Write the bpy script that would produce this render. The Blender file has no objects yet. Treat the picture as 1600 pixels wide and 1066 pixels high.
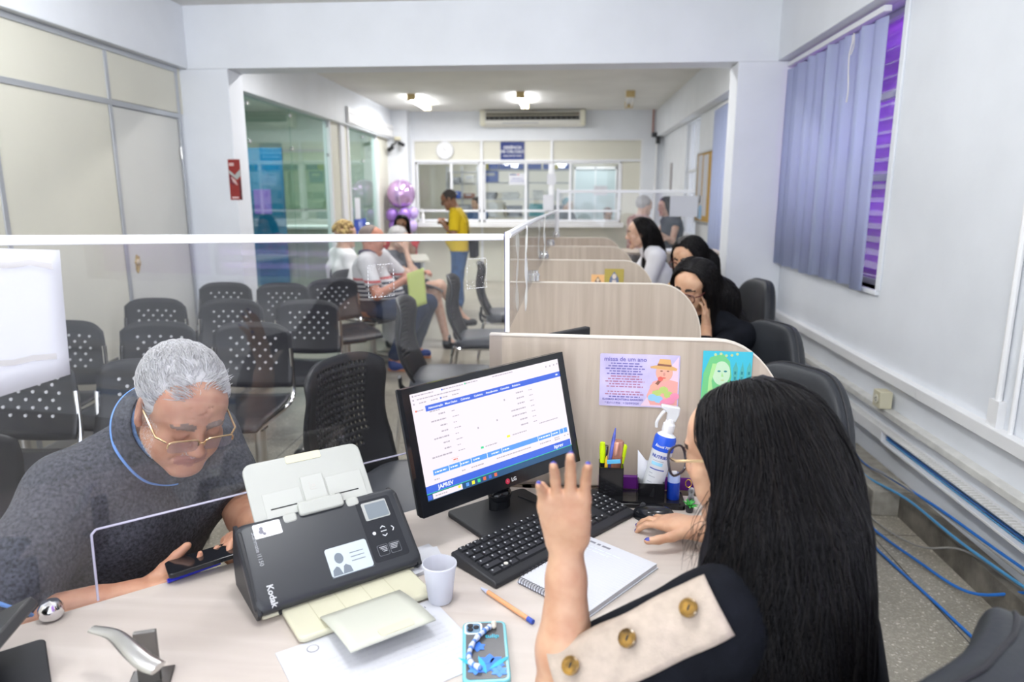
import bpy, bmesh, math, random
import numpy as np
from mathutils import Vector, Matrix

random.seed(7)
RNG = np.random.default_rng(11)
SC = bpy.context.scene
COL = SC.collection
R = math.radians

# ---------------------------------------------------------------- materials
MATS = {}

def mat(name, col=(.8, .8, .8), rough=.5, metal=0., spec=.5, noise=0., nscale=20., bump=0., bscale=60., alpha=1.,
        trans=0., ior=1.45, emit=None, estr=0., coat=0., sheen=0., stretch=(1, 1, 1), col2=None, coords='Object', detail=4.):
    if name in MATS:
        return MATS[name]
    m = bpy.data.materials.new(name)
    m.use_nodes = True
    nt = m.node_tree
    b = nt.nodes['Principled BSDF']
    b.inputs['Base Color'].default_value = (*col, 1)
    b.inputs['Roughness'].default_value = rough
    b.inputs['Metallic'].default_value = metal
    b.inputs['Specular IOR Level'].default_value = spec
    b.inputs['IOR'].default_value = ior
    b.inputs['Transmission Weight'].default_value = trans
    b.inputs['Alpha'].default_value = alpha
    b.inputs['Coat Weight'].default_value = coat
    b.inputs['Sheen Weight'].default_value = sheen
    if emit:
        b.inputs['Emission Color'].default_value = (*emit, 1)
        b.inputs['Emission Strength'].default_value = estr
    if noise or bump:
        tc = nt.nodes.new('ShaderNodeTexCoord')
        mp = nt.nodes.new('ShaderNodeMapping')
        mp.inputs['Scale'].default_value = stretch
        nt.links.new(tc.outputs[coords], mp.inputs[0])
    if noise:
        n = nt.nodes.new('ShaderNodeTexNoise')
        n.inputs['Scale'].default_value = nscale
        n.inputs['Detail'].default_value = detail
        nt.links.new(mp.outputs[0], n.inputs['Vector'])
        r = nt.nodes.new('ShaderNodeValToRGB')
        c2 = col2 or tuple(max(0, c * (1 - noise)) for c in col)
        c1 = col if col2 else tuple(min(1, c * (1 + noise)) for c in col)
        r.color_ramp.elements[0].position = .3
        r.color_ramp.elements[1].position = .7
        r.color_ramp.elements[0].color = (*c2, 1)
        r.color_ramp.elements[1].color = (*c1, 1)
        nt.links.new(n.outputs['Fac'], r.inputs[0])
        nt.links.new(r.outputs[0], b.inputs['Base Color'])
    if bump:
        n2 = nt.nodes.new('ShaderNodeTexNoise')
        n2.inputs['Scale'].default_value = bscale
        nt.links.new(mp.outputs[0], n2.inputs['Vector'])
        bp = nt.nodes.new('ShaderNodeBump')
        bp.inputs['Strength'].default_value = bump
        bp.inputs['Distance'].default_value = .01
        nt.links.new(n2.outputs['Fac'], bp.inputs['Height'])
        nt.links.new(bp.outputs[0], b.inputs['Normal'])
    MATS[name] = m
    return m

def new_nodes(name):
    m = bpy.data.materials.new(name)
    m.use_nodes = True
    MATS[name] = m
    nt = m.node_tree
    return m, nt, nt.nodes, nt.links, nt.nodes['Principled BSDF']

def ramp(nt, stops, interp='LINEAR'):
    r = nt.nodes.new('ShaderNodeValToRGB')
    r.color_ramp.interpolation = interp
    e = r.color_ramp.elements
    while len(e) < len(stops):
        e.new(.5)
    for i, (p, c) in enumerate(stops):
        e[i].position = p
        e[i].color = (*c, 1)
    return r

# ---------------------------------------------------------------- mesh builder
def frame(o, x, y):
    """4x4 from an origin, an x axis and an approximate y axis"""
    x = Vector(x).normalized()
    z = x.cross(Vector(y)).normalized()
    y = z.cross(x)
    m = Matrix((x, y, z)).transposed().to_4x4()
    m.translation = Vector(o)
    return m

def rotz(a):
    return Matrix.Rotation(a, 4, 'Z')

def TR(x, y, z, rz=0):
    return Matrix.Translation((x, y, z)) @ rotz(rz)

class MB:
    def __init__(self, T=None):
        self.v, self.f, self.fm = [], [], []
        self.T = T or Matrix.Identity(4)

    def add(self, vs, fs, m=0, T=None):
        n = len(self.v)
        X = self.T @ T if T is not None else self.T
        self.v += [tuple(X @ Vector(p)) for p in vs]
        self.f += [tuple(i + n for i in f) for f in fs]
        self.fm += [m] * len(fs)
        return self

    def box(self, x0, x1, y0, y1, z0, z1, m=0, T=None):
        vs = [(x, y, z) for x in (x0, x1) for y in (y0, y1) for z in (z0, z1)]
        fs = [(0, 1, 3, 2), (4, 6, 7, 5), (0, 4, 5, 1), (2, 3, 7, 6), (0, 2, 6, 4), (1, 5, 7, 3)]
        return self.add(vs, fs, m, T)

    def rbox(self, sx, sy, sz, r=.005, m=0, T=None, n=4):
        """box centred on origin in xy, from z=0..sz, with rounded vertical corners"""
        return self.prism(rrect(sx, sy, r, n), 0, sz, m, T)

    def prism(self, poly, z0, z1, m=0, T=None):
        n = len(poly)
        vs = [(p[0], p[1], z0) for p in poly] + [(p[0], p[1], z1) for p in poly]
        fs = [tuple(reversed(range(n))), tuple(range(n, 2 * n))]
        fs += [(i, (i + 1) % n, n + (i + 1) % n, n + i) for i in range(n)]
        return self.add(vs, fs, m, T)

    def tube(self, pts, r, n=8, m=0, caps=True, closed=False, T=None, flat=None):
        pts = [Vector(p) for p in pts]
        N = len(pts)
        rs = r if isinstance(r, (list, tuple)) else [r] * N
        vs, fs = [], []
        up = None
        for i, p in enumerate(pts):
            if closed:
                t = pts[(i + 1) % N] - pts[i - 1]
            else:
                t = pts[min(i + 1, N - 1)] - pts[max(i - 1, 0)]
            t = t.normalized() if t.length > 1e-9 else Vector((0, 0, 1))
            if up is None:
                up = t.orthogonal().normalized() if flat is None else Vector(flat[2])
            up = (up - t * up.dot(t))
            up = up.normalized() if up.length > 1e-6 else t.orthogonal().normalized()
            s = t.cross(up)
            for k in range(n):
                a = 2 * math.pi * k / n
                if flat is None:
                    vs.append(p + (up * math.cos(a) + s * math.sin(a)) * rs[i])
                else:
                    vs.append(p + up * math.cos(a) * rs[i] * flat[0] + s * math.sin(a) * rs[i] * flat[1])
        for i in range(N if closed else N - 1):
            j = (i + 1) % N
            for k in range(n):
                fs.append((i * n + k, i * n + (k + 1) % n, j * n + (k + 1) % n, j * n + k))
        if caps and not closed:
            fs += [tuple(reversed(range(n))), tuple(range((N - 1) * n, N * n))]
        return self.add(vs, fs, m, T)

    def cyl(self, a, b, r, r2=None, n=16, m=0, T=None):
        return self.tube([a, b], [r, r if r2 is None else r2], n, m, T=T)

    def lathe(self, prof, n=24, m=0, T=None, caps=True):
        vs, fs = [], []
        for r, z in prof:
            for k in range(n):
                a = 2 * math.pi * k / n
                vs.append((r * math.cos(a), r * math.sin(a), z))
        for i in range(len(prof) - 1):
            for k in range(n):
                fs.append((i * n + k, i * n + (k + 1) % n, (i + 1) * n + (k + 1) % n, (i + 1) * n + k))
        if caps:
            fs += [tuple(reversed(range(n))), tuple(range((len(prof) - 1) * n, len(prof) * n))]
        return self.add(vs, fs, m, T)

    def ell(self, c, r, n=16, m=0, T=None):
        vs, fs = [], []
        h = n // 2
        r = r if isinstance(r, (tuple, list)) else (r, r, r)
        for i in range(h + 1):
            th = math.pi * i / h
            for k in range(n):
                a = 2 * math.pi * k / n
                vs.append((c[0] + r[0] * math.sin(th) * math.cos(a), c[1] + r[1] * math.sin(th) * math.sin(a), c[2] - r[2] * math.cos(th)))
        for i in range(h):
            for k in range(n):
                fs.append((i * n + k, i * n + (k + 1) % n, (i + 1) * n + (k + 1) % n, (i + 1) * n + k))
        return self.add(vs, fs, m, T)

    def grid(self, fn, nu, nv, m=0, T=None, wrap=False):
        vs = [fn(i / nu, j / nv) for i in range(nu + 1) for j in range(nv + 1)]
        fs = [(i * (nv + 1) + j, (i + 1) * (nv + 1) + j, (i + 1) * (nv + 1) + j + 1, i * (nv + 1) + j + 1) for i in range(nu) for j in range(nv)]
        return self.add(vs, fs, m, T)

    def text(self, s, size, T=None, m=0, depth=.0004, align='CENTER', bold=0., space=1.):
        cu = bpy.data.curves.new('t', 'FONT')
        cu.body = s
        cu.size = size
        cu.extrude = depth
        cu.offset = bold
        cu.align_x = align
        cu.align_y = 'CENTER'
        cu.space_character = space
        cu.resolution_u = 3
        ob = bpy.data.objects.new('t', cu)
        COL.objects.link(ob)
        dg = bpy.context.evaluated_depsgraph_get()
        me = ob.evaluated_get(dg).to_mesh()
        vs = [tuple(v.co) for v in me.vertices]
        fs = [tuple(p.vertices) for p in me.polygons]
        ob.evaluated_get(dg).to_mesh_clear()
        bpy.data.objects.remove(ob)
        bpy.data.curves.remove(cu)
        return self.add(vs, fs, m, T)

    def build(self, name, mats, parent=None, bevel=0., solid=0., subsurf=0, sharp=35, seg=2, loc=None, soff=0.):
        me = bpy.data.meshes.new(name)
        V = self.v
        if loc is not None:
            V = [(p[0] - loc[0], p[1] - loc[1], p[2] - loc[2]) for p in V]
        me.from_pydata(V, [], self.f)
        mats = mats if isinstance(mats, (list, tuple)) else [mats]
        for m_ in mats:
            me.materials.append(m_)
        me.polygons.foreach_set('material_index', self.fm)
        finish(me, sharp)
        o = bpy.data.objects.new(name, me)
        COL.objects.link(o)
        if parent:
            o.parent = parent
        if loc is not None:
            o.location = loc
        if solid:
            md = o.modifiers.new('solid', 'SOLIDIFY')
            md.thickness = solid
            md.offset = soff
        if bevel:
            md = o.modifiers.new('bevel', 'BEVEL')
            md.width = bevel
            md.segments = seg
            md.limit_method = 'ANGLE'
            md.angle_limit = R(40)
            md.harden_normals = False
        if subsurf:
            md = o.modifiers.new('sub', 'SUBSURF')
            md.levels = md.render_levels = subsurf
        return o

def finish(me, sharp=35):
    me.update()
    bm = bmesh.new()
    bm.from_mesh(me)
    bmesh.ops.recalc_face_normals(bm, faces=bm.faces)
    bm.to_mesh(me)
    bm.free()
    me.polygons.foreach_set('use_smooth', [True] * len(me.polygons))
    if sharp < 180:
        me.set_sharp_from_angle(angle=R(sharp))
    me.update()

def rrect(sx, sy, r, n=4, cx=0, cy=0):
    out = []
    for qx, qy, a0 in ((1, 1, 0), (-1, 1, 90), (-1, -1, 180), (1, -1, 270)):
        for k in range(n + 1):
            a = R(a0 + 90 * k / n)
            out.append((cx + qx * (sx / 2 - r) + r * math.cos(a), cy + qy * (sy / 2 - r) + r * math.sin(a)))
    return out

def circ(cx, cy, r, n=20, ry=None):
    return [(cx + r * math.cos(2 * math.pi * k / n), cy + (ry or r) * math.sin(2 * math.pi * k / n)) for k in range(n)]

def spline(pts, n=8):
    """Catmull-Rom through points"""
    P = [Vector(p) for p in pts]
    P = [P[0] * 2 - P[1]] + P + [P[-1] * 2 - P[-2]]
    out = []
    for i in range(1, len(P) - 2):
        for k in range(n):
            t = k / n
            a, b, c, d = P[i - 1], P[i], P[i + 1], P[i + 2]
            out.append(.5 * ((2 * b) + (c - a) * t + (2 * a - 5 * b + 4 * c - d) * t * t + (3 * b - a - 3 * c + d) * t ** 3))
    out.append(P[-2])
    return out

# ---------------------------------------------------------------- object tags
def tag(o, label=None, cat=None, group=None, kind=None):
    if label: o['label'] = label
    if cat: o['category'] = cat
    if group: o['group'] = group
    if kind: o['kind'] = kind
    return o

def thing(name, label, cat, loc=(0, 0, 0), rz=0., group=None):
    o = bpy.data.objects.new(name, None)
    o.empty_display_size = .1
    COL.objects.link(o)
    o.location = loc
    o.rotation_euler = (0, 0, rz)
    return tag(o, label, cat, group)

def struct(mb, name, mats, **k):
    return tag(mb.build(name, mats, **k), kind='structure')

def dup(o, loc=None, rz=None, label=None, parent=None):
    c = o.copy()
    COL.objects.link(c)
    if parent is not None: c.parent = parent
    if loc is not None: c.location = loc
    if rz is not None: c.rotation_euler = (0, 0, rz)
    if label: c['label'] = label
    for ch in list(o.children):
        dup(ch, parent=c)
    return c

# ---------------------------------------------------------------- signed distance shapes (bodies, cloth, hair)
class SDF:
    def __init__(self):
        self.p = []

    def cone(self, a, b, ra, rb=None, k=.02, m=0, cut=None, sub=False):
        a, b = np.array(a, float), np.array(b, float)
        rb = ra if rb is None else rb
        self.p.append(('c', a, b, ra, rb, k, m, cut, sub))
        return self

    def ell(self, c, r, Rm=None, k=.02, m=0, cut=None, sub=False):
        r = np.array(r if hasattr(r, '__len__') else (r, r, r), float)
        Rm = np.eye(3) if Rm is None else np.array(Rm, float)
        self.p.append(('e', np.array(c, float), r, Rm, None, k, m, cut, sub))
        return self

    def chain(self, pts, rs, k=.02, m=0, cut=None):
        for i in range(len(pts) - 1):
            self.cone(pts[i], pts[i + 1], rs[i], rs[i + 1], k, m, cut)
        return self

    @staticmethod
    def dist(q, P):
        if q[0] == 'c':
            a, b, ra, rb = q[1:5]
            ab = b - a
            t = np.clip(((P - a) @ ab) / max(ab @ ab, 1e-12), 0, 1)
            d = np.linalg.norm(P - a - t[..., None] * ab, axis=-1) - (ra + (rb - ra) * t)
        else:
            c, r, Rm = q[1:4]
            L = (P - c) @ Rm
            k0 = np.linalg.norm(L / r, axis=-1)
            k1 = np.linalg.norm(L / (r * r), axis=-1)
            d = k0 * (k0 - 1) / np.maximum(k1, 1e-9)
        if q[7]:
            for cp, cn in q[7]:
                d = np.maximum(d, (P - np.array(cp)) @ (np.array(cn, float) / np.linalg.norm(cn)))
        return d

    @staticmethod
    def merge(D, d, k, sub):
        if sub:
            h = np.clip(.5 - .5 * (D + d) / k, 0, 1)
            return D * (1 - h) + (-d) * h + k * h * (1 - h)
        h = np.clip(.5 + .5 * (d - D) / k, 0, 1)
        return d * (1 - h) + D * h - k * h * (1 - h)

    def ev(self, P):
        D = np.full(P.shape[:-1], 1e3)
        D = np.full(P.shape[:-1], 1.0)
        for q in self.p:
            D = self.merge(D, self.dist(q, P), q[5], q[8])
        return D

    def grad(self, P, e=.002):
        g = np.stack([self.ev(P + np.eye(3)[i] * e) - self.ev(P - np.eye(3)[i] * e) for i in range(3)], -1)
        return g / np.maximum(np.linalg.norm(g, axis=-1, keepdims=True), 1e-9)

    def bbox(self, q):
        if q[0] == 'c':
            r = max(q[3], q[4])
            return np.minimum(q[1], q[2]) - r, np.maximum(q[1], q[2]) + r
        r = max(q[2])
        return q[1] - r, q[1] + r

    def mesh(self, h, cuts=None):
        bs = [self.bbox(q) for q in self.p if not q[8]]
        lo = np.min([b[0] for b in bs], 0) - 3 * h
        hi = np.max([b[1] for b in bs], 0) + 3 * h
        n = np.ceil((hi - lo) / h).astype(int) + 1
        D = np.full(n, 1.0, np.float32)
        ax = [lo[i] + h * np.arange(n[i]) for i in range(3)]
        for q in self.p:
            b0, b1 = self.bbox(q)
            m_ = q[5] + 2.5 * h
            i0 = np.clip(np.floor((b0 - m_ - lo) / h).astype(int), 0, n)
            i1 = np.clip(np.ceil((b1 + m_ - lo) / h).astype(int) + 1, 0, n)
            sl = tuple(slice(a, b) for a, b in zip(i0, i1))
            G = np.stack(np.meshgrid(*[ax[i][sl[i]] for i in range(3)], indexing='ij'), -1)
            if G.size == 0: continue
            D[sl] = self.merge(D[sl], self.dist(q, G), q[5], q[8])
        if cuts:
            G = np.stack(np.meshgrid(*ax, indexing='ij'), -1)
            for cp, cn in cuts:
                D = np.maximum(D, (G - np.array(cp)) @ (np.array(cn, float) / np.linalg.norm(cn)))
        return nets(D, lo, h)

def nets(D, lo, h):
    S = D < 0
    c = [S[i:S.shape[0] - 1 + i, j:S.shape[1] - 1 + j, k:S.shape[2] - 1 + k] for i in (0, 1) for j in (0, 1) for k in (0, 1)]
    anyc = np.logical_or.reduce(c)
    allc = np.logical_and.reduce(c)
    act = anyc & ~allc
    I = np.argwhere(act)
    idx = np.full(act.shape, -1, int)
    idx[act] = np.arange(len(I))
    pos = np.zeros((len(I), 3))
    cnt = np.zeros(len(I))
    cr = [(i, j, k) for i in (0, 1) for j in (0, 1) for k in (0, 1)]
    for a in range(8):
        for b in range(a + 1, 8):
            if sum(abs(x - y) for x, y in zip(cr[a], cr[b])) != 1: continue
            A, B = I + cr[a], I + cr[b]
            da, db = D[tuple(A.T)], D[tuple(B.T)]
            x = (da < 0) != (db < 0)
            t = np.where(x, da / np.where(x, da - db, 1), 0)
            pos += np.where(x[:, None], A + t[:, None] * (B - A), 0)
            cnt += x
    V = lo + h * pos / cnt[:, None]
    F = []
    for axx in range(3):
        e = np.eye(3, dtype=int)
        u, w = e[(axx + 1) % 3], e[(axx + 2) % 3]
        s0 = [slice(None)] * 3
        s1 = [slice(None)] * 3
        s0[axx] = slice(0, -1)
        s1[axx] = slice(1, None)
        A = S[tuple(s0)]
        B = S[tuple(s1)]
        E = np.argwhere(A != B)
        ok = np.all(E - u - w >= 0, 1) & np.all(E < np.array(act.shape), 1)
        E = E[ok]
        q = np.stack([idx[tuple((E - u - w).T)], idx[tuple((E - w).T)], idx[tuple(E.T)], idx[tuple((E - u).T)]], 1)
        fl = A[tuple(E.T)]
        q = np.where(fl[:, None], q, q[:, ::-1])
        q = q[np.all(q >= 0, 1)]
        F.append(q)
    return V, np.concatenate(F)

def relax(V, F, it=2, lam=.5):
    E = np.concatenate([F[:, [0, 1]], F[:, [1, 2]], F[:, [2, 3]], F[:, [3, 0]]])
    for _ in range(it):
        s = np.zeros_like(V)
        c = np.zeros(len(V))
        np.add.at(s, E[:, 0], V[E[:, 1]])
        np.add.at(s, E[:, 1], V[E[:, 0]])
        np.add.at(c, E[:, 0], 1)
        np.add.at(c, E[:, 1], 1)
        V = V + lam * (s / np.maximum(c, 1)[:, None] - V)
    return V

def vnormals(V, F):
    n = np.cross(V[F[:, 2]] - V[F[:, 0]], V[F[:, 3]] - V[F[:, 1]])
    N = np.zeros_like(V)
    for i in range(4):
        np.add.at(N, F[:, i], n)
    return N / np.maximum(np.linalg.norm(N, axis=1, keepdims=True), 1e-12)

def wav(P, scale, seed, n=7, axis=None):
    """cheap smooth noise, about -1..1"""
    g = np.random.default_rng(seed)
    w = P + .35 / scale * np.sin(P @ g.normal(size=(3, 3)) * scale * .7)
    out = np.zeros(len(P))
    for _ in range(n):
        d = g.normal(size=3)
        if axis is not None:
            d = d - np.array(axis) * (d @ np.array(axis)) * .85
        d /= np.linalg.norm(d)
        out += np.sin(w @ d * scale * g.uniform(.6, 1.6) + g.uniform(0, 6.28))
    return out / n * 1.8

def raw_mesh(name, V, F, mats, parent=None, loc=(0, 0, 0), fm=None, sharp=180):
    me = bpy.data.meshes.new(name)
    V = np.asarray(V, float) - np.array(loc, float)
    F = np.asarray(F)
    me.vertices.add(len(V))
    me.vertices.foreach_set('co', V.ravel())
    k = F.shape[1]
    me.loops.add(F.size)
    me.loops.foreach_set('vertex_index', F.ravel().astype(np.int32))
    me.polygons.add(len(F))
    me.polygons.foreach_set('loop_start', np.arange(0, F.size, k, dtype=np.int32))
    mats = mats if isinstance(mats, (list, tuple)) else [mats]
    for m_ in mats: me.materials.append(m_)
    if fm is not None:
        me.polygons.foreach_set('material_index', np.asarray(fm, np.int32))
    me.update(calc_edges=True)
    me.validate()
    me.polygons.foreach_set('use_smooth', [True] * len(me.polygons))
    if sharp < 180: me.set_sharp_from_angle(angle=R(sharp))
    o = bpy.data.objects.new(name, me)
    COL.objects.link(o)
    if parent: o.parent = parent
    else: o.location = loc
    return o

def sdf_obj(name, S, h, mats, parent=None, loc=(0, 0, 0), it=2, disp=None, cuts=None):
    """loc = world location of the top-level object; children are given the same loc, kept in its local frame"""
    V, F = S.mesh(h, cuts)
    V = relax(V, F, it)
    if disp is not None:
        V = V + vnormals(V, F) * disp(V)[:, None]
    fm = None
    if isinstance(mats, (list, tuple)) and len(mats) > 1:
        C = V[F].mean(1)
        best = np.full(len(C), 1e9)
        fm = np.zeros(len(C), int)
        for q in S.p:
            if q[8]: continue
            d = S.dist(q, C)
            if q[6]: d = d - .0012
            u = d < best
            best = np.where(u, d, best)
            fm = np.where(u, q[6], fm)
    return raw_mesh(name, V, F, mats, parent, loc, fm)

def strands(name, L, r, mats, parent=None, loc=(0, 0, 0), taper=.25, sides=3, fm=None):
    """L: (N, n, 3) polylines -> thin tapered tubes in one mesh"""
    N, n, _ = L.shape
    t = np.gradient(L, axis=1)
    t /= np.maximum(np.linalg.norm(t, axis=2, keepdims=True), 1e-9)
    ref = np.array([.31, .17, .93])
    u = np.cross(t, ref)
    u /= np.maximum(np.linalg.norm(u, axis=2, keepdims=True), 1e-9)
    w = np.cross(t, u)
    s = np.linspace(0, 1, n)
    rad = np.asarray(r).reshape(-1, 1) * (1 - (1 - taper) * s ** 2)[None]
    V = np.stack([L + (u * math.cos(2 * math.pi * k / sides) + w * math.sin(2 * math.pi * k / sides)) * rad[..., None] for k in range(sides)], 2)
    base = (np.arange(N)[:, None] * n + np.arange(n - 1)[None]) * sides
    F = []
    for k in range(sides):
        k2 = (k + 1) % sides
        F.append(np.stack([base + k, base + k2, base + sides + k2, base + sides + k], -1).reshape(-1, 4))
    F = np.concatenate(F)
    f = None
    if fm is not None:
        f = np.tile(np.repeat(fm, n - 1), sides)
    return raw_mesh(name, V.reshape(-1, 3), F, mats, parent, loc, f)

def comb(S, P, fdir, n, step, off, jit=0., seed=3, post=None):
    """walk strands over the surface S from seeds P; fdir(P, i) = wished direction; off(i) = distance above the surface"""
    g = np.random.default_rng(seed)
    out = [P]
    ph = g.uniform(0, 6.28, (len(P), 3))
    for i in range(1, n):
        d = fdir(P, i)
        N = S.grad(P)
        dv = S.ev(P)[:, None]
        tang = d - N * np.sum(d * N, 1, keepdims=True) * (dv < np.reshape(off(i), (-1, 1)) * 2.)
        tang /= np.maximum(np.linalg.norm(tang, axis=1, keepdims=True), 1e-6)
        P = P + tang * step
        if jit:
            P = P + jit * np.sin(ph + i * .55)
        o = off(i)
        dv = S.ev(P)
        P = P + S.grad(P) * (np.where(dv < o, o - dv, 0) * .9)[:, None]
        if post: P = post(P, i)
        out.append(P)
    return np.stack(out, 1)

# ---------------------------------------------------------------- the camera, and where a view ray meets a real plane
FPX, PITCH, YAW, EYE = 1085., R(11.8), R(4.2), 1.47

def _ray(px, py):
    x, y = (px - 800) / FPX, -(py - 533) / FPX
    d = (x, math.cos(PITCH) + y * math.sin(PITCH), -math.sin(PITCH) + y * math.cos(PITCH))
    c, s = math.cos(YAW), math.sin(YAW)
    return Vector((d[0] * c - d[1] * s, d[0] * s + d[1] * c, d[2]))

def atz(px, py, z):
    d = _ray(px, py)
    return d * ((z - EYE) / d.z) + Vector((0, 0, EYE))

def aty(px, py, y):
    d = _ray(px, py)
    return d * (y / d.y) + Vector((0, 0, EYE))

def atx(px, py, x):
    d = _ray(px, py)
    return d * (x / d.x) + Vector((0, 0, EYE))
# ================================================================ MATERIALS
WALL = mat('wall paint', (.76, .785, .83), .55, noise=.03, nscale=3, bump=.04, bscale=90)
WHITE = mat('white gloss paint', (.83, .83, .84), .35)
CEIL = mat('ceiling paint', (.74, .73, .71), .8, noise=.07, nscale=1.2)
PANEL = mat('cream laminate panel', (.68, .665, .575), .45, noise=.03, nscale=2)
PANEL2 = mat('pale cream door laminate', (.66, .66, .625), .45, noise=.03, nscale=2)
ALU = mat('grey aluminium', (.52, .54, .57), .4, .6)
WALU = mat('white aluminium', (.80, .81, .84), .35)
CHROME = mat('chrome', (.82, .82, .84), .12, 1.)
STEEL = mat('satin steel', (.55, .54, .52), .3, 1.)
BLACKP = mat('black plastic', (.012, .013, .016), .35)
DGREY = mat('dark grey plastic', (.035, .037, .042), .42, noise=.15, nscale=50)
PAPER = mat('white paper', (.60, .61, .66), .7)
INK = mat('grey ink', (.22, .22, .26), .8)
DUST = mat('dusty trunking', (.66, .655, .63), .7, noise=.10, nscale=14)
CREAMP = mat('aged cream plastic', (.66, .62, .46), .5)
GROOVE = mat('dark gap', (.03, .03, .03), .9)
NAVY = mat('navy sign', (.012, .03, .17), .45)
PURPLE = mat('purple foil', (.34, .10, .50), .35)

def glass_mat(name, tint, refl=.9, haze=0., rough=0.):
    m, nt, N, Lk, b = new_nodes(name)
    N.remove(b)
    out = N['Material Output']
    t = N.new('ShaderNodeBsdfTransparent')
    t.inputs[0].default_value = (*tint, 1)
    g = N.new('ShaderNodeBsdfGlossy')
    g.inputs['Roughness'].default_value = rough
    fr = N.new('ShaderNodeFresnel')
    ge = N.new('ShaderNodeNewGeometry')          # the far face of a thin pane reflects like its near face
    io = N.new('ShaderNodeMix')
    io.inputs[2].default_value, io.inputs[3].default_value = 1.5, 1 / 1.5
    Lk.new(ge.outputs['Backfacing'], io.inputs[0])
    Lk.new(io.outputs[0], fr.inputs[0])
    mu = N.new('ShaderNodeMath')
    mu.operation = 'MULTIPLY'
    mu.inputs[1].default_value = refl
    Lk.new(fr.outputs[0], mu.inputs[0])
    mx = N.new('ShaderNodeMixShader')
    Lk.new(mu.outputs[0], mx.inputs[0])
    Lk.new(t.outputs[0], mx.inputs[1])
    Lk.new(g.outputs[0], mx.inputs[2])
    last = mx
    if haze:
        d = N.new('ShaderNodeBsdfDiffuse')
        d.inputs[0].default_value = (.8, .8, .85, 1)
        m2 = N.new('ShaderNodeMixShader')
        m2.inputs[0].default_value = haze
        Lk.new(mx.outputs[0], m2.inputs[1])
        Lk.new(d.outputs[0], m2.inputs[2])
        last = m2
    Lk.new(last.outputs[0], out.inputs[0])
    return m

ACRYL = glass_mat('clear acrylic', (.97, .97, .98), .9, .007)
GLASS = glass_mat('window glass', (.93, .96, .96), .8)
GREENG = glass_mat('green tinted glass', (.80, .91, .88), 1.)

def terrazzo():
    m, nt, N, Lk, b = new_nodes('terrazzo')
    tc = N.new('ShaderNodeTexCoord')
    v = N.new('ShaderNodeTexVoronoi')
    v.inputs['Scale'].default_value = 150
    Lk.new(tc.outputs['Object'], v.inputs['Vector'])
    r = ramp(nt, [(0, (.36, .335, .28)), (.55, (.42, .39, .33)), (.82, (.48, .45, .385)), (.95, (.70, .67, .61))], 'CONSTANT')
    sp = N.new('ShaderNodeSeparateColor')
    Lk.new(v.outputs['Color'], sp.inputs[0])
    Lk.new(sp.outputs[0], r.inputs[0])
    n = N.new('ShaderNodeTexNoise')
    n.inputs['Scale'].default_value = 1.7
    n.inputs['Detail'].default_value = 6
    Lk.new(tc.outputs['Object'], n.inputs['Vector'])
    r2 = ramp(nt, [(.3, (.78, .77, .74)), (.7, (1.05, 1.03, 1.0))])
    Lk.new(n.outputs['Fac'], r2.inputs[0])
    mx = N.new('ShaderNodeMix')
    mx.data_type = 'RGBA'
    mx.blend_type = 'MULTIPLY'
    mx.inputs[0].default_value = 1
    Lk.new(r.outputs[0], mx.inputs[6])
    Lk.new(r2.outputs[0], mx.inputs[7])
    # dark divider strips every 1.0 m
    br = N.new('ShaderNodeTexBrick')
    br.offset = 0
    br.inputs['Scale'].default_value = 1
    br.inputs['Mortar Size'].default_value = .003
    br.inputs['Brick Width'].default_value = 1.0
    br.inputs['Row Height'].default_value = 1.0
    mp = N.new('ShaderNodeMapping')
    mp.inputs['Location'].default_value = (.62, .05, 0)
    Lk.new(tc.outputs['Object'], mp.inputs[0])
    Lk.new(mp.outputs[0], br.inputs['Vector'])
    m3 = N.new('ShaderNodeMix')
    m3.data_type = 'RGBA'
    Lk.new(br.outputs['Fac'], m3.inputs[0])
    Lk.new(mx.outputs[2], m3.inputs[6])
    m3.inputs[7].default_value = (.06, .055, .05, 1)
    Lk.new(m3.outputs[2], b.inputs['Base Color'])
    b.inputs['Roughness'].default_value = .32
    return m

def wood(name, c1, c2, sc=(1.2, 14, 14), rough=.4):
    m, nt, N, Lk, b = new_nodes(name)
    tc = N.new('ShaderNodeTexCoord')
    mp = N.new('ShaderNodeMapping')
    mp.inputs['Scale'].default_value = sc
    Lk.new(tc.outputs['Object'], mp.inputs[0])
    n = N.new('ShaderNodeTexNoise')
    n.inputs['Scale'].default_value = 2.2
    n.inputs['Detail'].default_value = 7
    n.inputs['Distortion'].default_value = .6
    Lk.new(mp.outputs[0], n.inputs['Vector'])
    r = ramp(nt, [(.28, c2), (.5, tuple((a + b_) / 2 for a, b_ in zip(c1, c2))), (.66, c1)])
    Lk.new(n.outputs['Fac'], r.inputs[0])
    Lk.new(r.outputs[0], b.inputs['Base Color'])
    b.inputs['Roughness'].default_value = rough
    return m

TERR = terrazzo()
DESKW = wood('pale desk wood', (.575, .515, .475), (.50, .44, .40), (1.0, 9, 9))
DIVW = wood('pale divider wood', (.535, .455, .375), (.43, .355, .285), (16, 16, .9))
EDGEW = mat('pale edge band', (.74, .68, .60), .5)

# ================================================================ ROOM SHELL
YB, YF = 5.42, 12.2       # cross beam, far wall
XL, XR = -2.95, 1.65
CZ, BZ = 2.87, 2.42
struct(MB().box(-8, XR + .3, -3.2, 15.6, -.1, 0), 'floor', TERR)
struct(MB().box(-8, XR + .3, -3.2, 15.6, CZ, CZ + .1), 'ceiling', CEIL)
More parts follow.
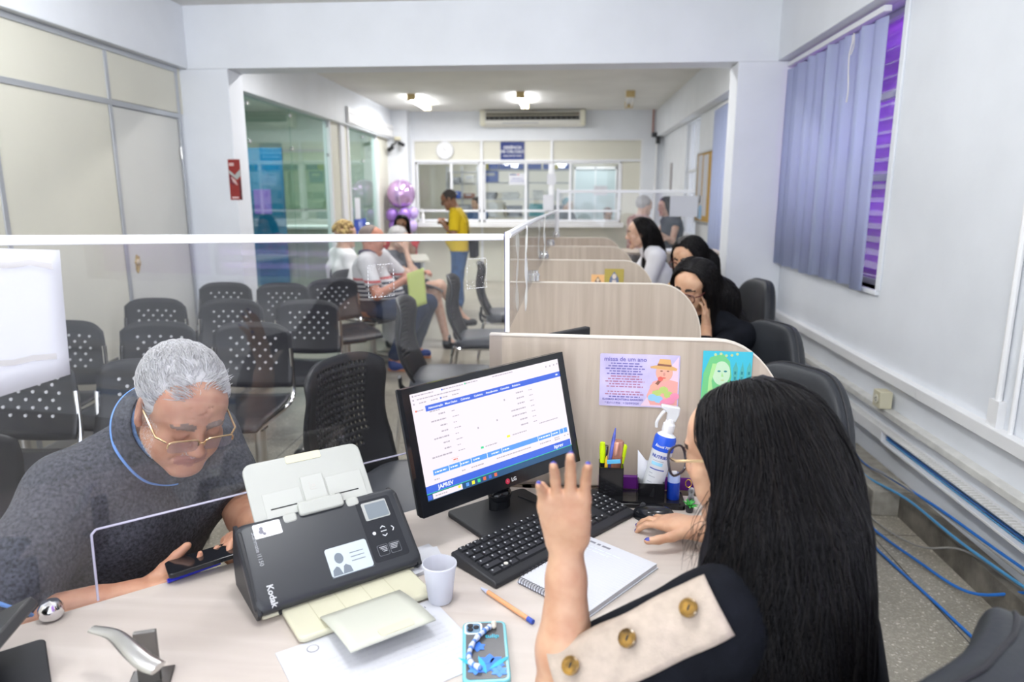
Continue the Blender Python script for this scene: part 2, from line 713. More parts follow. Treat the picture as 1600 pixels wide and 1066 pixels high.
# right wall: window openings at y 3.78..5.42 (blinds), y 6.2..7.75 and 9.0..9.9, and one behind the photographer
W = MB()
Z0, Z1 = .985, BZ
segs = [(-3.2, -1.35), (.25, 3.76), (YB, 6.1), (7.72, 9.0), (9.95, YF)]
for a, b in segs: W.box(XR, XR + .2, a, b, 0, CZ)
for a, b in ((-1.35, .25), (3.76, YB), (6.1, 7.72), (9.0, 9.95)):
    W.box(XR, XR + .2, a, b, 0, Z0)
    W.box(XR, XR + .2, a, b, Z1, CZ)
struct(W, 'wall_right', WALL)
struct(MB().box(1.52, XR, -3.2, YB, BZ, CZ).box(1.52, XR, YB + .25, YF, BZ + .02, CZ), 'trim_1', WALL, bevel=.004)
# cross beam, its two columns
struct(MB().box(-3.1, XR, YB, YB + .25, BZ, CZ), 'trim_2', WALL)
struct(MB().box(1.24, XR, YB, YB + .25, 0, BZ), 'trim_3', WALL, bevel=.006)
struct(MB().box(XL - .05, -2.57, YB, YB + .25, 0, BZ), 'trim_4', WALL, bevel=.006)
struct(MB().box(-3.1, -2.88, -3.2, YB, BZ, CZ), 'trim_5', WALL, bevel=.004)
# left partition of cream panels in aluminium frames
p = MB()
p.box(XL - .05, XL, -3.2, 4.5, .02, 2.42)
p.box(XL - .05, XL, 4.5, YB, 2.09, 2.42)
struct(p, 'wall_left', PANEL)
t = MB()
for y in (-1.47, -.47, .53, 1.53, 2.53, 3.53, 4.52):
    t.box(XL - .055, XL + .008, y - .016, y + .016, 0, 2.40)
t.box(XL - .055, XL + .008, 5.34, 5.37, 0, 2.40)
t.box(XL - .055, XL + .01, -3.2, 5.37, 2.05, 2.085)
t.box(XL - .055, XL + .012, -3.2, 5.37, 2.385, 2.42)
struct(t, 'trim_6', ALU, bevel=.002)
d = struct(MB().box(XL - .04, XL - .004, 4.54, 5.335, .01, 2.045), 'door_1', PANEL2, bevel=.002)
hole = MB()
hp = [(math.cos(a) * .03 * s, math.sin(a) * .045 * s) for a, s in zip([i * 2 * math.pi / 14 for i in range(14)], [1, .8, 1.15, .9, 1.2, 1, .85, 1.1, .9, 1.5, 1.8, 1.3, .9, 1.1])]
hole.prism(hp, 0, .006, 0, frame((XL - .004, 4.64, 1.02), (0, 1, 0), (0, 0, 1)))
hole.ell((XL + .004, 4.635, 1.02), (.012, .02, .022), 12, 1)
hole.build('latch_patch', [mat('yellowed filler', (.50, .38, .16), .8, noise=.3, nscale=60), mat('dried glue', (.62, .52, .36), .7)], d)
hg = MB()
for z in (1.75, .3): hg.cyl((XL + .005, 5.335, z), (XL + .005, 5.335, z + .09), .008, n=8)
hg.build('hinge', STEEL, d)
struct(MB().box(XL, XL + .012, -3.2, 4.5, 0, .06), 'baseboard_left', ALU)
# far wall: white surround, cream panels, counter windows
f = MB()
f.box(-3.2, -2.60, YF, YF + .15, 0, CZ).box(1.30, XR + .2, YF, YF + .15, 0, CZ)
f.box(-2.60, 1.30, YF, YF + .15, 2.40, CZ)
struct(f, 'wall_far', WALL)
p = MB().box(-2.60, 1.30, YF + .03, YF + .08, 2.07, 2.40).box(-2.60, 1.30, YF + .03, YF + .08, 0, 1.06)
p.box(.98, 1.30, YF + .03, YF + .08, 1.06, 2.07)
struct(p, 'wall_far_panels', PANEL)
t = MB()
for x in (-2.6, -1.42, -.22, 1.30): t.box(x - .022, x + .022, YF - .005, YF + .09, 0, 2.40)
t.box(-2.6, 1.3, YF - .004, YF + .09, 2.04, 2.075)
t.box(-2.6, 1.3, YF - .004, YF + .09, 2.385, 2.415)
struct(t, 'trim_7', WALU, bevel=.002)
struct(MB().box(-2.66, 1.0, YF - .30, YF + .12, .985, 1.02).box(-2.66, 1.0, YF - .3, YF - .28, .95, .985), 'trim_8', WHITE, bevel=.003)
for i, (x0, x1, bars) in enumerate(((-2.56, -1.45, (-1.95,)), (-1.39, -.24, (-.66,)), (-.20, .97, (.10, .93)))):
    w = struct(MB().box(x0, x1, YF + .05, YF + .056, 1.06, 2.04), 'window_%d' % (i + 1), GLASS)
    fr = MB()
    fr.box(x0, x1, YF + .02, YF + .08, 2.01, 2.04).box(x0, x1, YF + .02, YF + .08, 1.03, 1.07).box(x0, x1, YF + .02, YF + .08, 1.20, 1.235)
    fr.box(x0, x0 + .03, YF + .02, YF + .08, 1.03, 2.04).box(x1 - .03, x1, YF + .02, YF + .08, 1.03, 2.04)
    for b in bars: fr.box(b - .02, b + .02, YF + .022, YF + .078, 1.06, 2.02)
    fr.build('window_frame', WALU, w, bevel=.002)
# far-left column and far-room left wall in green glass
struct(MB().box(-3.2, -2.64, 11.93, YF, 0, CZ), 'trim_9', WALL, bevel=.006)
struct(MB().box(-3.06, -2.9, YB + .25, 11.93, 2.40, CZ), 'trim_10', WALL, bevel=.004)
p = MB().box(-3.04, -2.98, 8.93, 9.74, 0, 2.40).box(-3.04, -2.98, 11.2, 11.93, 0, 2.40)
struct(p, 'wall_left_far', PANEL)
t = MB()
for y in (9.42,): t.box(-3.06, -2.95, y - .09, y + .09, 0, 2.40)
for y in (8.95, 9.72, 11.2): t.box(-3.05, -2.965, y - .03, y + .03, 0, 2.40)
struct(t, 'trim_11', WALU, bevel=.003)
for i, (a, b) in enumerate(((YB + .25, 6.66), (6.67, 7.72), (7.73, 8.92), (9.76, 10.5), (10.51, 11.17))):
    w = struct(MB().box(-3.015, -3.005, a, b, .02, 2.40), 'window_%d' % (i + 4), GREENG)
    c = MB()
    if i in (0, 1, 2, 3):
        for z in (2.33, 1.98, .12):
            c.cyl((-3.004, b + .005, z), (-2.985, b + .005, z), .022, .018, 14)
    else:
        c.cyl((-3.004, a + .08, 1.05), (-2.97, a + .08, 1.05), .012, n=10)
    c.build('glass_clamp', CHROME, w)
t = MB().box(-2.9, -2.868, 9.45, 11.92, 2.43, 2.62)
t.box(-2.868, -2.865, 9.45, 11.9, 2.55, 2.556, 1).box(-2.9, -2.862, 9.43, 9.47, 2.42, 2.63)
struct(t, 'trim_12', [WHITE, INK], bevel=.002)
# ---- right wall details: trunking, conduits, kerb
def trunk(name, z0, z1, dep, y0, y1, slats=False):
    t = MB().box(XR - dep, XR, y0, y1, z0, z1)
    if slats:
        y = y0
        while y < y1:
            t.box(XR - dep + .004, XR - .004, y, y + .012, z1, z1 + .004, 1)
            y += .024
    return t
struct(trunk('a', .565, .618, .045, -3.2, 3.16).box(XR - .043, XR, 3.165, YB, .565, .618), 'trim_13', WHITE, bevel=.003)
struct(trunk('b', .40, .432, .05, -3.2, YB), 'trim_14', DUST, bevel=.003)
# lower duct: open from y 3.42 towards the camera, cables inside
t = MB().box(XR - .055, XR, 3.42, YB, .272, .332)
t.box(XR - .055, XR, -3.2, 3.42, .322, .332).box(XR - .055, XR, -3.2, 3.42, .262, .274).box(XR - .01, XR, -3.2, 3.42, .274, .322)
y = -3.2
while y < 5.4:
    t.box(XR - .057, XR - .02, y, y + .011, .330, .3345, 1)
    y += .024
struct(t, 'trim_15', [WHITE, DUST], bevel=.002)
struct(MB().box(XR - .07, XR, -3.2, 4.05, 0, .115), 'baseboard_right', mat('grimy concrete kerb', (.16, .145, .12), .8, noise=.45, nscale=9, bump=.4, bscale=40))
struct(MB().box(XR - .19, XR, 3.14, 3.80, 0, .125), 'trim_16', mat('concrete block', (.30, .28, .24), .8, noise=.3, nscale=14, bump=.3, bscale=60), bevel=.006)
CAB = [mat('blue network cable', (.02, .16, .55), .4), mat('pale blue cable', (.07, .28, .52), .45), mat('grey cable', (.30, .29, .27), .5)]
for k in range(6):
    xk, zk = XR - .016 - .012 * (k // 3), .281 + .013 * (k % 3)
    pts = [(xk, 3.415 - .6 * q, zk + .002 * math.sin(q + k)) for q in range(9)]
    tag(MB().tube(spline(pts, 4), .004, 6).build('duct_cable', CAB[k % 2], loc=(XR - .03, 3.4, .28)),
        'blue network cable lying inside the open wall duct', 'cable', 'cables in the open duct')
# conduit pipes high on the right wall near the camera
struct(MB().tube([(XR - .014, 2.63, .60), (XR - .014, 2.63, BZ)], .012, 10).tube([(XR - .012, 2.54, .6), (XR - .012, 2.54, BZ)], .009, 10)
       .box(XR - .03, XR, 2.60, 2.66, .605, .72), 'trim_17', WHITE)
struct(MB().box(XR - .012, XR, 3.72, 3.765, .985, BZ).box(XR - .02, XR + .2, 3.74, YB, .96, .985), 'trim_18', WALL, bevel=.003)
struct(MB().cyl((1.53, YF - .03, 0), (1.53, YF - .03, CZ), .02, n=12), 'trim_19', WHITE)
# right window with louvres under purple foil
def purple_window(n, y0, y1):
    w = struct(MB().box(XR + .10, XR + .106, y0, y1, Z0, Z1), 'window_%d' % n,
               mat('purple cellophane pane', (.40, .13, .62), .15, trans=.0, emit=None, noise=.35, nscale=3, stretch=(1, .3, 2), alpha=.75))
    f_ = MB()
    for z in (Z0, 1.55, 1.98, Z1 - .03): f_.box(XR + .07, XR + .12, y0, y1, z, z + .035)
    for y in (y0, (y0 + y1) / 2, y1 - .035): f_.box(XR + .07, XR + .12, y, y + .035, Z0, Z1)
    f_.build('window_frame', mat('lilac lit aluminium', (.55, .55, .60), .35, .5), w, bevel=.002)
    l = MB()
    z = Z0 + .05
    while z < Z1:
        l.box(-.035, .035, y0, y1, -.003, .003, 0, Matrix.Translation((XR + .16, 0, z)) @ Matrix.Rotation(R(38), 4, 'Y'))
        z += .075
    l.build('louvre', mat('purple film louvre', (.42, .16, .58), .25), w)
    return w
purple_window(9, 3.76, YB)
purple_window(10, -1.35, .25)
for n, (y0, y1) in ((11, (6.1, 7.72)), (12, (9.0, 9.95))):
    w = struct(MB().box(XR + .1, XR + .106, y0, y1, Z0, Z1), 'window_%d' % n, mat('frosted pane', (.75, .78, .82), .4, alpha=.6))
    f_ = MB()
    for y in (y0, (y0 + y1) / 2, y1 - .04): f_.box(XR + .04, XR + .12, y, y + .04, Z0, Z1)
    f_.box(XR + .04, XR + .12, y0, y1, 1.78, 1.82)
    f_.build('window_frame', WALU, w, bevel=.002)
# ---- rooms behind the glass
struct(MB().box(-8, -3.05, 11.95, 12.1, 0, CZ), 'wall_side_office', mat('pale green wall', (.62, .68, .58), .6))
struct(MB().box(-8.1, -8, 5.4, 12.1, 0, CZ), 'wall_side_office_end', mat('teal wall', (.25, .50, .52), .6))
struct(MB().box(-8, XL - .05, 5.45, 5.6, 0, CZ), 'wall_side_office_near', WALL)
struct(MB().box(-3.3, -3.15, YF + .15, 15.5, 0, CZ).box(XR, XR + .15, YF + .15, 15.5, 0, CZ).box(-3.3, XR + .15, 15.4, 15.55, 0, CZ), 'wall_back_office', mat('cream office wall', (.74, .72, .64), .6))
# ================================================================ DESKS, DIVIDERS, ACRYLIC SCREENS
SEATB = mat('black moulded plastic', (.015, .016, .021), .38, noise=.1, nscale=40)
HOLE_LIGHT = mat('painted hole light', (.62, .63, .66), .5)  # bright dots of light at the chair holes, put into colour
LEATH = mat('black leatherette', (.022, .025, .031), .48, bump=.06, bscale=120, noise=.1, nscale=8)
VINYL = mat('grey vinyl seat', (.075, .08, .095), .38, noise=.08, nscale=10)
U1 = Vector((.763, .646, 0))            # direction of the front desk's visitor edge
N1 = Vector((.646, -.763, 0))           # towards the attendant
O1 = Vector((-.955, .998, 0))
def d1(s, n=0., z=.74):
    p = O1 + U1 * s + N1 * n
    return Vector((p.x, p.y, z))
A1 = math.atan2(U1.y, U1.x)

dk = thing('desk', 'pale wood corner desk in the foreground carrying the scanner and monitor', 'desk', (-.35, 1.1, 0))
def loc_(p, o): return (p[0] - o[0], p[1] - o[1])
poly = [d1(-.5), d1(1.0), (-.16, 1.665, 0), (.54, 1.63, 0), (.60, 1.42, 0), (.42, 1.26, 0), d1(1.06, .62), d1(.9, .70), d1(-.5, .70)]
MB().prism([loc_(p, dk.location) for p in poly], .712, .74, 0).build('worktop', DESKW, dk, bevel=.003)
fm = MB(TR(*(O1 - Vector(dk.location)), A1))
fm.box(-.5, .98, -.20, -.175, .12, .711).build('modesty_panel', DIVW, dk)
for s in (-.48, .93):
    MB(TR(*(O1 - Vector(dk.location)), A1)).box(s, s + .03, -.62, -.1, 0, .711).build('desk_leg', DIVW, dk)
MB().box(.85, .88, .1, .5, 0, .711).build('desk_leg', DIVW, dk)

# dividers: pale board with a rounded front upper corner
def divider(x0, x1, y, rz, z0, z1, label):
    L = x1 - x0
    prof = [(0, z0), (L, z0), (L, z1 - .22)]
    for k in range(1, 13):
        a = R(90 * k / 12)
        prof.append((L - .17 + .17 * math.cos(a), z1 - .22 + .22 * math.sin(a)))
    prof += [(.004, z1)]
    t = thing('desk_divider', label, 'divider', (x0, y, 0), rz, 'desk dividers')
    T = Matrix.Rotation(R(90), 4, 'X')
    MB().prism(prof, -.011, .011, 0, T).build('board', DIVW, t)
    e = MB()
    P = [(p[0], 0, p[1]) for p in prof[2:]]
    for a, b in zip(P, P[1:]):
        v = (Vector(b) - Vector(a)).normalized()
        e.box(0, (Vector(b) - Vector(a)).length, -.0125, .0125, -.001, .0025, 0, frame(a, v, (0, -1, 0)) @ Matrix.Rotation(math.pi, 4, 'X') if False else frame(a, v, (0, 1, 0)))
    e.build('edge_band', EDGEW, t)
    return t
DV = [(-.185, .545, 1.712, R(-3.5), 'nearest wood divider with the memorial card and green picture'),
      (-.222, .552, 2.80, R(-2.5), 'second wood divider from the front with a bare face'),
      (-.275, .50, 3.81, R(-2.5), 'third wood divider holding two small saint pictures'),
      (-.33, .50, 4.86, R(-2), 'fourth wood divider, between the two rear workers'),
      (-.37, .50, 5.92, R(-2), 'farthest and smallest looking wood divider by the white bloused woman')]
for i, (a, b, y, rz, lb) in enumerate(DV):
    divider(a, b, y, rz, .742 if i == 0 else 0, 1.13, lb)
for i in range(4):
    y0, y1 = DV[i][2] + .03, DV[i + 1][2] - .06
    t = thing('desk', ['pale wood desk in the empty booth behind the nearest divider', 'pale wood desk of the dark haired worker resting her cheek',
                       'pale wood desk of the worker in the third booth', 'pale wood desk of the white bloused worker'][i], 'desk', (.1, y0, 0), 0, 'booth desks')
    MB().box(-.4, .42, .0, y1 - y0, .712, .74).build('worktop', DESKW, t, bevel=.003)
    MB().box(-.20, -.175, .0, y1 - y0, .1, .711).build('modesty_panel', DIVW, t)
    MB().box(-.3, .3, .0, .02, 0, .711).build('desk_leg', DIVW, t)

# ---- front acrylic screen on the visitor edge of the corner desk
def zpane(s): return 1.405 - .030 * s / 1.07
sc_ = thing('acrylic_screen', 'clear acrylic screen with white top rail in front of the seated old man', 'screen', d1(0, 0, .742))
T1 = Matrix.Translation((0, 0, 0)) @ rotz(A1)
def pl(s, z): return (s, z - .742)
out = [pl(-.45, .742), pl(.147, .742), pl(.150, .872), pl(.158, .88), pl(.80, .885), pl(.81, .742), pl(1.055, .742), pl(1.055, zpane(1.055)), pl(-.45, zpane(-.45))]
MB().prism(out, -.002, .002, 0, T1 @ Matrix.Rotation(R(90), 4, 'X')).build('pane', ACRYL, sc_)
edge = MB()
for a, b in zip(out[1:5], out[2:6]):
    edge.cyl((a[0], 0, a[1]), (b[0], 0, b[1]), .0022, n=6, T=T1)
edge.build('pane_edge', mat('polished acrylic edge', (.62, .60, .76), .2, alpha=.8), sc_)
r_ = MB()
p0, p1 = Vector((-.45, 0, zpane(-.45) - .742)), Vector((1.06, 0, zpane(1.06) - .742))
r_.box(0, (p1 - p0).length, -.006, .006, -.010, .006, 0, T1 @ frame(p0, p1 - p0, (0, 1, 0)))
r_.build('top_rail', WALU, sc_, bevel=.002)
k = MB()
k.lathe([(.0, 0), (.016, 0), (.02, .006), (.02, .02), (.014, .03), (.0, .032)], 18, 0, T1 @ Matrix.Translation((.075, -.012, .0)), caps=False)
k.build('clamp', CHROME, sc_)
# old tape marks left on the pane
def tape_mark(name, s0, s1, z0, z1, parent, T, zz=.742):
    t = MB()
    for a in (0, 1):
        for q in range(9):
            f_ = q / 9
            sx = s0 + (s1 - s0) * f_ + random.uniform(0, .003)
            t.box(sx, sx + (s1 - s0) * .07, -.0028, -.0022, (z0, z1)[a] - zz, (z0, z1)[a] - zz + random.uniform(.001, .002), 0, T)
            sz = z0 + (z1 - z0) * f_
            t.box((s0, s1)[a], (s0, s1)[a] + random.uniform(.0008, .0018), -.0028, -.0022, sz - zz, sz - zz + (z1 - z0) * .07, 0, T)
    for q in range(60):
        sx, sz, w_ = random.uniform(s0, s1), z0 + (z1 - z0) * random.random() ** 1.6, random.uniform(.0006, .0018)
        t.box(sx, sx + w_, -.0028, -.0022, sz - zz, sz - zz + w_, 0, T)
    t.build(name, mat('tape residue', (.85, .85, .87), .9, alpha=.7), parent)
tape_mark('tape_residue', .955, 1.01, 1.255, 1.325, sc_, T1)
tape_mark('tape_residue', .705, .765, 1.255, 1.325, sc_, T1)
# paper sheet taped to the pane's left end
def on_pane(px, py, n=.005):
    nn = N1.normalized()
    q_ = O1 + nn * n
    d = _ray(px, py)
    e = Vector((0, 0, EYE))
    return e + d * ((q_ - e).dot(nn) / d.dot(nn))
c4 = [on_pane(-150, 384), on_pane(93, 391), on_pane(110, 585), on_pane(-150, 668)]
o_ = c4[2]
sh = MB()
sh.grid(lambda u, v: (c4[0] * (1 - u) * (1 - v) + c4[1] * u * (1 - v) + c4[2] * u * v + c4[3] * (1 - u) * v) - o_ + N1 * (.002 * math.sin(3 * u) * math.sin(3 * v)), 8, 6)
o = sh.build('paper_notice', PAPER, solid=.0006)
o.location = o_
tag(o, 'blank white paper taped to the left end of the front acrylic screen', 'paper')
TAPE = mat('yellowing tape', (.60, .57, .55), .3, alpha=.55)
for a in ([(-40, 411), (20, 409), (45, 405), (82, 412)], [(-40, 566), (20, 562), (50, 555), (88, 552)]):
    tp = MB()
    P_ = [on_pane(*q_, .009) for q_ in a]
    tp.grid(lambda u, v: P_[min(3, int(round(u * 3)))] - o_ + Vector((0, 0, -.010 * v)), 3, 1)
    tp.build('adhesive_tape', TAPE, o)

# ---- side screen along the row of booths, and the far cross screen
def strip(name, label, pts, z0, tops, rail=True):
    """pts: plan polyline; tops: top heights"""
    t = thing(name, label, 'screen', (*pts[0], z0))
    P = [Vector((*p, 0)) - Vector((*pts[0], 0)) for p in pts]
    g = MB()
    for (a, b, za, zb) in zip(P, P[1:], tops, tops[1:]):
        v = b - a
        L = v.length
        g.prism([(0, 0), (L, 0), (L, zb - z0), (0, za - z0)], -.002, .002, 0, frame(a, v, (0, 0, 1)))
    g.build('pane', ACRYL, t)
    rr = MB().tube(spline([(*p[:2], z - z0) for p, z in zip(P, tops)], 6), .010, 8)
    rr.build('top_rail', WALU, t)
    return t
SP = [(-.138, 1.735), (-.122, 2.8), (-.108, 3.81), (-.09, 4.86), (-.062, 5.92)]
ss = strip('acrylic_screen', 'clear acrylic side screen running along the tops of the desk dividers', SP, 1.134, [1.375, 1.372, 1.362, 1.352, 1.345])
tag(MB().box(-.005, .006, -.006, .006, 0, .25).box(-.006, -.005, -.0065, .0065, 0, .25, 1).build('screen_post', [WALU, mat('blue post edge', (.08, .09, .30), .4)], loc=None, bevel=.001), 'white screen post standing on the nearest divider end', 'post').location = (-.138, 1.717, 1.134)
for i in range(1, 5):
    c = MB().lathe([(0, 0), (.018, 0), (.018, .022), (.012, .03), (.012, .04), (0, .042)], 14, caps=False)
    o = c.build('clamp', CHROME, ss)
    o.location = (SP[i][0] - SP[0][0] + .012, DV[i][2] - SP[0][1] - .0, .001)
fs = thing('acrylic_screen', 'clear acrylic screen across the far end of the booths', 'screen', (-.05, 6.02, .74))
MB().box(0, 1.14, -.002, .002, 0, .77).build('pane', ACRYL, fs)
MB().box(0, 1.14, -.008, .008, .755, .78).build('top_rail', WALU, fs, bevel=.002)
MB().box(-.015, .01, -.01, .01, 0, .79).build('screen_post', WALU, fs)
o = MB().box(-.115, .115, -.0006, .0006, -.085, .085).build('paper_notice', PAPER)
o.location = (1.0, 6.012, 1.385)
tag(o, 'blank white paper on the far cross screen beside the pinboard', 'paper')
# white cloth strips tied over the side rail
for (y, lz, w_, lab) in ((2.18, .255, .024, 'long white cloth strip hanging from the side screen rail, nearer one'), (3.55, .20, .026, 'white cloth strip hanging farther along the side screen rail')):
    x = np.interp(y, [p[1] for p in SP], [p[0] for p in SP]) + .016
    g = MB().grid(lambda u, v: (.004 * math.sin(9 * v + 3 * u), (u - .5) * w_ * (1 + .35 * math.sin(5 * v)) + .006 * math.sin(6 * v), -lz * v * (1 + .06 * math.sin(7 * u))), 6, 20)
    o = g.build('cloth_strip', mat('white cloth', (.84, .84, .82), .9), solid=.0012)
    o.location = (x, y, 1.372 - .008 * (y > 3) + .008)
    tag(o, lab, 'cloth strip')
# far end table/counter beyond the booths
t = thing('side_counter', 'long pale counter with paper piles behind the farthest booth', 'counter', (.45, 6.35, 0))
MB().box(-.62, .95, -.22, .25, .965, .99).build('counter_top', DIVW, t, bevel=.003)
for x in (-.6, .0, .45, .9): MB().box(x, x + .025, -.2, .23, 0, .965).build('counter_leg', DIVW, t)
MB().box(-.6, .93, .2, .22, .05, .95).build('back_panel', WHITE, t)

# ================================================================ CHAIRS
def holed(MBo, fn, nu, nv, hole, m=0, slot=(.5, .28), n=8, stagger=True, umin=0, diag=0.):
    """sheet fn(u,v) of nu x nv cells; cells for which hole(i,j) is true get an opening"""
    idx = {}
    vs, fs = [], []
    def V(u, v):
        k = (round(u, 5), round(v, 5))
        if k not in idx:
            idx[k] = len(vs)
            vs.append(fn(u, v))
        return idx[k]
    for i in range(nu):
        for j in range(nv):
            u0, u1, v0, v1 = i / nu, (i + 1) / nu, j / nv, (j + 1) / nv
            if not hole(i, j):
                fs.append((V(u0, v0), V(u1, v0), V(u1, v1), V(u0, v1)))
                continue
            um, vm = (u0 + u1) / 2, (v0 + v1) / 2
            outer = [(u1, vm), (u1, v1), (um, v1), (u0, v1), (u0, vm), (u0, v0), (um, v0), (u1, v0)]
            inner = []
            for q in range(8):
                a = math.pi / 4 * q
                cu, cv = math.cos(a) * slot[0] / 2, math.sin(a) * slot[1] / 2
                cu, cv = cu * math.cos(diag) - cv * math.sin(diag), cu * math.sin(diag) + cv * math.cos(diag)
                inner.append((um + cu * (u1 - u0), vm + cv * (v1 - v0)))
            for q in range(8):
                r2 = (q + 1) % 8
                fs.append((V(*outer[q]), V(*outer[r2]), V(*inner[r2]), V(*inner[q])))
    return MBo.add(vs, fs, m)

def dedge(v): return v
# ---- perforated bench chairs (each bench: beam, two T feet, three shells)
def bench_back(u, v):
    a = 2 * u - 1
    zt = .34 - .045 * abs(a) ** 5 - .008 * a * a
    zb = .0 + .02 * a * a
    z = zb + (zt - zb) * v
    return (.215 * a * (1 - .05 * v * v), .03 * a * a * -1 + .05 + .05 * v + .02 * math.sin(v * 3), .49 + z)
def bench_seat(u, v):
    a = 2 * u - 1
    y = .02 - .43 * v
    z = .435 + .010 * a * a + .025 * (1 - v) ** 3 - .035 * max(0, v - .72) ** 2 * 12
    return (.22 * a * (1 - .06 * abs(2 * v - 1) ** 4), y, z)
def bench(x0, y, xs, rz, label, feet):
    t = thing('waiting_bench', label, 'bench chair row', (x0, y, 0), rz, 'rows of perforated waiting chairs')
    for x in xs:
        T = Matrix.Translation((x, 0, 0))
        b = MB(T).grid(bench_back, 14, 10)
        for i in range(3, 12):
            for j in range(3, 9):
                if (i + j) % 2:                     # staggered pale discs paint the light seen at the perforations; no openings
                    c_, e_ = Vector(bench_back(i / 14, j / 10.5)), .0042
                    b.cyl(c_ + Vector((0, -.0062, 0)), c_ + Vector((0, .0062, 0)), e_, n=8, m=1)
        b.build('backrest', [SEATB, HOLE_LIGHT], t, solid=.007, sharp=60)
        MB(T).grid(bench_seat, 12, 12).build('seat', SEATB, t, solid=.012, sharp=60)
        for s in (-1, 1):
            MB(T).tube(spline([(.205 * s, .07, .70), (.212 * s, .055, .52), (.212 * s, .03, .45), (.20 * s, -.03, .415), (.19 * s, -.36, .405)], 6), .011, 8).build('seat_frame', CHROME, t)
        MB(T).tube([(-.19, -.18, .402), (.19, -.18, .402)], .012, 8).build('cross_bar', CHROME, t)
    MB().box(min(xs) - .1, max(xs) + .15, -.22, -.15, .345, .395).build('beam', DGREY, t, bevel=.004)
    for x in feet:
        f_ = MB().cyl((x, -.185, .05), (x, -.185, .345), .027, n=14)
        f_.build('leg', STEEL, t)
        q = MB().tube(spline([(x, .16, .028), (x, .05, .05), (x, -.185, .062), (x, -.40, .05), (x, -.50, .028)], 5), [.024] * 21, 10, flat=(1, 1.2, (0, 0, 1)))
        q.build('foot', STEEL, t)
        for yy in (.16, -.5): MB().ell((x, yy, .03), (.032, .05, .03), 12).build('foot_cap', BLACKP, t)
    return t
BX = (0, -.5, -1.0)
bench(-1.66, 2.50, BX, 0, 'row of perforated black waiting chairs directly behind the old man', (.12, -1.1))
bench(-1.60, 3.34, BX, R(1), 'second row of perforated black waiting chairs behind the old man', (.12, -1.1))
bench(-1.60, 4.14, BX, 0, 'third row of perforated black waiting chairs by the cream partition door', (.12, -1.1))
bench(-2.10, 4.98, (0, -.45), 0, 'fourth row of waiting chairs beside the left white column', (-.2,))
bench(-1.78, 5.32, (0,), R(38), 'single waiting chair turned sideways under the white bloused visitor and striped shirt man', (0,))
bench(-1.86, 6.02, (0,), R(72), 'waiting chair that the striped shirt man sits on', (0,))
bench(-1.95, 6.95, (0, -.5), R(80), 'waiting chairs that the visitor with bare crossed legs sits on', (0,))

# ---- visitor chairs with latticed backs, facing the booths
def vback(u, v):
    a = 2 * u - 1
    w = .235 - .02 * v - .05 * max(0, .28 - v) * 3
    zt = .46 - .05 * abs(a) ** 4
    return (w * a, -.02 + .075 * v + .045 * math.sin(math.pi * min(1, v * 1.15)) - .055 * a * a, .46 + zt * v)
def visitor_chair(name, x, y, rz, label, arms=False):
    t = thing(name, label, 'chair', (x, y, 0), rz, 'visitor chairs facing the booths')
    b = holed(MB(), vback, 22, 18, lambda i, j: 4 <= i <= 17 and 4 <= j <= 16 and not (j < 6 and (i < 6 or i > 15)), slot=(.78, .50), diag=R(-22))
    b.build('backrest', BLACKP, t, solid=.014, sharp=60)
    for s_ in (-1, 1):
        MB().tube(spline([(.15 * s_, .03, .50), (.13 * s_, .02, .43), (.12 * s_, -.06, .405), (.12 * s_, -.28, .405)], 6), .018, 8, flat=(1.3, .6, (1, 0, 0))).build('back_bracket', BLACKP, t)
    S = SDF()
    V, F = None, None
    st = MB()
    def pad(u, v):
        a, c = 2 * u - 1, 2 * v - 1
        return (.24 * a, -.25 + .235 * c, 0)
    g = MB()
    pts = rrect(.47, .46, .10, 6)
    rings = []
    for zz, sc2 in ((.425, .93), (.43, .985), (.45, 1.0), (.472, .985), (.485, .93), (.491, .8), (.494, .5)):
        rings.append([(p[0] * sc2, p[1] * sc2 - .25, zz) for p in pts])
    n = len(pts)
    vs = [p for r0 in rings for p in r0]
    fs = [(i * n + k, i * n + (k + 1) % n, (i + 1) * n + (k + 1) % n, (i + 1) * n + k) for i in range(len(rings) - 1) for k in range(n)]
    fs += [tuple(reversed(range(n))), tuple(range((len(rings) - 1) * n, len(rings) * n))]
    g.add(vs, fs)
    g.build('seat', VINYL, t, sharp=60)
    for s_ in (-1, 1):
        l = MB().tube(spline([(.21 * s_, .06, .012), (.20 * s_, .0, .40), (.19 * s_, -.06, .415), (.19 * s_, -.38, .415), (.20 * s_, -.44, .39), (.215 * s_, -.46, .012)], 7), .0115, 8)
        l.build('leg', CHROME, t)
        if arms:
            a = MB().tube(spline([(.255 * s_, -.10, .43), (.275 * s_, -.10, .60), (.275 * s_, -.06, .66), (.275 * s_, -.30, .665), (.27 * s_, -.34, .62)], 6), .016, 8, flat=(1.2, .8, (0, 0, 1)))
            a.build('armrest', DGREY, t)
    MB().tube([(-.19, -.2, .412), (.19, -.2, .412)], .011, 8).build('cross_bar', CHROME, t)
    return t
visitor_chair('visitor_chair', -.745, 2.30, R(70), 'black latticed visitor chair standing just beyond the monitor and scanner')
visitor_chair('visitor_chair', -.86, 3.78, R(92), 'latticed visitor chair with grey seat beside the second booth')
visitor_chair('visitor_chair', -.77, 4.92, R(92), 'latticed visitor chair with chrome legs beside the third booth')
visitor_chair('visitor_chair', -.68, 5.94, R(95), 'farthest latticed visitor chair, half hidden by the screen post')
visitor_chair('visitor_chair', -1.42, 1.36, R(76), 'black latticed armchair that the old man sits on, cut by the left edge', True)

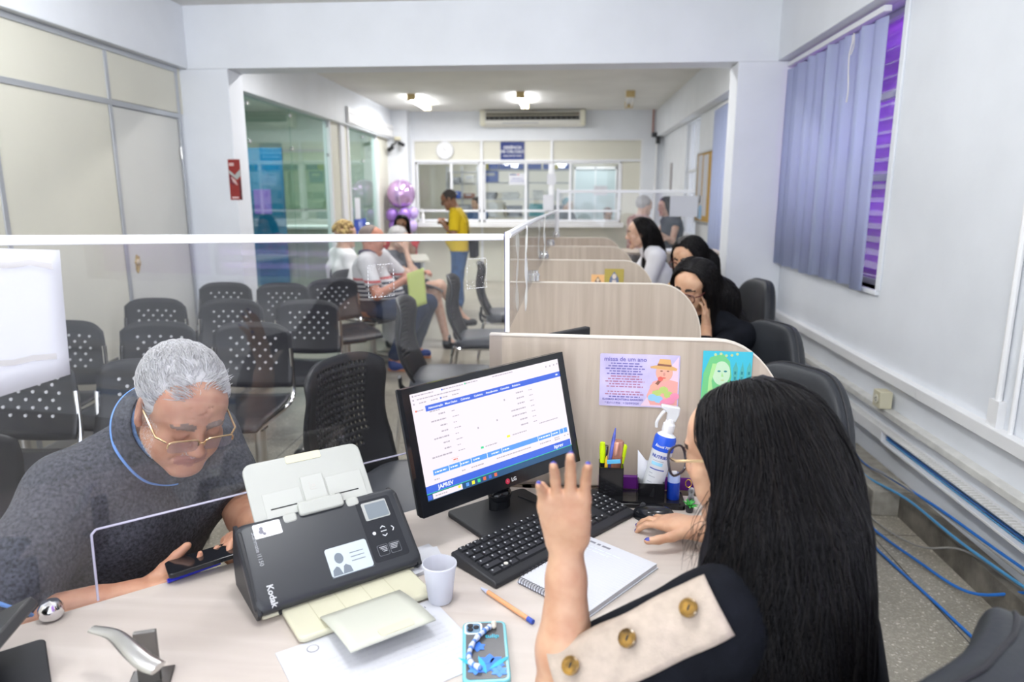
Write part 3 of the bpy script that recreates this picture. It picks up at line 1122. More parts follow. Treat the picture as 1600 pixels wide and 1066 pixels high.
# ---- attendants' swivel chairs
def swivel(x, y, rz, label, top=.97, sc=1.):
    t = thing('office_chair', label, 'office chair', (x, y, 0), rz, 'black leatherette office chairs')
    zc = top - .24
    S = SDF()
    vs = MB()
    def bk(side):
        def fn(u, v):
            th, ph = math.pi * (u - .5), 2 * math.pi * v
            sp = lambda c, e: math.copysign(abs(c) ** e, c)
            cx = sp(math.cos(th), .45) * sp(math.cos(ph), .5) * .245
            cy = sp(math.cos(th), .45) * sp(math.sin(ph), .5) * .05
            cz = sp(math.sin(th), .62) * .29
            w = 1 - .22 * max(0, cz / .29) ** 2 - .10 * max(0, -cz / .29)
            return (cx * w, cy + .06 - .9 * cx * cx + .10 * (cz + .2) * .6, zc + cz - .05)
        return fn
    vs.grid(bk(1), 20, 40)
    vs.build('backrest', LEATH, t, sharp=180)
    e = MB()
    e.tube([(Vector(bk(1)(.5 + .499 * math.sin(a) * .98, 0.25 if False else (.0 if math.cos(a) > 0 else .5))) + Vector((0, -.0, 0))) for a in [2 * math.pi * q / 60 for q in range(60)]], .0035, 6, closed=True)
    e.build('piping', mat('black piping', (.02, .02, .024), .5), t)
    g = MB()
    def st(u, v):
        th, ph = math.pi * (u - .5), 2 * math.pi * v
        sp = lambda c, e: math.copysign(abs(c) ** e, c)
        return (sp(math.cos(th), .5) * sp(math.cos(ph), .55) * .25, sp(math.cos(th), .5) * sp(math.sin(ph), .55) * .24 - .24, .46 + sp(math.sin(th), .7) * .05)
    g.grid(st, 12, 36).build('seat', LEATH, t, sharp=180)
    MB().tube(spline([(0, .12, zc - .1), (0, .13, .50), (0, .08, .40), (0, -.2, .395)], 6), .03, 10, flat=(1.6, .5, (1, 0, 0))).build('back_support', BLACKP, t)
    MB().cyl((0, -.22, .12), (0, -.22, .40), .028, n=14).build('gas_column', BLACKP, t)
    for k in range(5):
        a = R(72 * k + 20)
        c, s = math.cos(a), math.sin(a)
        MB().tube([(0, -.22, .11), (.27 * c, .27 * s - .22, .075)], [.03, .016], 8).build('base_leg', BLACKP, t)
        w = MB()
        for q in (-.012, .012):
            w.cyl((.28 * c - s * q - s * .007, .28 * s + c * q - .22 + c * .007, .03), (.28 * c - s * q + s * .007, .28 * s + c * q - .22 - c * .007, .03), .03, n=12)
        w.cyl((.28 * c, .28 * s - .22, .03), (.28 * c, .28 * s - .22, .075), .008, n=8)
        w.build('caster', BLACKP, t)
    return t
# rz: the chair's front is local -y
swivel(.70, 2.16, R(-62), 'empty grey office chair in the booth right behind the nearest divider', .94)
swivel(.86, 3.02, R(-70), 'black office chair behind the worker resting her cheek', .93)
swivel(1.16, 4.40, R(-80), 'black office chair against the right column, behind the third booth', .96)
swivel(.99, 5.35, R(-80), 'dark office chair behind the white bloused worker', 1.0)
swivel(.43, .785, R(-138), 'black office chair of the foreground attendant, cut by the bottom right corner', .975)
# ================================================================ THINGS ON WALLS AND IN THE HALL
BLUEBOX = mat('blue plastic box', (.02, .10, .55), .4)
def wordline(mb, x0, x1, y, h, m, z, seed=0, align='L'):
    g = random.Random(seed * 131 + int(y * 1e5))
    x = x0
    while x < x1:
        w = g.uniform(1.2, 4.5) * h
        mb.box(x, min(x + w, x1), y - h / 2, y + h / 2, z, z + .0002, m)
        x += w + h * .8
    return mb

# vertical blind: head rail, slats, cord
def blind(name, label, y0, y1, n, zb, zt, x, angs, mats_, cat='blind', hang=True):
    t = thing(name, label, cat, (x, (y0 + y1) / 2, zb))
    yc = (y0 + y1) / 2
    MB().box(-.02, .02, y0 - yc, y1 - yc, zt - zb, zt - zb + .03).build('head_rail', WALU, t, bevel=.003)
    for k in range(n):
        y = y0 + (y1 - y0) * (k + .5) / n - yc
        a = angs[k % len(angs)]
        hw = .058
        g = MB(TR(0, y, 0, R(a)))
        dz = random.uniform(0, .02)
        bow = .006 * (1 if k % 2 else -1)
        g.grid(lambda u, v: (bow * math.sin(math.pi * u), hw * (2 * u - 1), dz + (zt - zb - .02 - dz) * v), 4, 1)
        g.build('slat', mats_[k % len(mats_)], t, solid=.0012)
    return t
def fabric(name, col, tl):
    m, nt, N, Lk, b = new_nodes(name)
    b.inputs['Base Color'].default_value = (*col, 1)
    b.inputs['Roughness'].default_value = .7
    tr = N.new('ShaderNodeBsdfTranslucent')
    tr.inputs[0].default_value = (*col, 1)
    mx = N.new('ShaderNodeMixShader')
    mx.inputs[0].default_value = tl
    Lk.new(b.outputs[0], mx.inputs[1])
    Lk.new(tr.outputs[0], mx.inputs[2])
    Lk.new(mx.outputs[0], N['Material Output'].inputs[0])
    return m
SLAT = fabric('pale blue blind fabric', (.70, .76, .94), .5)
vb = blind('vertical_blind', 'pale lilac vertical blind over the window on the right wall', 3.86, 5.40, 13, .965, 2.375, 1.60,
      [10, 34, -6, 28, 12, 46, 4, 20, 38, -4, 30, 8, 14], [SLAT])
MB().tube(spline([(-.03, -.42, 1.37), (-.035, -.44, 1.33), (-.03, -.40, 1.28), (-.032, -.41, 1.2), (-.03, -.43, 1.08), (-.03, -.42, 1.02)], 5), .0035, 6).tube(
    spline([(-.03, -.43, 1.38), (-.04, -.47, 1.36), (-.03, -.45, 1.31), (-.03, -.42, 1.27)], 5), .003, 6).build('cord', mat('frayed white cord', (.80, .78, .72), .9), vb)
vb2 = blind('vertical_blind', 'lilac vertical blind gathered behind the right column near the pinboard', 7.1, 7.7, 8, .4, 2.36, 1.60, [60, 66, 58], [SLAT])

# wall air conditioner
ac = thing('air_conditioner', 'long white wall air conditioner below the ceiling lamps', 'air conditioner', (-.54, YF - .005, 2.60))
prof = [(0, 0), (-.18, .01), (-.235, .05), (-.245, .10), (-.235, .24), (-.20, .26), (0, .26)]
b = MB()
b.prism(prof, -.83, .83, 0, Matrix(((0, 0, 1, 0), (1, 0, 0, 0), (0, 1, 0, 0), (0, 0, 0, 1))))
b.build('casing', mat('ivory casing', (.70, .69, .64), .4), ac, bevel=.008)
for s in (-1, 1): MB().box(.83 * s - .045, .83 * s + .045, -.25, -.01, .012, .265).build('end_cap', mat('aged end cap', (.70, .68, .56), .4), ac, bevel=.02)
g = MB().box(-.77, .77, -.252, -.236, .10, .225, 0)
g.build('air_outlet', GROOVE, ac)
for z in (.165, .205): MB().box(-.77, .77, -.262, -.250, z, z + .012).build('louvre', mat('beige louvre', (.62, .58, .46), .4), ac)
for k in range(18): MB().box(-.72 + .085 * k, -.712 + .085 * k, -.258, -.250, .105, .155).build('vane', mat('grey vane', (.25, .26, .26), .5), ac)
MB().box(-.5, .1, -.239, -.23, .045, .06).build('logo_plate', mat('grey strip', (.35, .36, .38), .4), ac)

# clock
ck = thing('wall_clock', 'round white wall clock above the left counter window', 'clock', (-2.05, YF + .02, 2.235))
Tq = Matrix.Rotation(R(90), 4, 'X')
MB().lathe([(0, 0), (.15, 0), (.15, .03), (.135, .035), (.13, .025)], 32, 0, Tq).build('clock_rim', mat('pale grey rim', (.70, .71, .74), .3), ck)
fc = MB()
fc.lathe([(0, .026), (.131, .026), (.131, .0265), (0, .0265)], 32, 0, Tq, caps=False)
for h in range(12):
    a = R(30 * h)
    fc.box(-.003, .003, -.0285, -.0275, .098, .115, 1, Matrix.Rotation(a, 4, 'Y'))
fc.build('clock_face', [WHITE, INK], ck)
for a, L, w_ in ((R(-35), .06, .006), (R(100), .09, .004)):
    MB().box(-w_ / 2, w_ / 2, -.031, -.029, -.01, L, 0, Matrix.Rotation(a, 4, 'Y')).build('clock_hand', INK, ck)

def flat(T): return MB(T)
WALLF = lambda x, y, z: Matrix.Translation((x, y, z)) @ Matrix.Rotation(R(90), 4, 'X')          # faces the camera (-y)
def put(mb, name, mats_, label, cat, loc, group=None, **k):
    o = mb.build(name, mats_, **k)
    o.location = loc
    return tag(o, label, cat, group)
RX = Matrix.Rotation(R(90), 4, 'X')

s = MB(RX).prism(rrect(.41, .30, .006), 0, .012, 0)
s.text('GERÊNCIA', .066, Matrix.Translation((0, .055, .0122)), 1, bold=.0012)
s.text('DE CÁLCULO', .066, Matrix.Translation((0, -.012, .0122)), 1, bold=.0012)
s.text('EXECUÇÃO DE TAXAS', .030, Matrix.Translation((0, -.082, .0122)), 1, bold=.0008)
put(s, 'sign', [NAVY, WHITE], 'navy sign with white letters on the cream panel under the air conditioner', 'sign', (-.89, YF + .028, 2.222))
s = MB(RX).box(-.145, .145, -.095, .095, 0, .002, 0).box(-.13, -.02, .072, .088, .002, .0024, 1).box(.0, .03, .072, .088, .002, .0024, 2)
wordline(s, -.09, .09, .01, .014, 3, .0021, 1)
wordline(s, -.12, .12, -.03, .012, 3, .0021, 2)
put(s, 'notice', [PAPER, NAVY, mat('red ink', (.6, .05, .05), .6), mat('blue grey ink', (.2, .22, .45), .7)], 'white notice with a small blue strip on the middle counter window', 'notice', (-.805, YF + .048, 1.75))
put(MB(RX).box(-.075, .075, -.09, .09, 0, .002), 'notice', PAPER, 'small white notice on the window bar right of the blue strip notice', 'notice', (-.22, YF - .008, 1.75))
put(MB(RX).box(-.09, .09, -.13, .13, 0, .002), 'notice', PAPER, 'tall white notice low on the window bar, left of the teal haired clerk', 'notice', (-.27, YF - .012, 1.36))
put(MB(RX).box(-.115, .115, -.08, .08, 0, .002), 'notice', PAPER, 'white notice on the right counter window in front of the glass door', 'notice', (.62, YF + .046, 1.56))
# hand sanitiser bottle and small red pot on the counter sill
bt = thing('bottle', 'white bottle standing on the counter sill below the clock', 'bottle', (-2.42, YF - .2, 1.021))
MB().lathe([(0, 0), (.03, 0), (.032, .02), (.032, .13), (.012, .17), (.012, .19)], 16).build('bottle_body', WHITE, bt)
MB().cyl((0, 0, .19), (0, 0, .23), .009, n=10).box(-.03, .006, -.006, .006, .225, .238).build('pump', WHITE, bt)
put(MB().lathe([(0, 0), (.05, 0), (.055, .06), (.05, .07), (0, .07)], 16), 'pot', mat('orange pot', (.75, .25, .12), .5), 'small orange pot on the counter sill left of the man in yellow', 'pot', (-2.1, YF - .2, 1.021))
# pinboard on the right wall
RW = Matrix(((0, 0, -1, 0), (-1, 0, 0, 0), (0, 1, 0, 0), (0, 0, 0, 1)))      # local x -> -y, y -> z, z -> -x (faces the room)
pb = thing('pinboard', 'cork pinboard with papers on the right wall of the hall', 'pinboard', (XR - .002, 8.42, 1.57))
MB(RW).box(-.56, .56, -.405, .405, 0, .012).build('cork', mat('cork', (.50, .31, .09), .9, noise=.18, nscale=80), pb)
for a in ((-.57, .57, .395, .415), (-.57, .57, -.415, -.395), (-.57, -.55, -.415, .415), (.55, .57, -.415, .415)):
    MB(RW).box(*a, 0, .022).build('board_frame', ALU, pb, bevel=.002)
PB = [(-.36, .10, .26, .56, 'tall white list at the far edge of the pinboard'), (-.02, .13, .28, .48, 'white list in the upper middle of the pinboard'),
      (-.40, -.26, .12, .22, 'white and light blue leaflet at the lower far corner of the pinboard'), (-.22, -.24, .18, .28, 'light blue leaflet low on the pinboard'), (.0, -.22, .22, .22, 'lower white sheet in the middle of the pinboard')]
LB = mat('light blue print', (.28, .52, .80), .6)
for x, y, w_, h_, lb in PB:
    q = MB(RW).box(-w_ / 2, w_ / 2, -h_ / 2, h_ / 2, 0, .0015, 0)
    for j in range(int(h_ / .03)): wordline(q, -w_ * .42, w_ * .42, h_ / 2 - .02 - .03 * j, .008, 1, .0016, j)
    if 'blue' in lb: q.box(-w_ * .45, w_ * .45, -h_ * .45, h_ * .1, .0017, .002, 2)
    put(q, 'pinned_paper', [PAPER, mat('pale ink', (.55, .56, .62), .8), LB], lb, 'paper', (XR - .0145, 8.42 - x, 1.57 + y), 'papers on the pinboard')
q = MB(RW).box(-.10, .10, -.22, .22, 0, .003)
for j in range(9): wordline(q, -.03, .03, .14 - .035 * j, .02, 1, .0032, j)
put(q, 'poster', [mat('grey poster', (.42, .40, .42), .6), mat('dark print', (.15, .12, .14), .7)], 'narrow grey poster on the far right wall beyond the pinboard', 'poster', (XR - .004, 11.2, 1.75))
# red poster on the left column
q = MB(RX).box(-.048, .048, -.155, .155, 0, .002, 0)
q.prism([(-.045, .075), (-.02, .055), (.0, .035), (.02, .055), (.046, .08), (.046, .03), (.015, .0), (-.045, .05)], .002, .0025, 1)
q.prism([(-.045, .045), (-.02, .03), (.0, -.01), (-.012, -.045), (-.045, -.02)], .0025, .003, 2)
for k in range(3): q.prism([(-.03 + .012 * k, .02 - .01 * k), (-.02 + .012 * k, .02 - .01 * k), (-.005 + .012 * k, -.02 - .01 * k), (-.015 + .012 * k, -.022 - .01 * k)], .003, .0034, 3)
q.box(-.04, -.002, .105, .128, .002, .0025, 3).box(-.035, .02, -.145, -.13, .002, .0025, 3)
q.box(.03, .046, -.155, -.0, .002, .0024, 4)
put(q, 'poster', [mat('red poster', (.28, .025, .02), .4), mat('grey sleeves', (.42, .45, .43), .6), mat('dark red hands', (.16, .02, .03), .5), mat('pink print', (.70, .48, .46), .6), mat('maroon shade', (.08, .012, .015), .5)],
    'small red poster of clasped hands on the left column', 'poster', (-2.575, YB - .003, 1.595))
# sticker and paper on the second green glass
GW = Matrix(((0, 0, 1, 0), (1, 0, 0, 0), (0, 1, 0, 0), (0, 0, 0, 1)))       # local x -> y, y -> z, z -> x (faces the room)
put(MB(GW).box(-.13, .13, -.155, .155, 0, .002), 'paper_notice', PAPER, 'white sheet on the narrow green glass pane above the blue sticker', 'paper', (-3.002, 10.12, 1.29))
q = MB(GW).prism(rrect(.60, .24, .01), 0, .002, 0).text('PJÚ', .13, Matrix.Translation((0, .03, .0022)), 1, bold=.002).box(-.14, .14, -.085, -.06, .002, .0024, 1)
put(q, 'sticker', [mat('blue sticker', (.01, .06, .40), .4), mat('pale letters', (.55, .62, .85), .5)], 'blue sticker with pale letters low on the narrow green glass pane', 'sticker', (-3.002, 10.22, 1.02))
# things inside the glazed side office
t = thing('banner', 'tall blue and teal banner behind the green glass beside the left column', 'banner', (-3.72, 8.6, 0))
MB().box(-.5, .25, -.01, .01, .35, 2.05).build('banner_cloth', mat('teal blue banner', (.0, .16, .34), .5, noise=.5, nscale=1.2), t)
MB().box(-.14, .08, -.014, -.011, 1.25, 1.55).build('print_panel', mat('violet print', (.26, .14, .55), .6), t)
MB().box(-.3, .3, -.15, .15, 0, .03).cyl((0, .03, .02), (0, .03, 2.06), .015, n=8).build('banner_stand', ALU, t)
t = thing('side_counter', 'pale counter inside the glazed side office', 'counter', (-4.9, 10.2, 0))
MB().box(-1.6, 1.6, -.35, .35, 1.0, 1.04).build('counter_top', WHITE, t, bevel=.004)
MB().box(-1.55, 1.55, -.3, .3, 0, 1.0).build('counter_body', mat('grey green laminate', (.34, .40, .36), .5), t)
t = thing('notice_board', 'green board hanging at the back of the glazed side office', 'board', (-5.0, 11.93, 1.75))
MB().box(-1.4, 1.0, -.02, .0, -.5, .45).build('board_panel', mat('sage board', (.36, .50, .34), .6), t)
MB().box(-1.43, 1.03, -.03, -.0, .45, .50).build('board_frame', ALU, t)
# shelving and doors in the back office
t0 = [thing('shelving_unit', 'white metal shelves with files behind the middle counter window', 'shelves', (-1.12, 13.3, 0)),
      thing('shelving_unit', 'white metal shelves behind the bar between middle and right counter windows', 'shelves', (-.28, 13.3, 0)),
      thing('shelving_unit', 'narrow metal shelves behind the left counter window', 'shelves', (-2.05, 14.4, 0))]
GREY = mat('grey shelf metal', (.60, .61, .64), .4)
for t, w_ in zip(t0, (.8, .82, .62)):
    for sx in (-1, 1):
        for sy in (-1, 1): MB().box(sx * w_ / 2 - .02, sx * w_ / 2 + .02, sy * .17 - .015, sy * .17 + .015, 0, 2.05).build('upright', GREY, t)
    for z in (.3, .7, 1.08, 1.40, 1.70, 1.93): MB().box(-w_ / 2, w_ / 2, -.19, .19, z, z + .02).build('shelf', GREY, t)
    for sx in (-.01,) if w_ < .7 else (): MB().box(-.02, .02, -.19, -.16, 0, 2.05).build('upright', GREY, t)
g = random.Random(4)
def filebox(x, y, z, w_, d_, h_, m_, label, name='file_box', cat='box', grp='boxes on the office shelves', rz=0.):
    b = thing(name, label, cat, (x, y, z), rz, grp)
    MB().box(-w_ / 2, w_ / 2, -d_ / 2, d_ / 2, 0, h_).build('box_body', m_, b, bevel=.006)
    MB().box(-w_ * .3, w_ * .3, -d_ / 2 - .002, -d_ / 2, h_ * .55, h_ * .85).build('box_label', PAPER, b)
for i, (x, w_, m_, lb) in enumerate(((-1.46, .12, mat('yellow box', (.72, .60, .05), .5), 'yellow box at the left end of the top office shelf'),
        (-1.30, .17, BLUEBOX, 'blue box next to the yellow box on the top office shelf'), (-1.09, .20, BLUEBOX, 'blue box under the navy sign, middle of the top office shelf'), (-.86, .20, BLUEBOX, 'blue box at the right end of the shelf under the navy sign'),
        (-.55, .24, BLUEBOX, 'wide blue box on the top shelf right of the white upright'), (-.29, .2, BLUEBOX, 'blue box before the second yellow box on the top shelf'), (-.15, .06, mat('yellow box', (1, 1, 1)), 'thin yellow box between two blue boxes on the top shelf'), (.0, .20, BLUEBOX, 'blue box at the far right end of the top office shelf'))):
    filebox(x, 13.25, 1.951, w_, .3, .17, m_, lb)
filebox(-1.36, 13.25, 1.721, .26, .3, .2, BLUEBOX, 'dark blue crate on the second office shelf')
STK = [(-1.38, 1.421, .24, .10, 'grey'), (-1.0, 1.421, .30, .12, 'pale'), (-1.28, 1.101, .34, .22, 'pale'), (-.93, 1.101, .28, .18, 'grey'), (-.5, 1.101, .28, .22, 'teal'), (-.2, 1.421, .3, .12, 'pale'), (-.48, 1.421, .2, .14, 'pale'), (-.1, 1.101, .26, .2, 'grey')]
SM = {'grey': mat('grey files', (.30, .31, .34), .7, noise=.5, nscale=9, stretch=(1, 1, 8)), 'pale': mat('pale files', (.66, .65, .62), .7, noise=.3, nscale=9, stretch=(1, 1, 9)), 'teal': mat('teal tub', (.16, .42, .46), .5)}
NM = ['first', 'second', 'third', 'fourth', 'fifth', 'sixth', 'seventh', 'eighth']
for i, (x, z, w_, h_, k_) in enumerate(STK):
    q = MB()
    zz, n = 0., 0
    while zz < h_:
        th = g.uniform(.015, .035)
        dx = g.uniform(-.015, .015)
        q.box(-w_ / 2 + dx, w_ / 2 + dx, -.14, .14, zz, zz + th - .002)
        zz += th
    put(q, 'paper_stack', SM[k_], '%s stack of files on the %s shelf, %s unit in the back office, %s' % (k_, 'third' if z > 1.3 else 'fourth', 'left' if x < -.7 else 'right', 'left side' if i in (0, 2, 4, 6) else 'right side'), 'file stack', (x, 13.27, z), 'file stacks in the back office')
for i, (x, z, w_, h_, m_) in enumerate(((-2.2, 1.721, .2, .12, SM['grey']), (-1.9, 1.721, .2, .16, SM['pale']), (-2.2, 1.421, .22, .14, BLUEBOX), (-1.92, 1.421, .2, .1, mat('brown box', (.30, .12, .08), .7)), (-2.05, 1.101, .4, .2, SM['grey']))):
    filebox(x, 14.3, z, w_, .26, h_, m_, ['small grey box upper left', 'pale box upper right', 'blue box middle left', 'brown box middle right', 'wide grey box lowest'][i] + ' on the narrow shelves behind the left window')
d = struct(MB().box(.2, 1.05, 14.6, 14.63, .0, 2.0), 'door_2', mat('frosted glass door', (.55, .66, .70), .3))
MB().box(.2, .23, 14.58, 14.65, 0, 2.05).box(.62, .64, 14.58, 14.65, 0, 2.05).box(1.03, 1.06, 14.58, 14.65, 0, 2.05).box(.2, 1.06, 14.58, 14.65, 2.0, 2.05).build('door_frame', WALU, d)
MB().cyl((.58, 14.57, 1.18), (.70, 14.57, 1.18), .015, n=8).build('door_handle', CHROME, d)
put(MB().box(-.09, .09, -.05, .05, -.32, .36), 'fuse_box', mat('mauve grey box', (.36, .33, .38), .5), 'grey wall cabinet beside the frosted office door', 'cabinet', (1.2, 15.34, 1.75), bevel=.01)

# cameras
def seccam(x, y, z, rz, label, bw):
    t = thing('security_camera', label, 'camera', (x, y, z), rz, 'security cameras')
    MB().box(-.05, .05, -.06, .0, .02, .08).build('camera_mount', CREAMP if bw else DGREY, t, bevel=.01)
    MB().tube(spline([(0, -.03, .03), (-.04, -.06, -.03), (-.10, -.1, -.06)], 5), .014, 8).build('camera_arm', BLACKP, t)
    MB().cyl((-.09, -.06, -.10), (-.13, -.20, -.14), .035, n=14).build('camera_body', BLACKP, t)
    MB().cyl((.03, -.04, -.02), (.10, -.16, -.06), .03, n=14).build('camera_lens_head', BLACKP, t)
seccam(-2.80, 11.92, 2.36, R(10), 'black twin security camera at the top of the far left column', True)
t = thing('security_camera', 'small dark camera box with hanging lens at the far right corner pipe', 'camera', (1.53, YF - .06, 2.40), 0, 'security cameras')
MB().box(-.09, .09, -.06, .03, .03, .10).build('camera_mount', DGREY, t, bevel=.006)
MB().cyl((.01, -.02, -.08), (.01, -.02, .03), .035, n=12).build('camera_body', BLACKP, t)
struct(MB().cyl((1.46, YF - .02, 2.48), (1.46, YF - .02, CZ), .012, n=8), 'trim_20', mat('rusty red pipe', (.40, .16, .12), .6))

# balloons: a big foil ball on a cluster of small ones
FOIL = mat('metallic lilac balloon', (.62, .40, .70), .14, .65)
PB_ = mat('purple balloon', (.34, .18, .58), .2, .3)
LIL = mat('lilac balloon', (.56, .42, .80), .3)
bc = Vector((-2.70, 11.62, 1.50))
b = thing('balloon', 'big shiny lilac foil balloon with a beaded strip, top of the balloon column', 'balloon', bc, 0, 'purple balloons')
MB().ell((0, 0, 0), (.235, .235, .24), 32).build('balloon_skin', FOIL, b, sharp=180)
be = MB()
for k in range(26):
    a = R(-55 + 130 * k / 25)
    be.ell((.02 + .0 * k, -.238 * math.cos(a), .243 * math.sin(a)), .008, 8)
be.build('bead_strip', mat('silver beads', (.75, .70, .80), .2, .6), b)
BL = [(-.14, -.08, -.34, .105, PB_, 'dark purple balloon at the upper left under the big foil ball'), (.08, -.12, -.34, .11, PB_, 'purple balloon at the upper right under the big foil ball'), (.19, .02, -.31, .09, LIL, 'lilac balloon at the far right of the upper ring'),
      (-.12, -.04, -.52, .10, PB_, 'dark purple balloon at the lower left of the cluster'), (-.0, -.14, -.53, .085, LIL, 'pale lilac balloon in the middle above the woman in red'), (.18, -.05, -.52, .09, LIL, 'lilac balloon at the lower right behind the woman in red'), (-.02, .1, -.72, .11, PB_, 'purple balloon low at the back of the balloon column')]
for x, y, z, r0, m_, lb in BL:
    b = thing('balloon', lb, 'balloon', bc + Vector((x, y, z)), 0, 'purple balloons')
    MB().ell((0, 0, 0), (r0, r0, r0 * 1.12), 20).build('balloon_skin', m_, b, sharp=180)
    MB().lathe([(.004, 0), (.012, -.014), (0, -.014)], 8, 0, Matrix.Translation((0, 0, -r0 * 1.1))).build('balloon_knot', m_, b)
put(MB().cyl((0, 0, 0), (0, 0, 1.1), .012, n=10).cyl((0, 0, 0), (0, 0, .03), .14, n=20), 'balloon_stand', WHITE, 'thin white stand holding the balloon column', 'stand', (-2.70, 11.62, 0))

# hall table
t = thing('table', 'pale hall table at which the woman in red sits', 'table', (-2.12, 8.35, 0), R(14))
MB().prism(rrect(.95, .80, .03), .71, .74).build('tabletop', mat('cream table top', (.74, .70, .60), .4), t, bevel=.003)
for sx in (-1, 1):
    for sy in (-1, 1): MB().cyl((sx * .4, sy * .32, 0), (sx * .4, sy * .32, .71), .02, n=10).build('leg', WALU, t)
MB().box(-.40, .40, .30, .315, .3, .70).build('modesty_panel', mat('blue grey panel', (.10, .13, .25), .5), t)
q = MB().box(-.12, .12, -.09, .09, 0, .003)
put(q, 'paper_sheet', PAPER, 'white paper on the hall table before the woman in red', 'paper', (-2.07, 8.45, .742))
put(MB().ell((0, 0, .02), (.05, .03, .02), 12), 'purse', BLACKP, 'small black purse on the hall table', 'purse', (-2.18, 8.4, .741))
# papers, folder on the far counter
for i, (x, y, w_, h_, lb) in enumerate(((-.05, 6.3, .24, .035, 'left white paper pile on the long pale counter'), (.25, 6.3, .30, .03, 'middle white paper pile on the long pale counter'), (.90, 6.32, .34, .018, 'thin right paper pile on the long pale counter'), (1.18, 6.35, .2, .02, 'white paper pile at the right end of the long pale counter'))):
    q = MB()
    for j in range(int(h_ / .006)):
        dx = random.uniform(-.01, .01)
        q.box(-w_ / 2 + dx, w_ / 2 + dx, -.13, .13, j * .006, j * .006 + .005)
    put(q, 'paper_pile', PAPER, lb, 'paper pile', (x, y, .991), 'papers on the long counter')
t = thing('stapler', 'black long stapler lying between paper piles on the far counter', 'stapler', (.09, 6.18, .991))
MB().box(-.005, .17, -.02, .02, 0, .014).build('stapler_base', BLACKP, t)
MB().box(-.01, .16, -.018, .018, .02, .038).box(-.02, .0, -.02, .02, 0, .05).build('stapler_arm', BLACKP, t)

# outlet on the wall duct, blue cables by the kerb
ot = thing('wall_outlet', 'aged cream power outlet standing on the middle wall duct', 'outlet', (XR - .045, 3.47, .434))
MB().box(-.03, .03, -.04, .04, .0, .085).build('outlet_box', CREAMP, ot, bevel=.003)
MB().cyl((-.031, 0, .043), (-.034, 0, .043), .022, n=18).build('socket', mat('pale socket', (.70, .68, .58), .5), ot)
h = MB()
for a in (0, 120, 240): h.cyl((-.034, .009 * math.cos(R(a)), .043 + .009 * math.sin(R(a))), (-.0350, .009 * math.cos(R(a)), .043 + .009 * math.sin(R(a))), .003, n=8)
h.build('socket_hole', GROOVE, ot)
CB = [([(1.58, 4.06, .25), (1.565, 3.75, .16), (1.54, 3.45, .145), (1.55, 3.2, .17), (1.57, 2.8, .20), (1.60, 2.45, .20), (1.61, 2.1, .22)], 0, 'blue network cable highest along the wall above the kerb'),
      ([(1.56, 4.06, .22), (1.53, 3.6, .145), (1.50, 3.35, .12), (1.54, 3.0, .15), (1.56, 2.6, .15), (1.60, 2.2, .16)], 1, 'pale blue cable lying along the top of the kerb'),
      ([(1.55, 4.05, .20), (1.50, 3.55, .14), (1.40, 3.25, .03), (1.40, 3.0, .012), (1.45, 2.7, .02), (1.52, 2.45, .03), (1.62, 2.30, .125)], 0, 'bright blue cable looping from the floor up over the kerb'),
      ([(1.30, 3.95, .008), (1.27, 3.6, .008), (1.28, 3.3, .008), (1.32, 3.0, .009), (1.35, 2.7, .008), (1.38, 2.42, .008), (1.40, 2.2, .008)], 0, 'bright blue cable flat on the terrazzo beside the kerb'),
      ([(1.57, 4.04, .24), (1.54, 3.5, .15), (1.55, 3.1, .185), (1.58, 2.7, .19), (1.60, 2.3, .19)], 2, 'grey cable running between the blue cables on the wall'),
      ([(1.52, 3.5, .13), (1.46, 3.35, .05), (1.44, 3.1, .012), (1.50, 2.8, .03), (1.57, 2.6, .12), (1.60, 2.3, .14)], 2, 'thin grey cable sagging across the kerb face')]
for p_, k, lb in CB:
    o = MB().tube(spline(p_, 6), .0058 if k < 2 else .004, 8).build('cable', CAB[k], loc=p_[0])
    tag(o, lb, 'cable', 'loose cables by the kerb')
# ================================================================ THINGS ON THE FRONT DESK
DT = .7405
GLOSSB = mat('glossy black plastic', (.010, .011, .014), .12)
MATB = mat('matt black plastic', (.018, .019, .023), .45)
# ---- monitor
MC = Vector((-.138, 1.47, .962))
MR = Matrix(((.74, -.649, -.176), (.671, .729, .132), (.043, -.216, .975))).to_4x4()
mon = thing('monitor', 'black desktop monitor showing a white web form with blue bars', 'monitor', (-.127, 1.50, DT))
TM = Matrix.Translation(MC - Vector(mon.location)) @ MR
MW, MH = .441, .27
sx0, sx1, sz0, sz1 = -.2035, .2035, -.105, .121           # screen area
b = MB(TM)
b.box(-MW / 2, MW / 2, 0, .018, sz1, MH / 2).box(-MW / 2, MW / 2, 0, .018, -MH / 2, sz0)
b.box(-MW / 2, sx0, 0, .018, sz0, sz1).box(sx1, MW / 2, 0, .018, sz0, sz1)
b.build('bezel', GLOSSB, mon)
b = MB(TM).box(-MW / 2, MW / 2, .018, .03, -MH / 2, MH / 2).box(-.15, .15, .03, .05, -.1, .09)
b.build('back_cover', MATB, mon, bevel=.004)
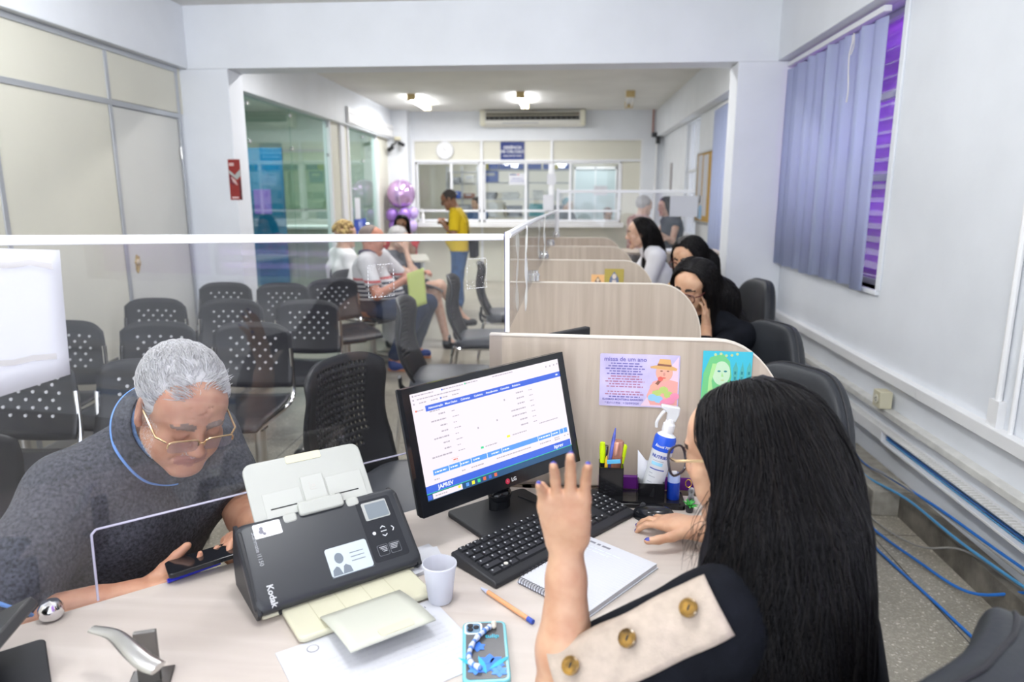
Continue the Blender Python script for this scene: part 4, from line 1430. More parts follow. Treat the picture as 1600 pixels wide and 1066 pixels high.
# screen picture: u right, v down
def emis(name, c, s=1.):
    return mat(name, (0, 0, 0), .25, emit=c, estr=s)
SCM = [emis('screen white', (.93, .86, .93), .78), emis('screen blue', (.055, .13, .62), .95), emis('screen light blue', (.10, .30, .78), .95), emis('screen dark blue', (.03, .09, .20), .9),
       emis('screen grey text', (.42, .38, .44), .9), emis('screen green', (.05, .62, .28), .9), emis('screen yellow', (.85, .82, .05), .9), emis('screen pale text', (.82, .85, 1.0), .95), emis('screen red', (.70, .15, .08), .9)]
scr = MB(TM)
scr.box(sx0, sx1, .0025, .004, sz0, sz1, 0)
SWd, SHt = sx1 - sx0, sz1 - sz0
def sr(u0, v0, u1, v1, m, lay=1):
    scr.box(sx0 + SWd * u0, sx0 + SWd * u1, .0025 - .00022 * lay, .0026, sz1 - SHt * v1, sz1 - SHt * v0, m)
def sl(u0, u1, v, h, m, seed=0, lay=2):
    g = random.Random(seed + int(v * 999))
    u = u0
    while u < u1:
        w_ = g.uniform(.006, .018)
        sr(u, v - h / 2, min(u + w_, u1), v + h / 2, m, lay)
        u += w_ + .004
def stxt(s, u, v, size, m, align='CENTER', bold=.0, lay=3):
    scr.text(s, size, Matrix.Translation((sx0 + SWd * u, .0025 - .00022 * lay, sz1 - SHt * v)) @ RX, m, depth=.0001, align=align, bold=bold)
sr(.08, .135, 1, .19, 1)
for k, (u, s) in enumerate(((.14, 'Administração'), (.235, 'Meus Dados'), (.325, 'Cobrança'), (.41, 'Cadastro'), (.50, 'Atendimento'), (.59, 'Consultas'), (.67, 'Relatório'))):
    stxt(s, u, .1625, .0062, 7, bold=.00008)
sr(.965, .155, .98, .17, 7, 2)
for u0, u1, v in ((.03, .14, .025), (.2, .33, .025), (.34, .42, .022), (.52, .66, .022), (.04, .3, .062), (.05, .09, .098), (.12, .16, .098), (.18, .22, .098), (.25, .29, .098), (.03, .07, .165), (.1, .16, .20)): sl(u0, u1, v, .010, 4, 3)
for u, v, m in ((.19, .025, 1), (.335, .022, 5), (.175, .098, 1), (.015, .025, 4), (.015, .062, 4), (.015, .098, 4), (.9, .055, 4), (.93, .055, 4), (.96, .055, 4), (.985, .05, 4), (.02, .165, 8)): sr(u, v - .008, u + .008, v + .008, m, 2)
for k in range(8):
    v = .24 + .055 * k
    sl(.15 - .05 * (k % 3 == 1) - .03 * (k == 7), .19, v, .013, 4, k)
    sl(.23, .25 + .02 * (k % 2), v + .004, .008, 4, k)
    if k < 7:
        sl(.66 - .05 * (k in (3, 4)), .71, v, .013, 4, k + 20)
        sl(.75, .775, v + .004, .008, 4, k + 30)
for u, v in ((.37, .475), (.50, .455), (.57, .28)): sr(u, v - .012, u + .008, v + .006, 4, 2)
sr(.37, .66, .388, .68, 5); sl(.40, .48, .67, .010, 4, 5)
sr(.55, .63, .572, .652, 6); sl(.59, .69, .641, .010, 4, 6)
sl(.79, .93, .61, .010, 4, 7)
sr(.18, .68, .225, .681, 8); sr(.18, .715, .225, .716, 8); sl(.19, .215, .698, .012, 8, 8)
sr(.06, .735, .985, .785, 2)
for u in (.155, .225, .295, .40, .50, .76, .86, .925, .955): sr(u, .735, u + .003, .785, 7, 2)
for u0, u1 in ((.07, .14), (.165, .21), (.23, .28), (.31, .35), (.43, .48), (.51, .55), (.77, .85), (.87, .91)): sl(u0, u1, .76, .012, 7, 9)
for u0, u1, v in ((.06, .09, .825), (.23, .25, .825), (.29, .37, .825), (.46, .70, .82), (.77, .85, .82), (.88, .92, .81), (.88, .92, .83), (.955, .965, .815), (.98, .99, .815)): sl(u0, u1, v, .010, 4, 10)
sr(.0, .865, .995, .935, 1)
stxt('JAPREV', .12, .90, .0120, 7, bold=.0002)
stxt('itprev', .90, .90, .0120, 7, bold=.0002)
sr(0, .935, 1, 1, 3); sr(0, .933, 1, .938, 5, 2)
sr(.035, .945, .215, .995, 0, 2); sl(.05, .12, .97, .010, 4, 11, 3); sr(.19, .95, .205, .975, 6, 3); sr(.005, .95, .03, .99, 1, 2)
for k, m in enumerate((2, 6, 5, 8, 1, 8)): sr(.24 + .037 * k, .952, .258 + .037 * k, .985, m, 2)
scr.build('screen', SCM, mon)
lg = MB(TM)
RXf = Matrix.Translation((.012, -.0004, -.121)) @ RX
lg.prism(circ(-.012, 0, .0062, 20), 0, .0004, 0, RXf)
lg.text('LG', .0115, RXf @ Matrix.Translation((.006, 0, .0001)), 1, bold=.00025)
lg.text('L', .006, RXf @ Matrix.Translation((-.0115, .0, .0005)), 1, depth=.0001)
lg.build('logo', [mat('logo red', (.50, .02, .06), .4), mat('logo pale', (.62, .62, .62), .4)], mon)
TB = rotz(R(41))
MB(TB).prism(rrect(.225, .155, .012), 0, .012).build('base', MATB, mon, bevel=.003)
MB(TB).tube(spline([(0, .02, .012), (0, .02, .05), (.0, .015, .10), (0, -.0, .16)], 5), [.024] * 16, 14, flat=(.7, 1.2, (0, 1, 0))).build('neck', GLOSSB, mon)
MB(TB).ell((0, .02, .045), (.03, .025, .022), 16).build('neck_collar', GLOSSB, mon)
# screen cables on the desk
o = MB().tube(spline([(-.10, 1.56, .02 + DT), (.0, 1.53, DT + .004), (.12, 1.56, DT + .004), (.16, 1.58, DT + .004)], 6), .0022, 6).build('cable', BLACKP)
tag(o, 'thin black cable running from the monitor foot behind the keyboard', 'cable')

# ---- scanner
sc2 = thing('document_scanner', 'black and cream document scanner with open paper trays', 'scanner', (-.428, 1.181, DT), R(38.8))
CRM = mat('cream scanner plastic', (.62, .60, .46), .4)
CRW = mat('off white tray plastic', (.46, .47, .44), .45)
SBL = mat('charcoal scanner lid', (.028, .031, .038), .38, bump=.05, bscale=900)
dirl = Vector((0, .743, .669))
nl = Vector((0, -.669, .743))
lc = Vector((0, 0, .0835))
TL = Matrix.Identity(4)
TL.col[1][:3], TL.col[2][:3], TL.col[3][:3] = dirl, nl, lc      # lid plane: x right, y up the slope, z off the face
lid = MB(TL)
rings = []
for z, ins in ((-.034, .006), (-.02, .0), (-.006, .0), (-.001, .004), (.0, .010)):
    rings.append([(p[0], p[1], z) for p in rrect(.32 - 2 * ins, .168 - 2 * ins, .016)])
n = len(rings[0])
lid.add([p for r0 in rings for p in r0], [(i * n + k, i * n + (k + 1) % n, (i + 1) * n + (k + 1) % n, (i + 1) * n + k) for i in range(4) for k in range(n)] + [tuple(range(4 * n, 5 * n)), tuple(reversed(range(n)))])
lid.build('lid', SBL, sc2, sharp=50)
side = [(-.040, .0), (-.050, .006), (-.030, .028), (.045, .10), (.075, .125), (.10, .10), (.105, .0)]
YZ = Matrix(((0, 0, 1, 0), (1, 0, 0, 0), (0, 1, 0, 0), (0, 0, 0, 1)))
MB(YZ).prism([(y, z * .96) for y, z in side], -.148, .148).build('body', CRM, sc2, bevel=.004)
MB(YZ).prism([(-.0545, .008), (-.040, .022), (-.034, .018), (-.045, .006)], -.12, .12).build('exit_slot', GROOVE, sc2)
for s in (-1, 1): MB(YZ).prism([(-.045, .004), (-.062, .022), (-.045, .042), (.05, .13), (.085, .13), (.108, .05), (.1, .002)], s * .1535 - .004, s * .1535 + .004).build('side_panel', MATB, sc2, bevel=.002)
# prints on the lid
pr = MB(TL)
pr.prism(rrect(.082, .056, .005, cx=.022, cy=-.035), 0, .0006, 0)
pr.box(-.019, .063, -.0645, -.0628, 0, .0005, 1)
pr.prism(circ(.003, -.030, .0085, 20, .0105), .0006, .0009, 2)
pr.prism([(-.016, -.0615), (-.014, -.050), (-.006, -.044), (.003, -.050), (.012, -.044), (.020, -.050), (.022, -.0615)], .0006, .0009, 2)
pr.prism([(-.001, -.048), (.007, -.048), (.003, -.0615)], .0009, .0011, 0)
for k in range(3): pr.box(.025, .052, -.027 - .008 * k, -.0255 - .008 * k, .0006, .0009, 2)
pr.build('card_print', [mat('pale card print', (.52, .58, .63), .4), mat('card shadow line', (.10, .12, .15), .5), mat('slate print', (.16, .19, .23), .5)], sc2)
cp = MB(TL)
cp.prism(rrect(.072, .13, .006, cx=.103, cy=.004), 0, .0005, 0)
cp.prism(rrect(.052, .038, .003, cx=.103, cy=.044), .0005, .0016, 1)
cp.prism(rrect(.044, .032, .002, cx=.105, cy=.043), .0016, .0019, 2)
def chev(cx, cy, a, s=.005):
    T = TL @ Matrix.Translation((cx, cy, .0006)) @ rotz(a)
    m_ = MB(T)
    cp.v, cp.f, cp.fm = cp.v, cp.f, cp.fm
    for q in ((-1, 1),):
        for sg in (-1, 1):
            vs = [(0, s * .5, 0), (0, s * .1, 0), (sg * s, -s * .6, 0), (sg * s, -s * .2, 0)]
            old = cp.T
            cp.T = T
            cp.add([(x, y, z_) for z_ in (0, .0004) for x, y, _ in vs], [(0, 1, 2, 3), (4, 5, 6, 7), (0, 1, 5, 4), (1, 2, 6, 5), (2, 3, 7, 6), (3, 0, 4, 7)], 3)
            cp.T = old
chev(.104, .006, 0); chev(.104, -.012, math.pi); chev(.124, -.002, -math.pi / 2)
cp.box(.098, .110, -.0035, -.002, .0005, .0009, 3)
cp.prism(circ(.084, -.003, .0035, 12), .0005, .0009, 3)
for cx in (.090, .115):
    cp.prism(rrect(.022, .022, .003, cx=cx, cy=-.040), .0005, .0008, 4)
    cp.prism(rrect(.0205, .0205, .003, cx=cx, cy=-.040), .0008, .0010, 0)
for k in range(4): cp.box(.083 + .002 * k, .098, -.034 - .003 * k, -.0332 - .003 * k, .001, .0012, 3).box(.106, .124 - .002 * k, -.033 - .003 * k, -.0322 - .003 * k, .001, .0012, 3)
cp.build('control_panel', [mat('panel black', (.016, .018, .024), .25), mat('grey display rim', (.42, .43, .42), .25), mat('blank grey display', (.20, .23, .26), .15), mat('pale icons', (.72, .74, .78), .4), mat('grey icon rim', (.14, .15, .17), .4)], sc2)
tx = MB(TL)
Tt = Matrix.Translation((-.128, -.060, .0003)) @ rotz(R(-90))
tx.text('Kodak', .0155, Tt, 0, bold=.0004)
tx.build('lettering', mat('silver letters', (.55, .56, .58), .3), sc2)
tx = MB(TL)
tx.text('Scanmate i1150', .0105, Matrix.Translation((-.131, .030, .0003)) @ rotz(R(-90)), 0, bold=.0001)
tx.build('lettering', mat('grey letters', (.30, .31, .33), .4), sc2)
st = MB(TL).prism(rrect(.050, .028, .003, cx=-.105, cy=.062), 0, .0007, 0)
for p_ in ((-.116, .066, .0035), (-.117, .060, .0045), (-.112, .055, .003)): st.prism(circ(*p_, 10), .0007, .001, 1)
for k in range(3): st.box(-.106, -.086 - .004 * k, .068 - .005 * k, .0695 - .005 * k, .0007, .0009, 2)
st.build('asset_label', [WHITE, INK, mat('pale label print', (.60, .60, .62), .7)], sc2)
# raised paper tray at the back, exit tray and its extension in front
def tray_T(o, up, ang=0):
    up = Vector(up).normalized()
    T = Matrix.Identity(4)
    T.col[1][:3] = up
    T.col[2][:3] = Vector((1, 0, 0)).cross(up)
    T.col[3][:3] = Vector(o)
    return T
TT = tray_T((-.004, .055, .118), (0, .66, .75))
t_ = MB(TT).prism([(-.118, 0), (.118, 0)] + [p for p in rrect(.236, .2, .018, cx=0, cy=.035)[:10]], -.004, .004)
t_.build('paper_tray', CRW, sc2, bevel=.0025)
rb = MB(TT)
rb.box(-.095, -.022, .0, .068, .004, .0055).box(.03, .105, .0, .075, .004, .0055).box(-.018, .026, .0, .085, .004, .0075)
rb.build('tray_rib', mat('tray panel', (.49, .50, .47), .5), sc2, bevel=.001)
for x0 in (-.085, .04): MB(TT).box(x0, x0 + .05, .034, .0365, .0055, .0058).build('tray_slot', GROOVE, sc2)
MB(TT).prism(rrect(.07, .016, .003, cx=0, cy=.127), .002, .0052).build('tray_tab', mat('cream tab', (.68, .64, .46), .45), sc2)
ic = MB(TT).box(-.004, .010, .055, .057, .0075, .0079).box(-.004, -.002, .057, .071, .0075, .0079).box(.0, .008, .06, .066, .0075, .0079, 0)
ic.build('tray_icon', mat('faint grey icon', (.50, .49, .46), .6), sc2)
MB(TT).prism(rrect(.088, .026, .006, cx=.006, cy=.020), .0056, .018).build('paper_guide', CRW, sc2, bevel=.003)
for s in (-1, 1): MB(TT).prism(rrect(.026, .018, .006, cx=.006 + s * .062, cy=.010), .0056, .012).build('guide_knob', CRW, sc2, bevel=.003)
ET = tray_T((.0, -.028, .026), (0, -.98, -.12))
MB(Matrix.Translation((0, 0, 0))).prism([(p[0], p[1]) for p in rrect(.25, .12, .012, cx=.010, cy=-.090)], .002, .014).build('exit_tray', CRM, sc2, bevel=.004)
g_ = MB()
for x in (-.07, -.02, .03, .075): g_.box(x, x + .0012, -.145, -.05, .014, .0143)
g_.build('tray_groove', mat('cream groove', (.50, .48, .34), .6), sc2)
ex = MB()
ex.grid(lambda u, v: (-.068 + .150 * u, -.115 - .140 * v, .0165 + .016 * v + .004 * math.sin(math.pi * v)), 8, 8)
ex.build('tray_extension', mat('pale extension flap', (.56, .57, .50), .4), sc2, solid=.003)
MB().prism(rrect(.06, .02, .004, cx=.018, cy=-.238), .0330, .0352, 0).build('flap_grip', CRM, sc2)
for sx in (-.12, .12): MB().cyl((sx, .08, 0), (sx, .08, .02), .008, n=10).build('foot', MATB, sc2)

# ---- keyboard
k0, k1 = atz(775, 922, DT), atz(987, 810, DT)
ka = math.atan2((k1 - k0).y, (k1 - k0).x)
kb = thing('keyboard', 'black computer keyboard between the monitor and the open notebook', 'keyboard', (*k0.xy, DT), ka)
MB(YZ).prism([(0, 0), (.135, 0), (.135, .024), (.128, .028), (.006, .013), (0, .009)], 0, .445).build('keyboard_case', MATB, kb, bevel=.003)
rows = [(.113, [1] * 15), (.092, [1] * 13 + [2]), (.074, [1.5] + [1] * 12 + [1.5]), (.056, [1.8] + [1] * 11 + [2.2]), (.038, [2.3] + [1] * 10 + [2.7]), (.020, [1.4, 1.2, 1.2, 6, 1.2, 1.2, 1.4, 1.4])]
KC, KL = mat('black key', (.020, .021, .025), .4), mat('white key legend', (.62, .63, .66), .5)
nk = 0
def key(x, y, w_, d_):
    global nk
    z = .010 + y * .115
    vs, fs = [], []
    q = MB()
    for (a, b_, zz) in ((0, 0, 0), (.0022, .0018, .0075)):
        vs += [(x + a, y + b_, z + zz), (x + w_ - a, y + b_, z + zz), (x + w_ - a, y + d_ - b_, z + zz + .001), (x + a, y + d_ - b_, z + zz + .001)]
    q.add(vs, [(0, 1, 2, 3), (4, 5, 6, 7), (0, 1, 5, 4), (1, 2, 6, 5), (2, 3, 7, 6), (3, 0, 4, 7)], 0)
    lx, ly = x + w_ * .22, y + d_ * .55
    q.box(lx, lx + .0028, ly, ly + .0034, z + .0078, z + .0088, 1)
    q.build('key', [KC, KL], kb)
    nk += 1
for y, ws in rows:
    u = .0185 if y < .11 else .0192
    x, tot = .012, sum(ws)
    unit = .290 / tot
    for w_ in ws:
        if nk < 82: key(x, y, w_ * unit - .001, .0165)
        x += w_ * unit
for c in range(3):
    for y in (.092, .074): key(.312 + .019 * c, y, .017, .0165)
rest = MB()
def keys_rest(x, y, w_=.017, d_=.0165):
    z = .010 + y * .115
    rest.add([(x, y, z), (x + w_, y, z), (x + w_, y + d_, z), (x, y + d_, z), (x + .002, y + .002, z + .0075), (x + w_ - .002, y + .002, z + .0075), (x + w_ - .002, y + d_ - .002, z + .0085), (x + .002, y + d_ - .002, z + .0085)],
             [(0, 1, 2, 3), (4, 5, 6, 7), (0, 1, 5, 4), (1, 2, 6, 5), (2, 3, 7, 6), (3, 0, 4, 7)], 0)
    rest.box(x + .005, x + .008, y + .009, y + .0125, z + .0078, z + .0088, 1)
for c in range(4):
    for y in (.092, .074, .056, .038, .020): keys_rest(.376 + .0165 * c, y, .015)
keys_rest(.331, .038); keys_rest(.312, .020); keys_rest(.331, .020); keys_rest(.350, .020)
o = rest.build('number_keys', [KC, KL], kb)
o['kind'] = 'stuff'
MB().cyl((.055, .030, .0205), (.055, .030, .0222), .0045, n=14).build('status_dot', mat('pale dot', (.66, .64, .58), .4), kb)
MB().cyl((.245, .112, .0305), (.245, .112, .0322), .005, n=14).build('status_dot', MATS['pale dot'], kb)

# ---- mouse
mc = atz(1022, 806, DT + .01)
ms = thing('computer_mouse', 'glossy black mouse under the attendant\'s right hand', 'mouse', (mc.x, mc.y, DT), R(62))
def mshape(u, v):
    th, ph = math.pi * .5 * u, 2 * math.pi * v
    c = math.cos(th) ** .6
    return (.030 * c * math.cos(ph) * (1 - .12 * abs(math.sin(ph))), .052 * c * math.sin(ph), .034 * math.sin(th) ** .8 * (1 - .2 * math.sin(ph) * c))
MB().grid(mshape, 12, 28).build('mouse_shell', GLOSSB, ms, sharp=180)
MB().cyl((-.004, .028, .029), (.004, .028, .029), .006, n=12).build('scroll_wheel', DGREY, ms)
o = MB().tube(spline([(.21, 1.60, DT + .003), (.17, 1.625, DT + .003), (.09, 1.60, DT + .003), (.045, 1.585, DT + .003)], 6), .0018, 6).build('cable', BLACKP)
tag(o, 'thin black mouse cable lying in front of the pen holder', 'cable')

# ---- notebook, spiral bound
na, nb_, nc = atz(836, 908, DT), atz(922, 846, DT), atz(1014, 884, DT)
ang = math.atan2((nc - nb_).y, (nc - nb_).x)
nt_ = thing('notebook', 'open white spiral notebook under the raised forearm', 'notebook', (*nb_.xy, DT), ang)
NW, NL = .165, .225
pg = MB()
pg.box(0, NW, -NL, 0, .002, .011, 0)
for k in range(24): pg.box(.008, NW - .006, -.03 - .008 * k, -.0296 - .008 * k, .011, .0112, 1)
wordline(pg, .012, .065, -.016, .006, 2, .0112, 4)
wordline(pg, .012, .10, -.034, .004, 1, .0112, 5)
wordline(pg, .012, .08, -.046, .004, 1, .0112, 6)
pg.build('pages', [PAPER, mat('faint blue rule', (.66, .70, .82), .8), INK], nt_)
MB().box(-.004, NW + .002, -NL - .003, .002, 0, .0022).build('cover', mat('pale cover', (.62, .64, .72), .5), nt_)
sp = MB()
for k in range(26):
    x = .004 + k * (NW - .008) / 25
    sp.tube([(x + .0008 * math.cos(a), -NL - .002 + .006 * math.cos(a), .007 + .007 * math.sin(a)) for a in [2 * math.pi * q / 10 for q in range(10)]], .0008, 5, closed=True)
for k in range(20):
    y = -.01 - k * .0108
    sp.tube([(-.002 + .005 * math.cos(a), y, .007 + .007 * math.sin(a)) for a in [2 * math.pi * q / 10 for q in range(10)]], .0007, 5, closed=True)
sp.build('spiral_wire', mat('dark wire', (.10, .10, .12), .3, .8), nt_)

# ---- papers and phone, cup, pen
u0 = atz(430, 1022, DT)
sh = thing('paper_sheet', 'white printed form lying below the scanner exit tray', 'paper', (*u0.xy, DT), R(37.5))
p_ = MB().box(0, .285, -.21, 0, .0, .0012, 0)
p_.prism(circ(.055, -.022, .010, 14), .0012, .0014, 2).prism(circ(.055, -.022, .0085, 14), .0014, .0016, 0)
for k in range(14):
    wordline(p_, .09 if k < 4 else .02, .2 if k < 3 else .265, -.012 - .0125 * k, .004, 1, .0013, k)
wordline(p_, .225, .262, -.018, .006, 2, .0013, 40)
p_.build('printed_page', [PAPER, mat('light print', (.58, .59, .64), .8), INK], sh)
q0 = atz(655, 890, DT)
q = MB()
for k, (a, d) in enumerate(((0, 0), (6, .004), (-5, .008), (11, .002))):
    q.box(-.06, .055, -.045, .045, k * .0022, k * .0022 + .0016, 0, rotz(R(a + 30)))
put(q, 'paper_slips', PAPER, 'small pile of white paper slips behind the plastic cup', 'paper', (q0.x - .01, q0.y + .02, DT))
ph0 = atz(724, 982, DT)
ph = thing('smartphone', 'smartphone in a teal flowered case lying by the paper', 'phone', (*ph0.xy, DT), R(8))
P = MB(Matrix.Translation((.036, -.075, 0)))
P.prism(rrect(.074, .153, .011), 0, .011).build('phone_case', mat('teal phone case', (.16, .48, .55), .2), ph, bevel=.002)
P = MB(Matrix.Translation((.036, -.075, 0)))
P.prism(rrect(.063, .142, .007), .011, .0116, 0)
def petal(cx, cy, a, L, w_, m, z):
    pts = [(math.sin(t) * w_ / 2 * math.sin(math.pi * .5 + 0), 0) for t in (0,)]
    pts = [(w_ / 2 * math.sin(math.pi * t) * s, L * t) for s, ts in ((1, [0, .2, .4, .6, .8, 1]), (-1, [.8, .6, .4, .2])) for t in ts]
    P.prism(pts, z, z + .0003, m, Matrix.Translation((cx, cy, 0)) @ rotz(a))
for k, (cx, cy, r0, n_, m) in enumerate(((.006, -.036, .024, 7, 1), (.020, -.055, .014, 6, 2), (-.016, -.048, .014, 6, 2), (-.012, .006, .013, 6, 1))):
    for j in range(n_): petal(cx, cy, 2 * math.pi * j / n_ + k, r0, r0 * .62, m, .0116 + .0003 * (j % 2) + .0002 * k)
for cx, cy, a, L in ((-.004, -.05, R(52), .05), (.004, -.05, R(-48), .045), (0, -.06, R(15), .045)): petal(cx, cy, a, L, .009, 3, .0120)
P.text('tulip', .013, Matrix.Translation((.012, .033, .0119)), 3, bold=.0002)
P.build('flower_print', [mat('dark case window', (.075, .075, .08), .25), mat('blue flower', (.04, .20, .75), .4), mat('bright blue flower', (.10, .32, .90), .4), mat('turquoise leaf', (.03, .45, .62), .4)], ph)
P = MB(Matrix.Translation((.036, -.075, 0)))
P.prism(rrect(.030, .032, .008, cx=-.019, cy=.055), .011, .0128, 0).prism(rrect(.024, .026, .006, cx=-.019, cy=.055), .0128, .0131, 1)
for x, y in ((-.024, .061), (-.024, .050), (-.014, .056)): P.cyl((x, y, .0131), (x, y, .0146), .0048, n=16, m=2)
P.build('camera_bump', [mat('pale ring', (.72, .78, .80), .3), mat('slate camera island', (.13, .24, .36), .2), GLOSSB], ph)
bs = MB(Matrix.Translation((.036, -.075, 0)))
pts = spline([(.008, .052, .016), (-.004, .035, .018), (-.018, .012, .018), (-.026, -.015, .017), (-.024, -.038, .017), (-.010, -.052, .017)], 5)
for k, p in enumerate(pts): bs.ell(tuple(p), .0042 if k % 4 else .0052, 10, k % 3 == 1)
bs.ell((.016, .060, .0165), .005, 10, 2).ell((.016, .053, .0165), .0045, 10, 2)
bs.build('bead_strap', [mat('milky bead', (.62, .68, .85), .2), mat('blue bead', (.12, .25, .65), .2), mat('cream charm', (.75, .68, .58), .4)], ph)
c0 = atz(688, 938, DT)
cup = thing('plastic_cup', 'translucent white disposable cup in front of the paper slips', 'cup', (*c0.xy, DT))
MB().lathe([(0, .001), (.021, .001), (.022, .004), (.030, .070), (.0315, .071), (.0315, .075), (.030, .076), (.0288, .070), (.0205, .003), (0, .003)], 36, caps=False).build('cup_wall', fabric('translucent cup plastic', (.80, .81, .87), .45), cup)
pa, pz = atz(752, 918, DT + .005), atz(833, 972, DT + .005)
pen = thing('pen', 'orange ballpoint pen with blue cap lying beside the keyboard', 'pen', (*pa.xy, DT + .0045), math.atan2((pz - pa).y, (pz - pa).x))
L = (pz - pa).length
MB().cyl((.02, 0, 0), (L - .012, 0, 0), .0042, n=10).build('pen_barrel', mat('orange pen barrel', (.72, .34, .16), .25), pen)
MB().cyl((0, 0, -.001), (.02, 0, 0), .0015, .004, n=10).build('pen_tip', mat('pale blue tip', (.48, .52, .70), .4), pen)
MB().cyl((L - .014, 0, 0), (L, 0, 0), .0044, n=10).build('pen_plug', mat('blue pen plug', (.03, .08, .45), .4), pen)

# ---- pen holder with two cups and tray
h0 = atz(975, 782, DT)
SMK = mat('smoky black acrylic', (.012, .012, .014), .1, alpha=.93)
ph_ = thing('pen_holder', 'black desk organizer with a tall pen cup and a low cup', 'organizer', (h0.x, h0.y, DT), R(-2))
MB().prism(rrect(.215, .085, .008, cx=.035, cy=.0), 0, .012).build('tray', SMK, ph_, bevel=.002)
MB().prism(rrect(.20, .012, .004, cx=.03, cy=-.036), .012, .017).build('tray_rim', SMK, ph_)
def cupbox(x, w_, d_, h_):
    b = MB()
    for a in ((x - w_ / 2, x + w_ / 2, -d_ / 2, -d_ / 2 + .003), (x - w_ / 2, x + w_ / 2, d_ / 2 - .003, d_ / 2), (x - w_ / 2, x - w_ / 2 + .003, -d_ / 2, d_ / 2), (x + w_ / 2 - .003, x + w_ / 2, -d_ / 2, d_ / 2)):
        b.box(*a, .012, h_)
    b.build('cup_box', SMK, ph_)
cupbox(-.034, .058, .058, .094)
cupbox(.062, .062, .058, .058)
base_ = Vector((h0.x, h0.y, DT))
def lean(name, label, cat, at, top, rb, parts, z0=.016):
    """thing standing in a cup: a local z axis from at to top"""
    a, b_ = base_ + Vector((*at, z0)), base_ + Vector(top)
    t = thing(name, label, cat, a)
    v = (b_ - a)
    t.rotation_mode = 'QUATERNION'
    t.rotation_quaternion = v.to_track_quat('Z', 'Y')
    for n_, prof, m in parts(v.length): MB().lathe(prof, 14).build(n_, m, t)
    return t
NEON = mat('neon yellow plastic', (.62, .85, .0), .35)
lean('highlighter', 'neon yellow highlighter at the left of the tall pen cup', 'pen', (-.052, .0), (-.056, .0, .148), .007, lambda L: [('pen_barrel', [(0, 0), (.006, .001), (.0065, L * .7)], BLACKP), ('pen_cap', [(.007, L * .62), (.0075, L * .9), (.006, L), (0, L)], NEON)])
lean('highlighter', 'neon yellow marker at the right of the tall pen cup, thin end down', 'pen', (-.018, .008), (-.002, .005, .142), .006, lambda L: [('pen_barrel', [(0, 0), (.002, .001), (.0045, L * .55), (.0065, L * .8), (.0065, L * .97), (.004, L), (0, L)], NEON)])
lean('pen', 'blue and white twisted pen, tallest in the pen cup', 'pen', (-.050, -.008), (-.026, .0, .185), .004, lambda L: [('pen_barrel', [(0, 0), (.0045, .001), (.0045, L * .85), (.0012, L), (0, L)], mat('blue striped barrel', (.12, .16, .62), .25, noise=.6, nscale=60, stretch=(1, 1, .3)))])
lean('cream_tube', 'copper coloured tube of hand cream standing in the pen cup', 'tube', (-.030, .006), (-.018, .004, .152), .013, lambda L: [('tube_body', [(0, 0), (.014, .001), (.0155, L * .72)], mat('copper tube', (.50, .22, .15), .3, .4)), ('tube_cap', [(.0145, L * .72), (.0145, L * .97), (.012, L), (0, L)], mat('copper cap', (.55, .27, .20), .22, .5))])
lean('pen', 'yellow pencil stub low in the pen cup', 'pen', (-.048, -.014), (-.046, -.012, .118), .004, lambda L: [('pen_barrel', [(0, 0), (.004, .001), (.004, L * .9), (.001, L), (0, L)], mat('amber barrel', (.75, .45, .02), .3))])
lean('pen', 'black pen with clip behind the left highlighter', 'pen', (-.056, .012), (-.046, .012, .136), .004, lambda L: [('pen_barrel', [(0, 0), (.0045, .001), (.0045, L), (0, L)], BLACKP), ('pen_clip', [(.006, L * .8), (.007, L * .85), (.006, L)], STEEL)])
o = MB().box(0, .032, -.002, .002, 0, .009, 0, Matrix.Rotation(R(-5), 4, 'Y')).build('sticky_flag', mat('sky blue flag', (.12, .50, .80), .5))
o.location = base_ + Vector((-.046, -.031, .106))
tag(o, 'sky blue sticky flag across the pens in the tall cup', 'sticky note')
# folded papers and the spray bottle in the low cup
q = MB()
q.add([(-.024, .0, .02), (.010, .004, .02), (.012, .01, .10), (-.004, .012, .098), (-.026, .004, .128)], [(0, 1, 2, 3, 4)])
q.add([(-.006, -.004, .02), (.02, -.004, .02), (.02, .004, .14), (.004, .004, .11)], [(0, 1, 2, 3)])
o = q.build('folded_paper', PAPER, solid=.0008)
o.location = base_ + Vector((.056, .006, .0))
tag(o, 'folded white paper sticking out of the low cup behind the spray bottle', 'paper')
a, b_ = base_ + Vector((.062, -.004, .02)), base_ + Vector((.101, .0, .20))
sb = thing('spray_bottle', 'white and blue spray bottle leaning in the low cup', 'bottle', a)
sb.rotation_mode = 'QUATERNION'
sb.rotation_quaternion = (b_ - a).to_track_quat('Z', 'Y')
BW = mat('bottle white', (.80, .82, .86), .3)
BB = mat('bottle blue', (.015, .09, .62), .35)
MB().lathe([(0, 0), (.023, .0), (.025, .004), (.025, .122), (.0255, .123), (.0255, .148), (.022, .155), (.013, .161), (.012, .166)], 36).build('bottle_body', BW, sb)
MB().lathe([(.0258, .118), (.0258, .1475), (.0225, .1545)], 36, caps=False).build('label_band', BB, sb)
ti = sb.rotation_quaternion.inverted() @ (Vector((0, 0, EYE)) - a)      # towards where the label faces: the desk's sitter
fa = math.atan2(ti.y, ti.x)
lb = MB()
def onb(s, size, z, m, r0=.0256, bold=0.):
    q = MB()
    q.text(s, size, None, 0, depth=.0002, bold=bold)
    vs = []
    for x, y, zz in q.v:
        aa = fa + x / r0
        vs.append(((r0 + zz) * math.cos(aa), (r0 + zz) * math.sin(aa), z + y))
    lb.add(vs, q.f, m)
onb('Álcool 70%', .0085, .130, 1, .0262, .0002)
onb('NUTRIEX', .0105, .104, 0, .0254, .0003)
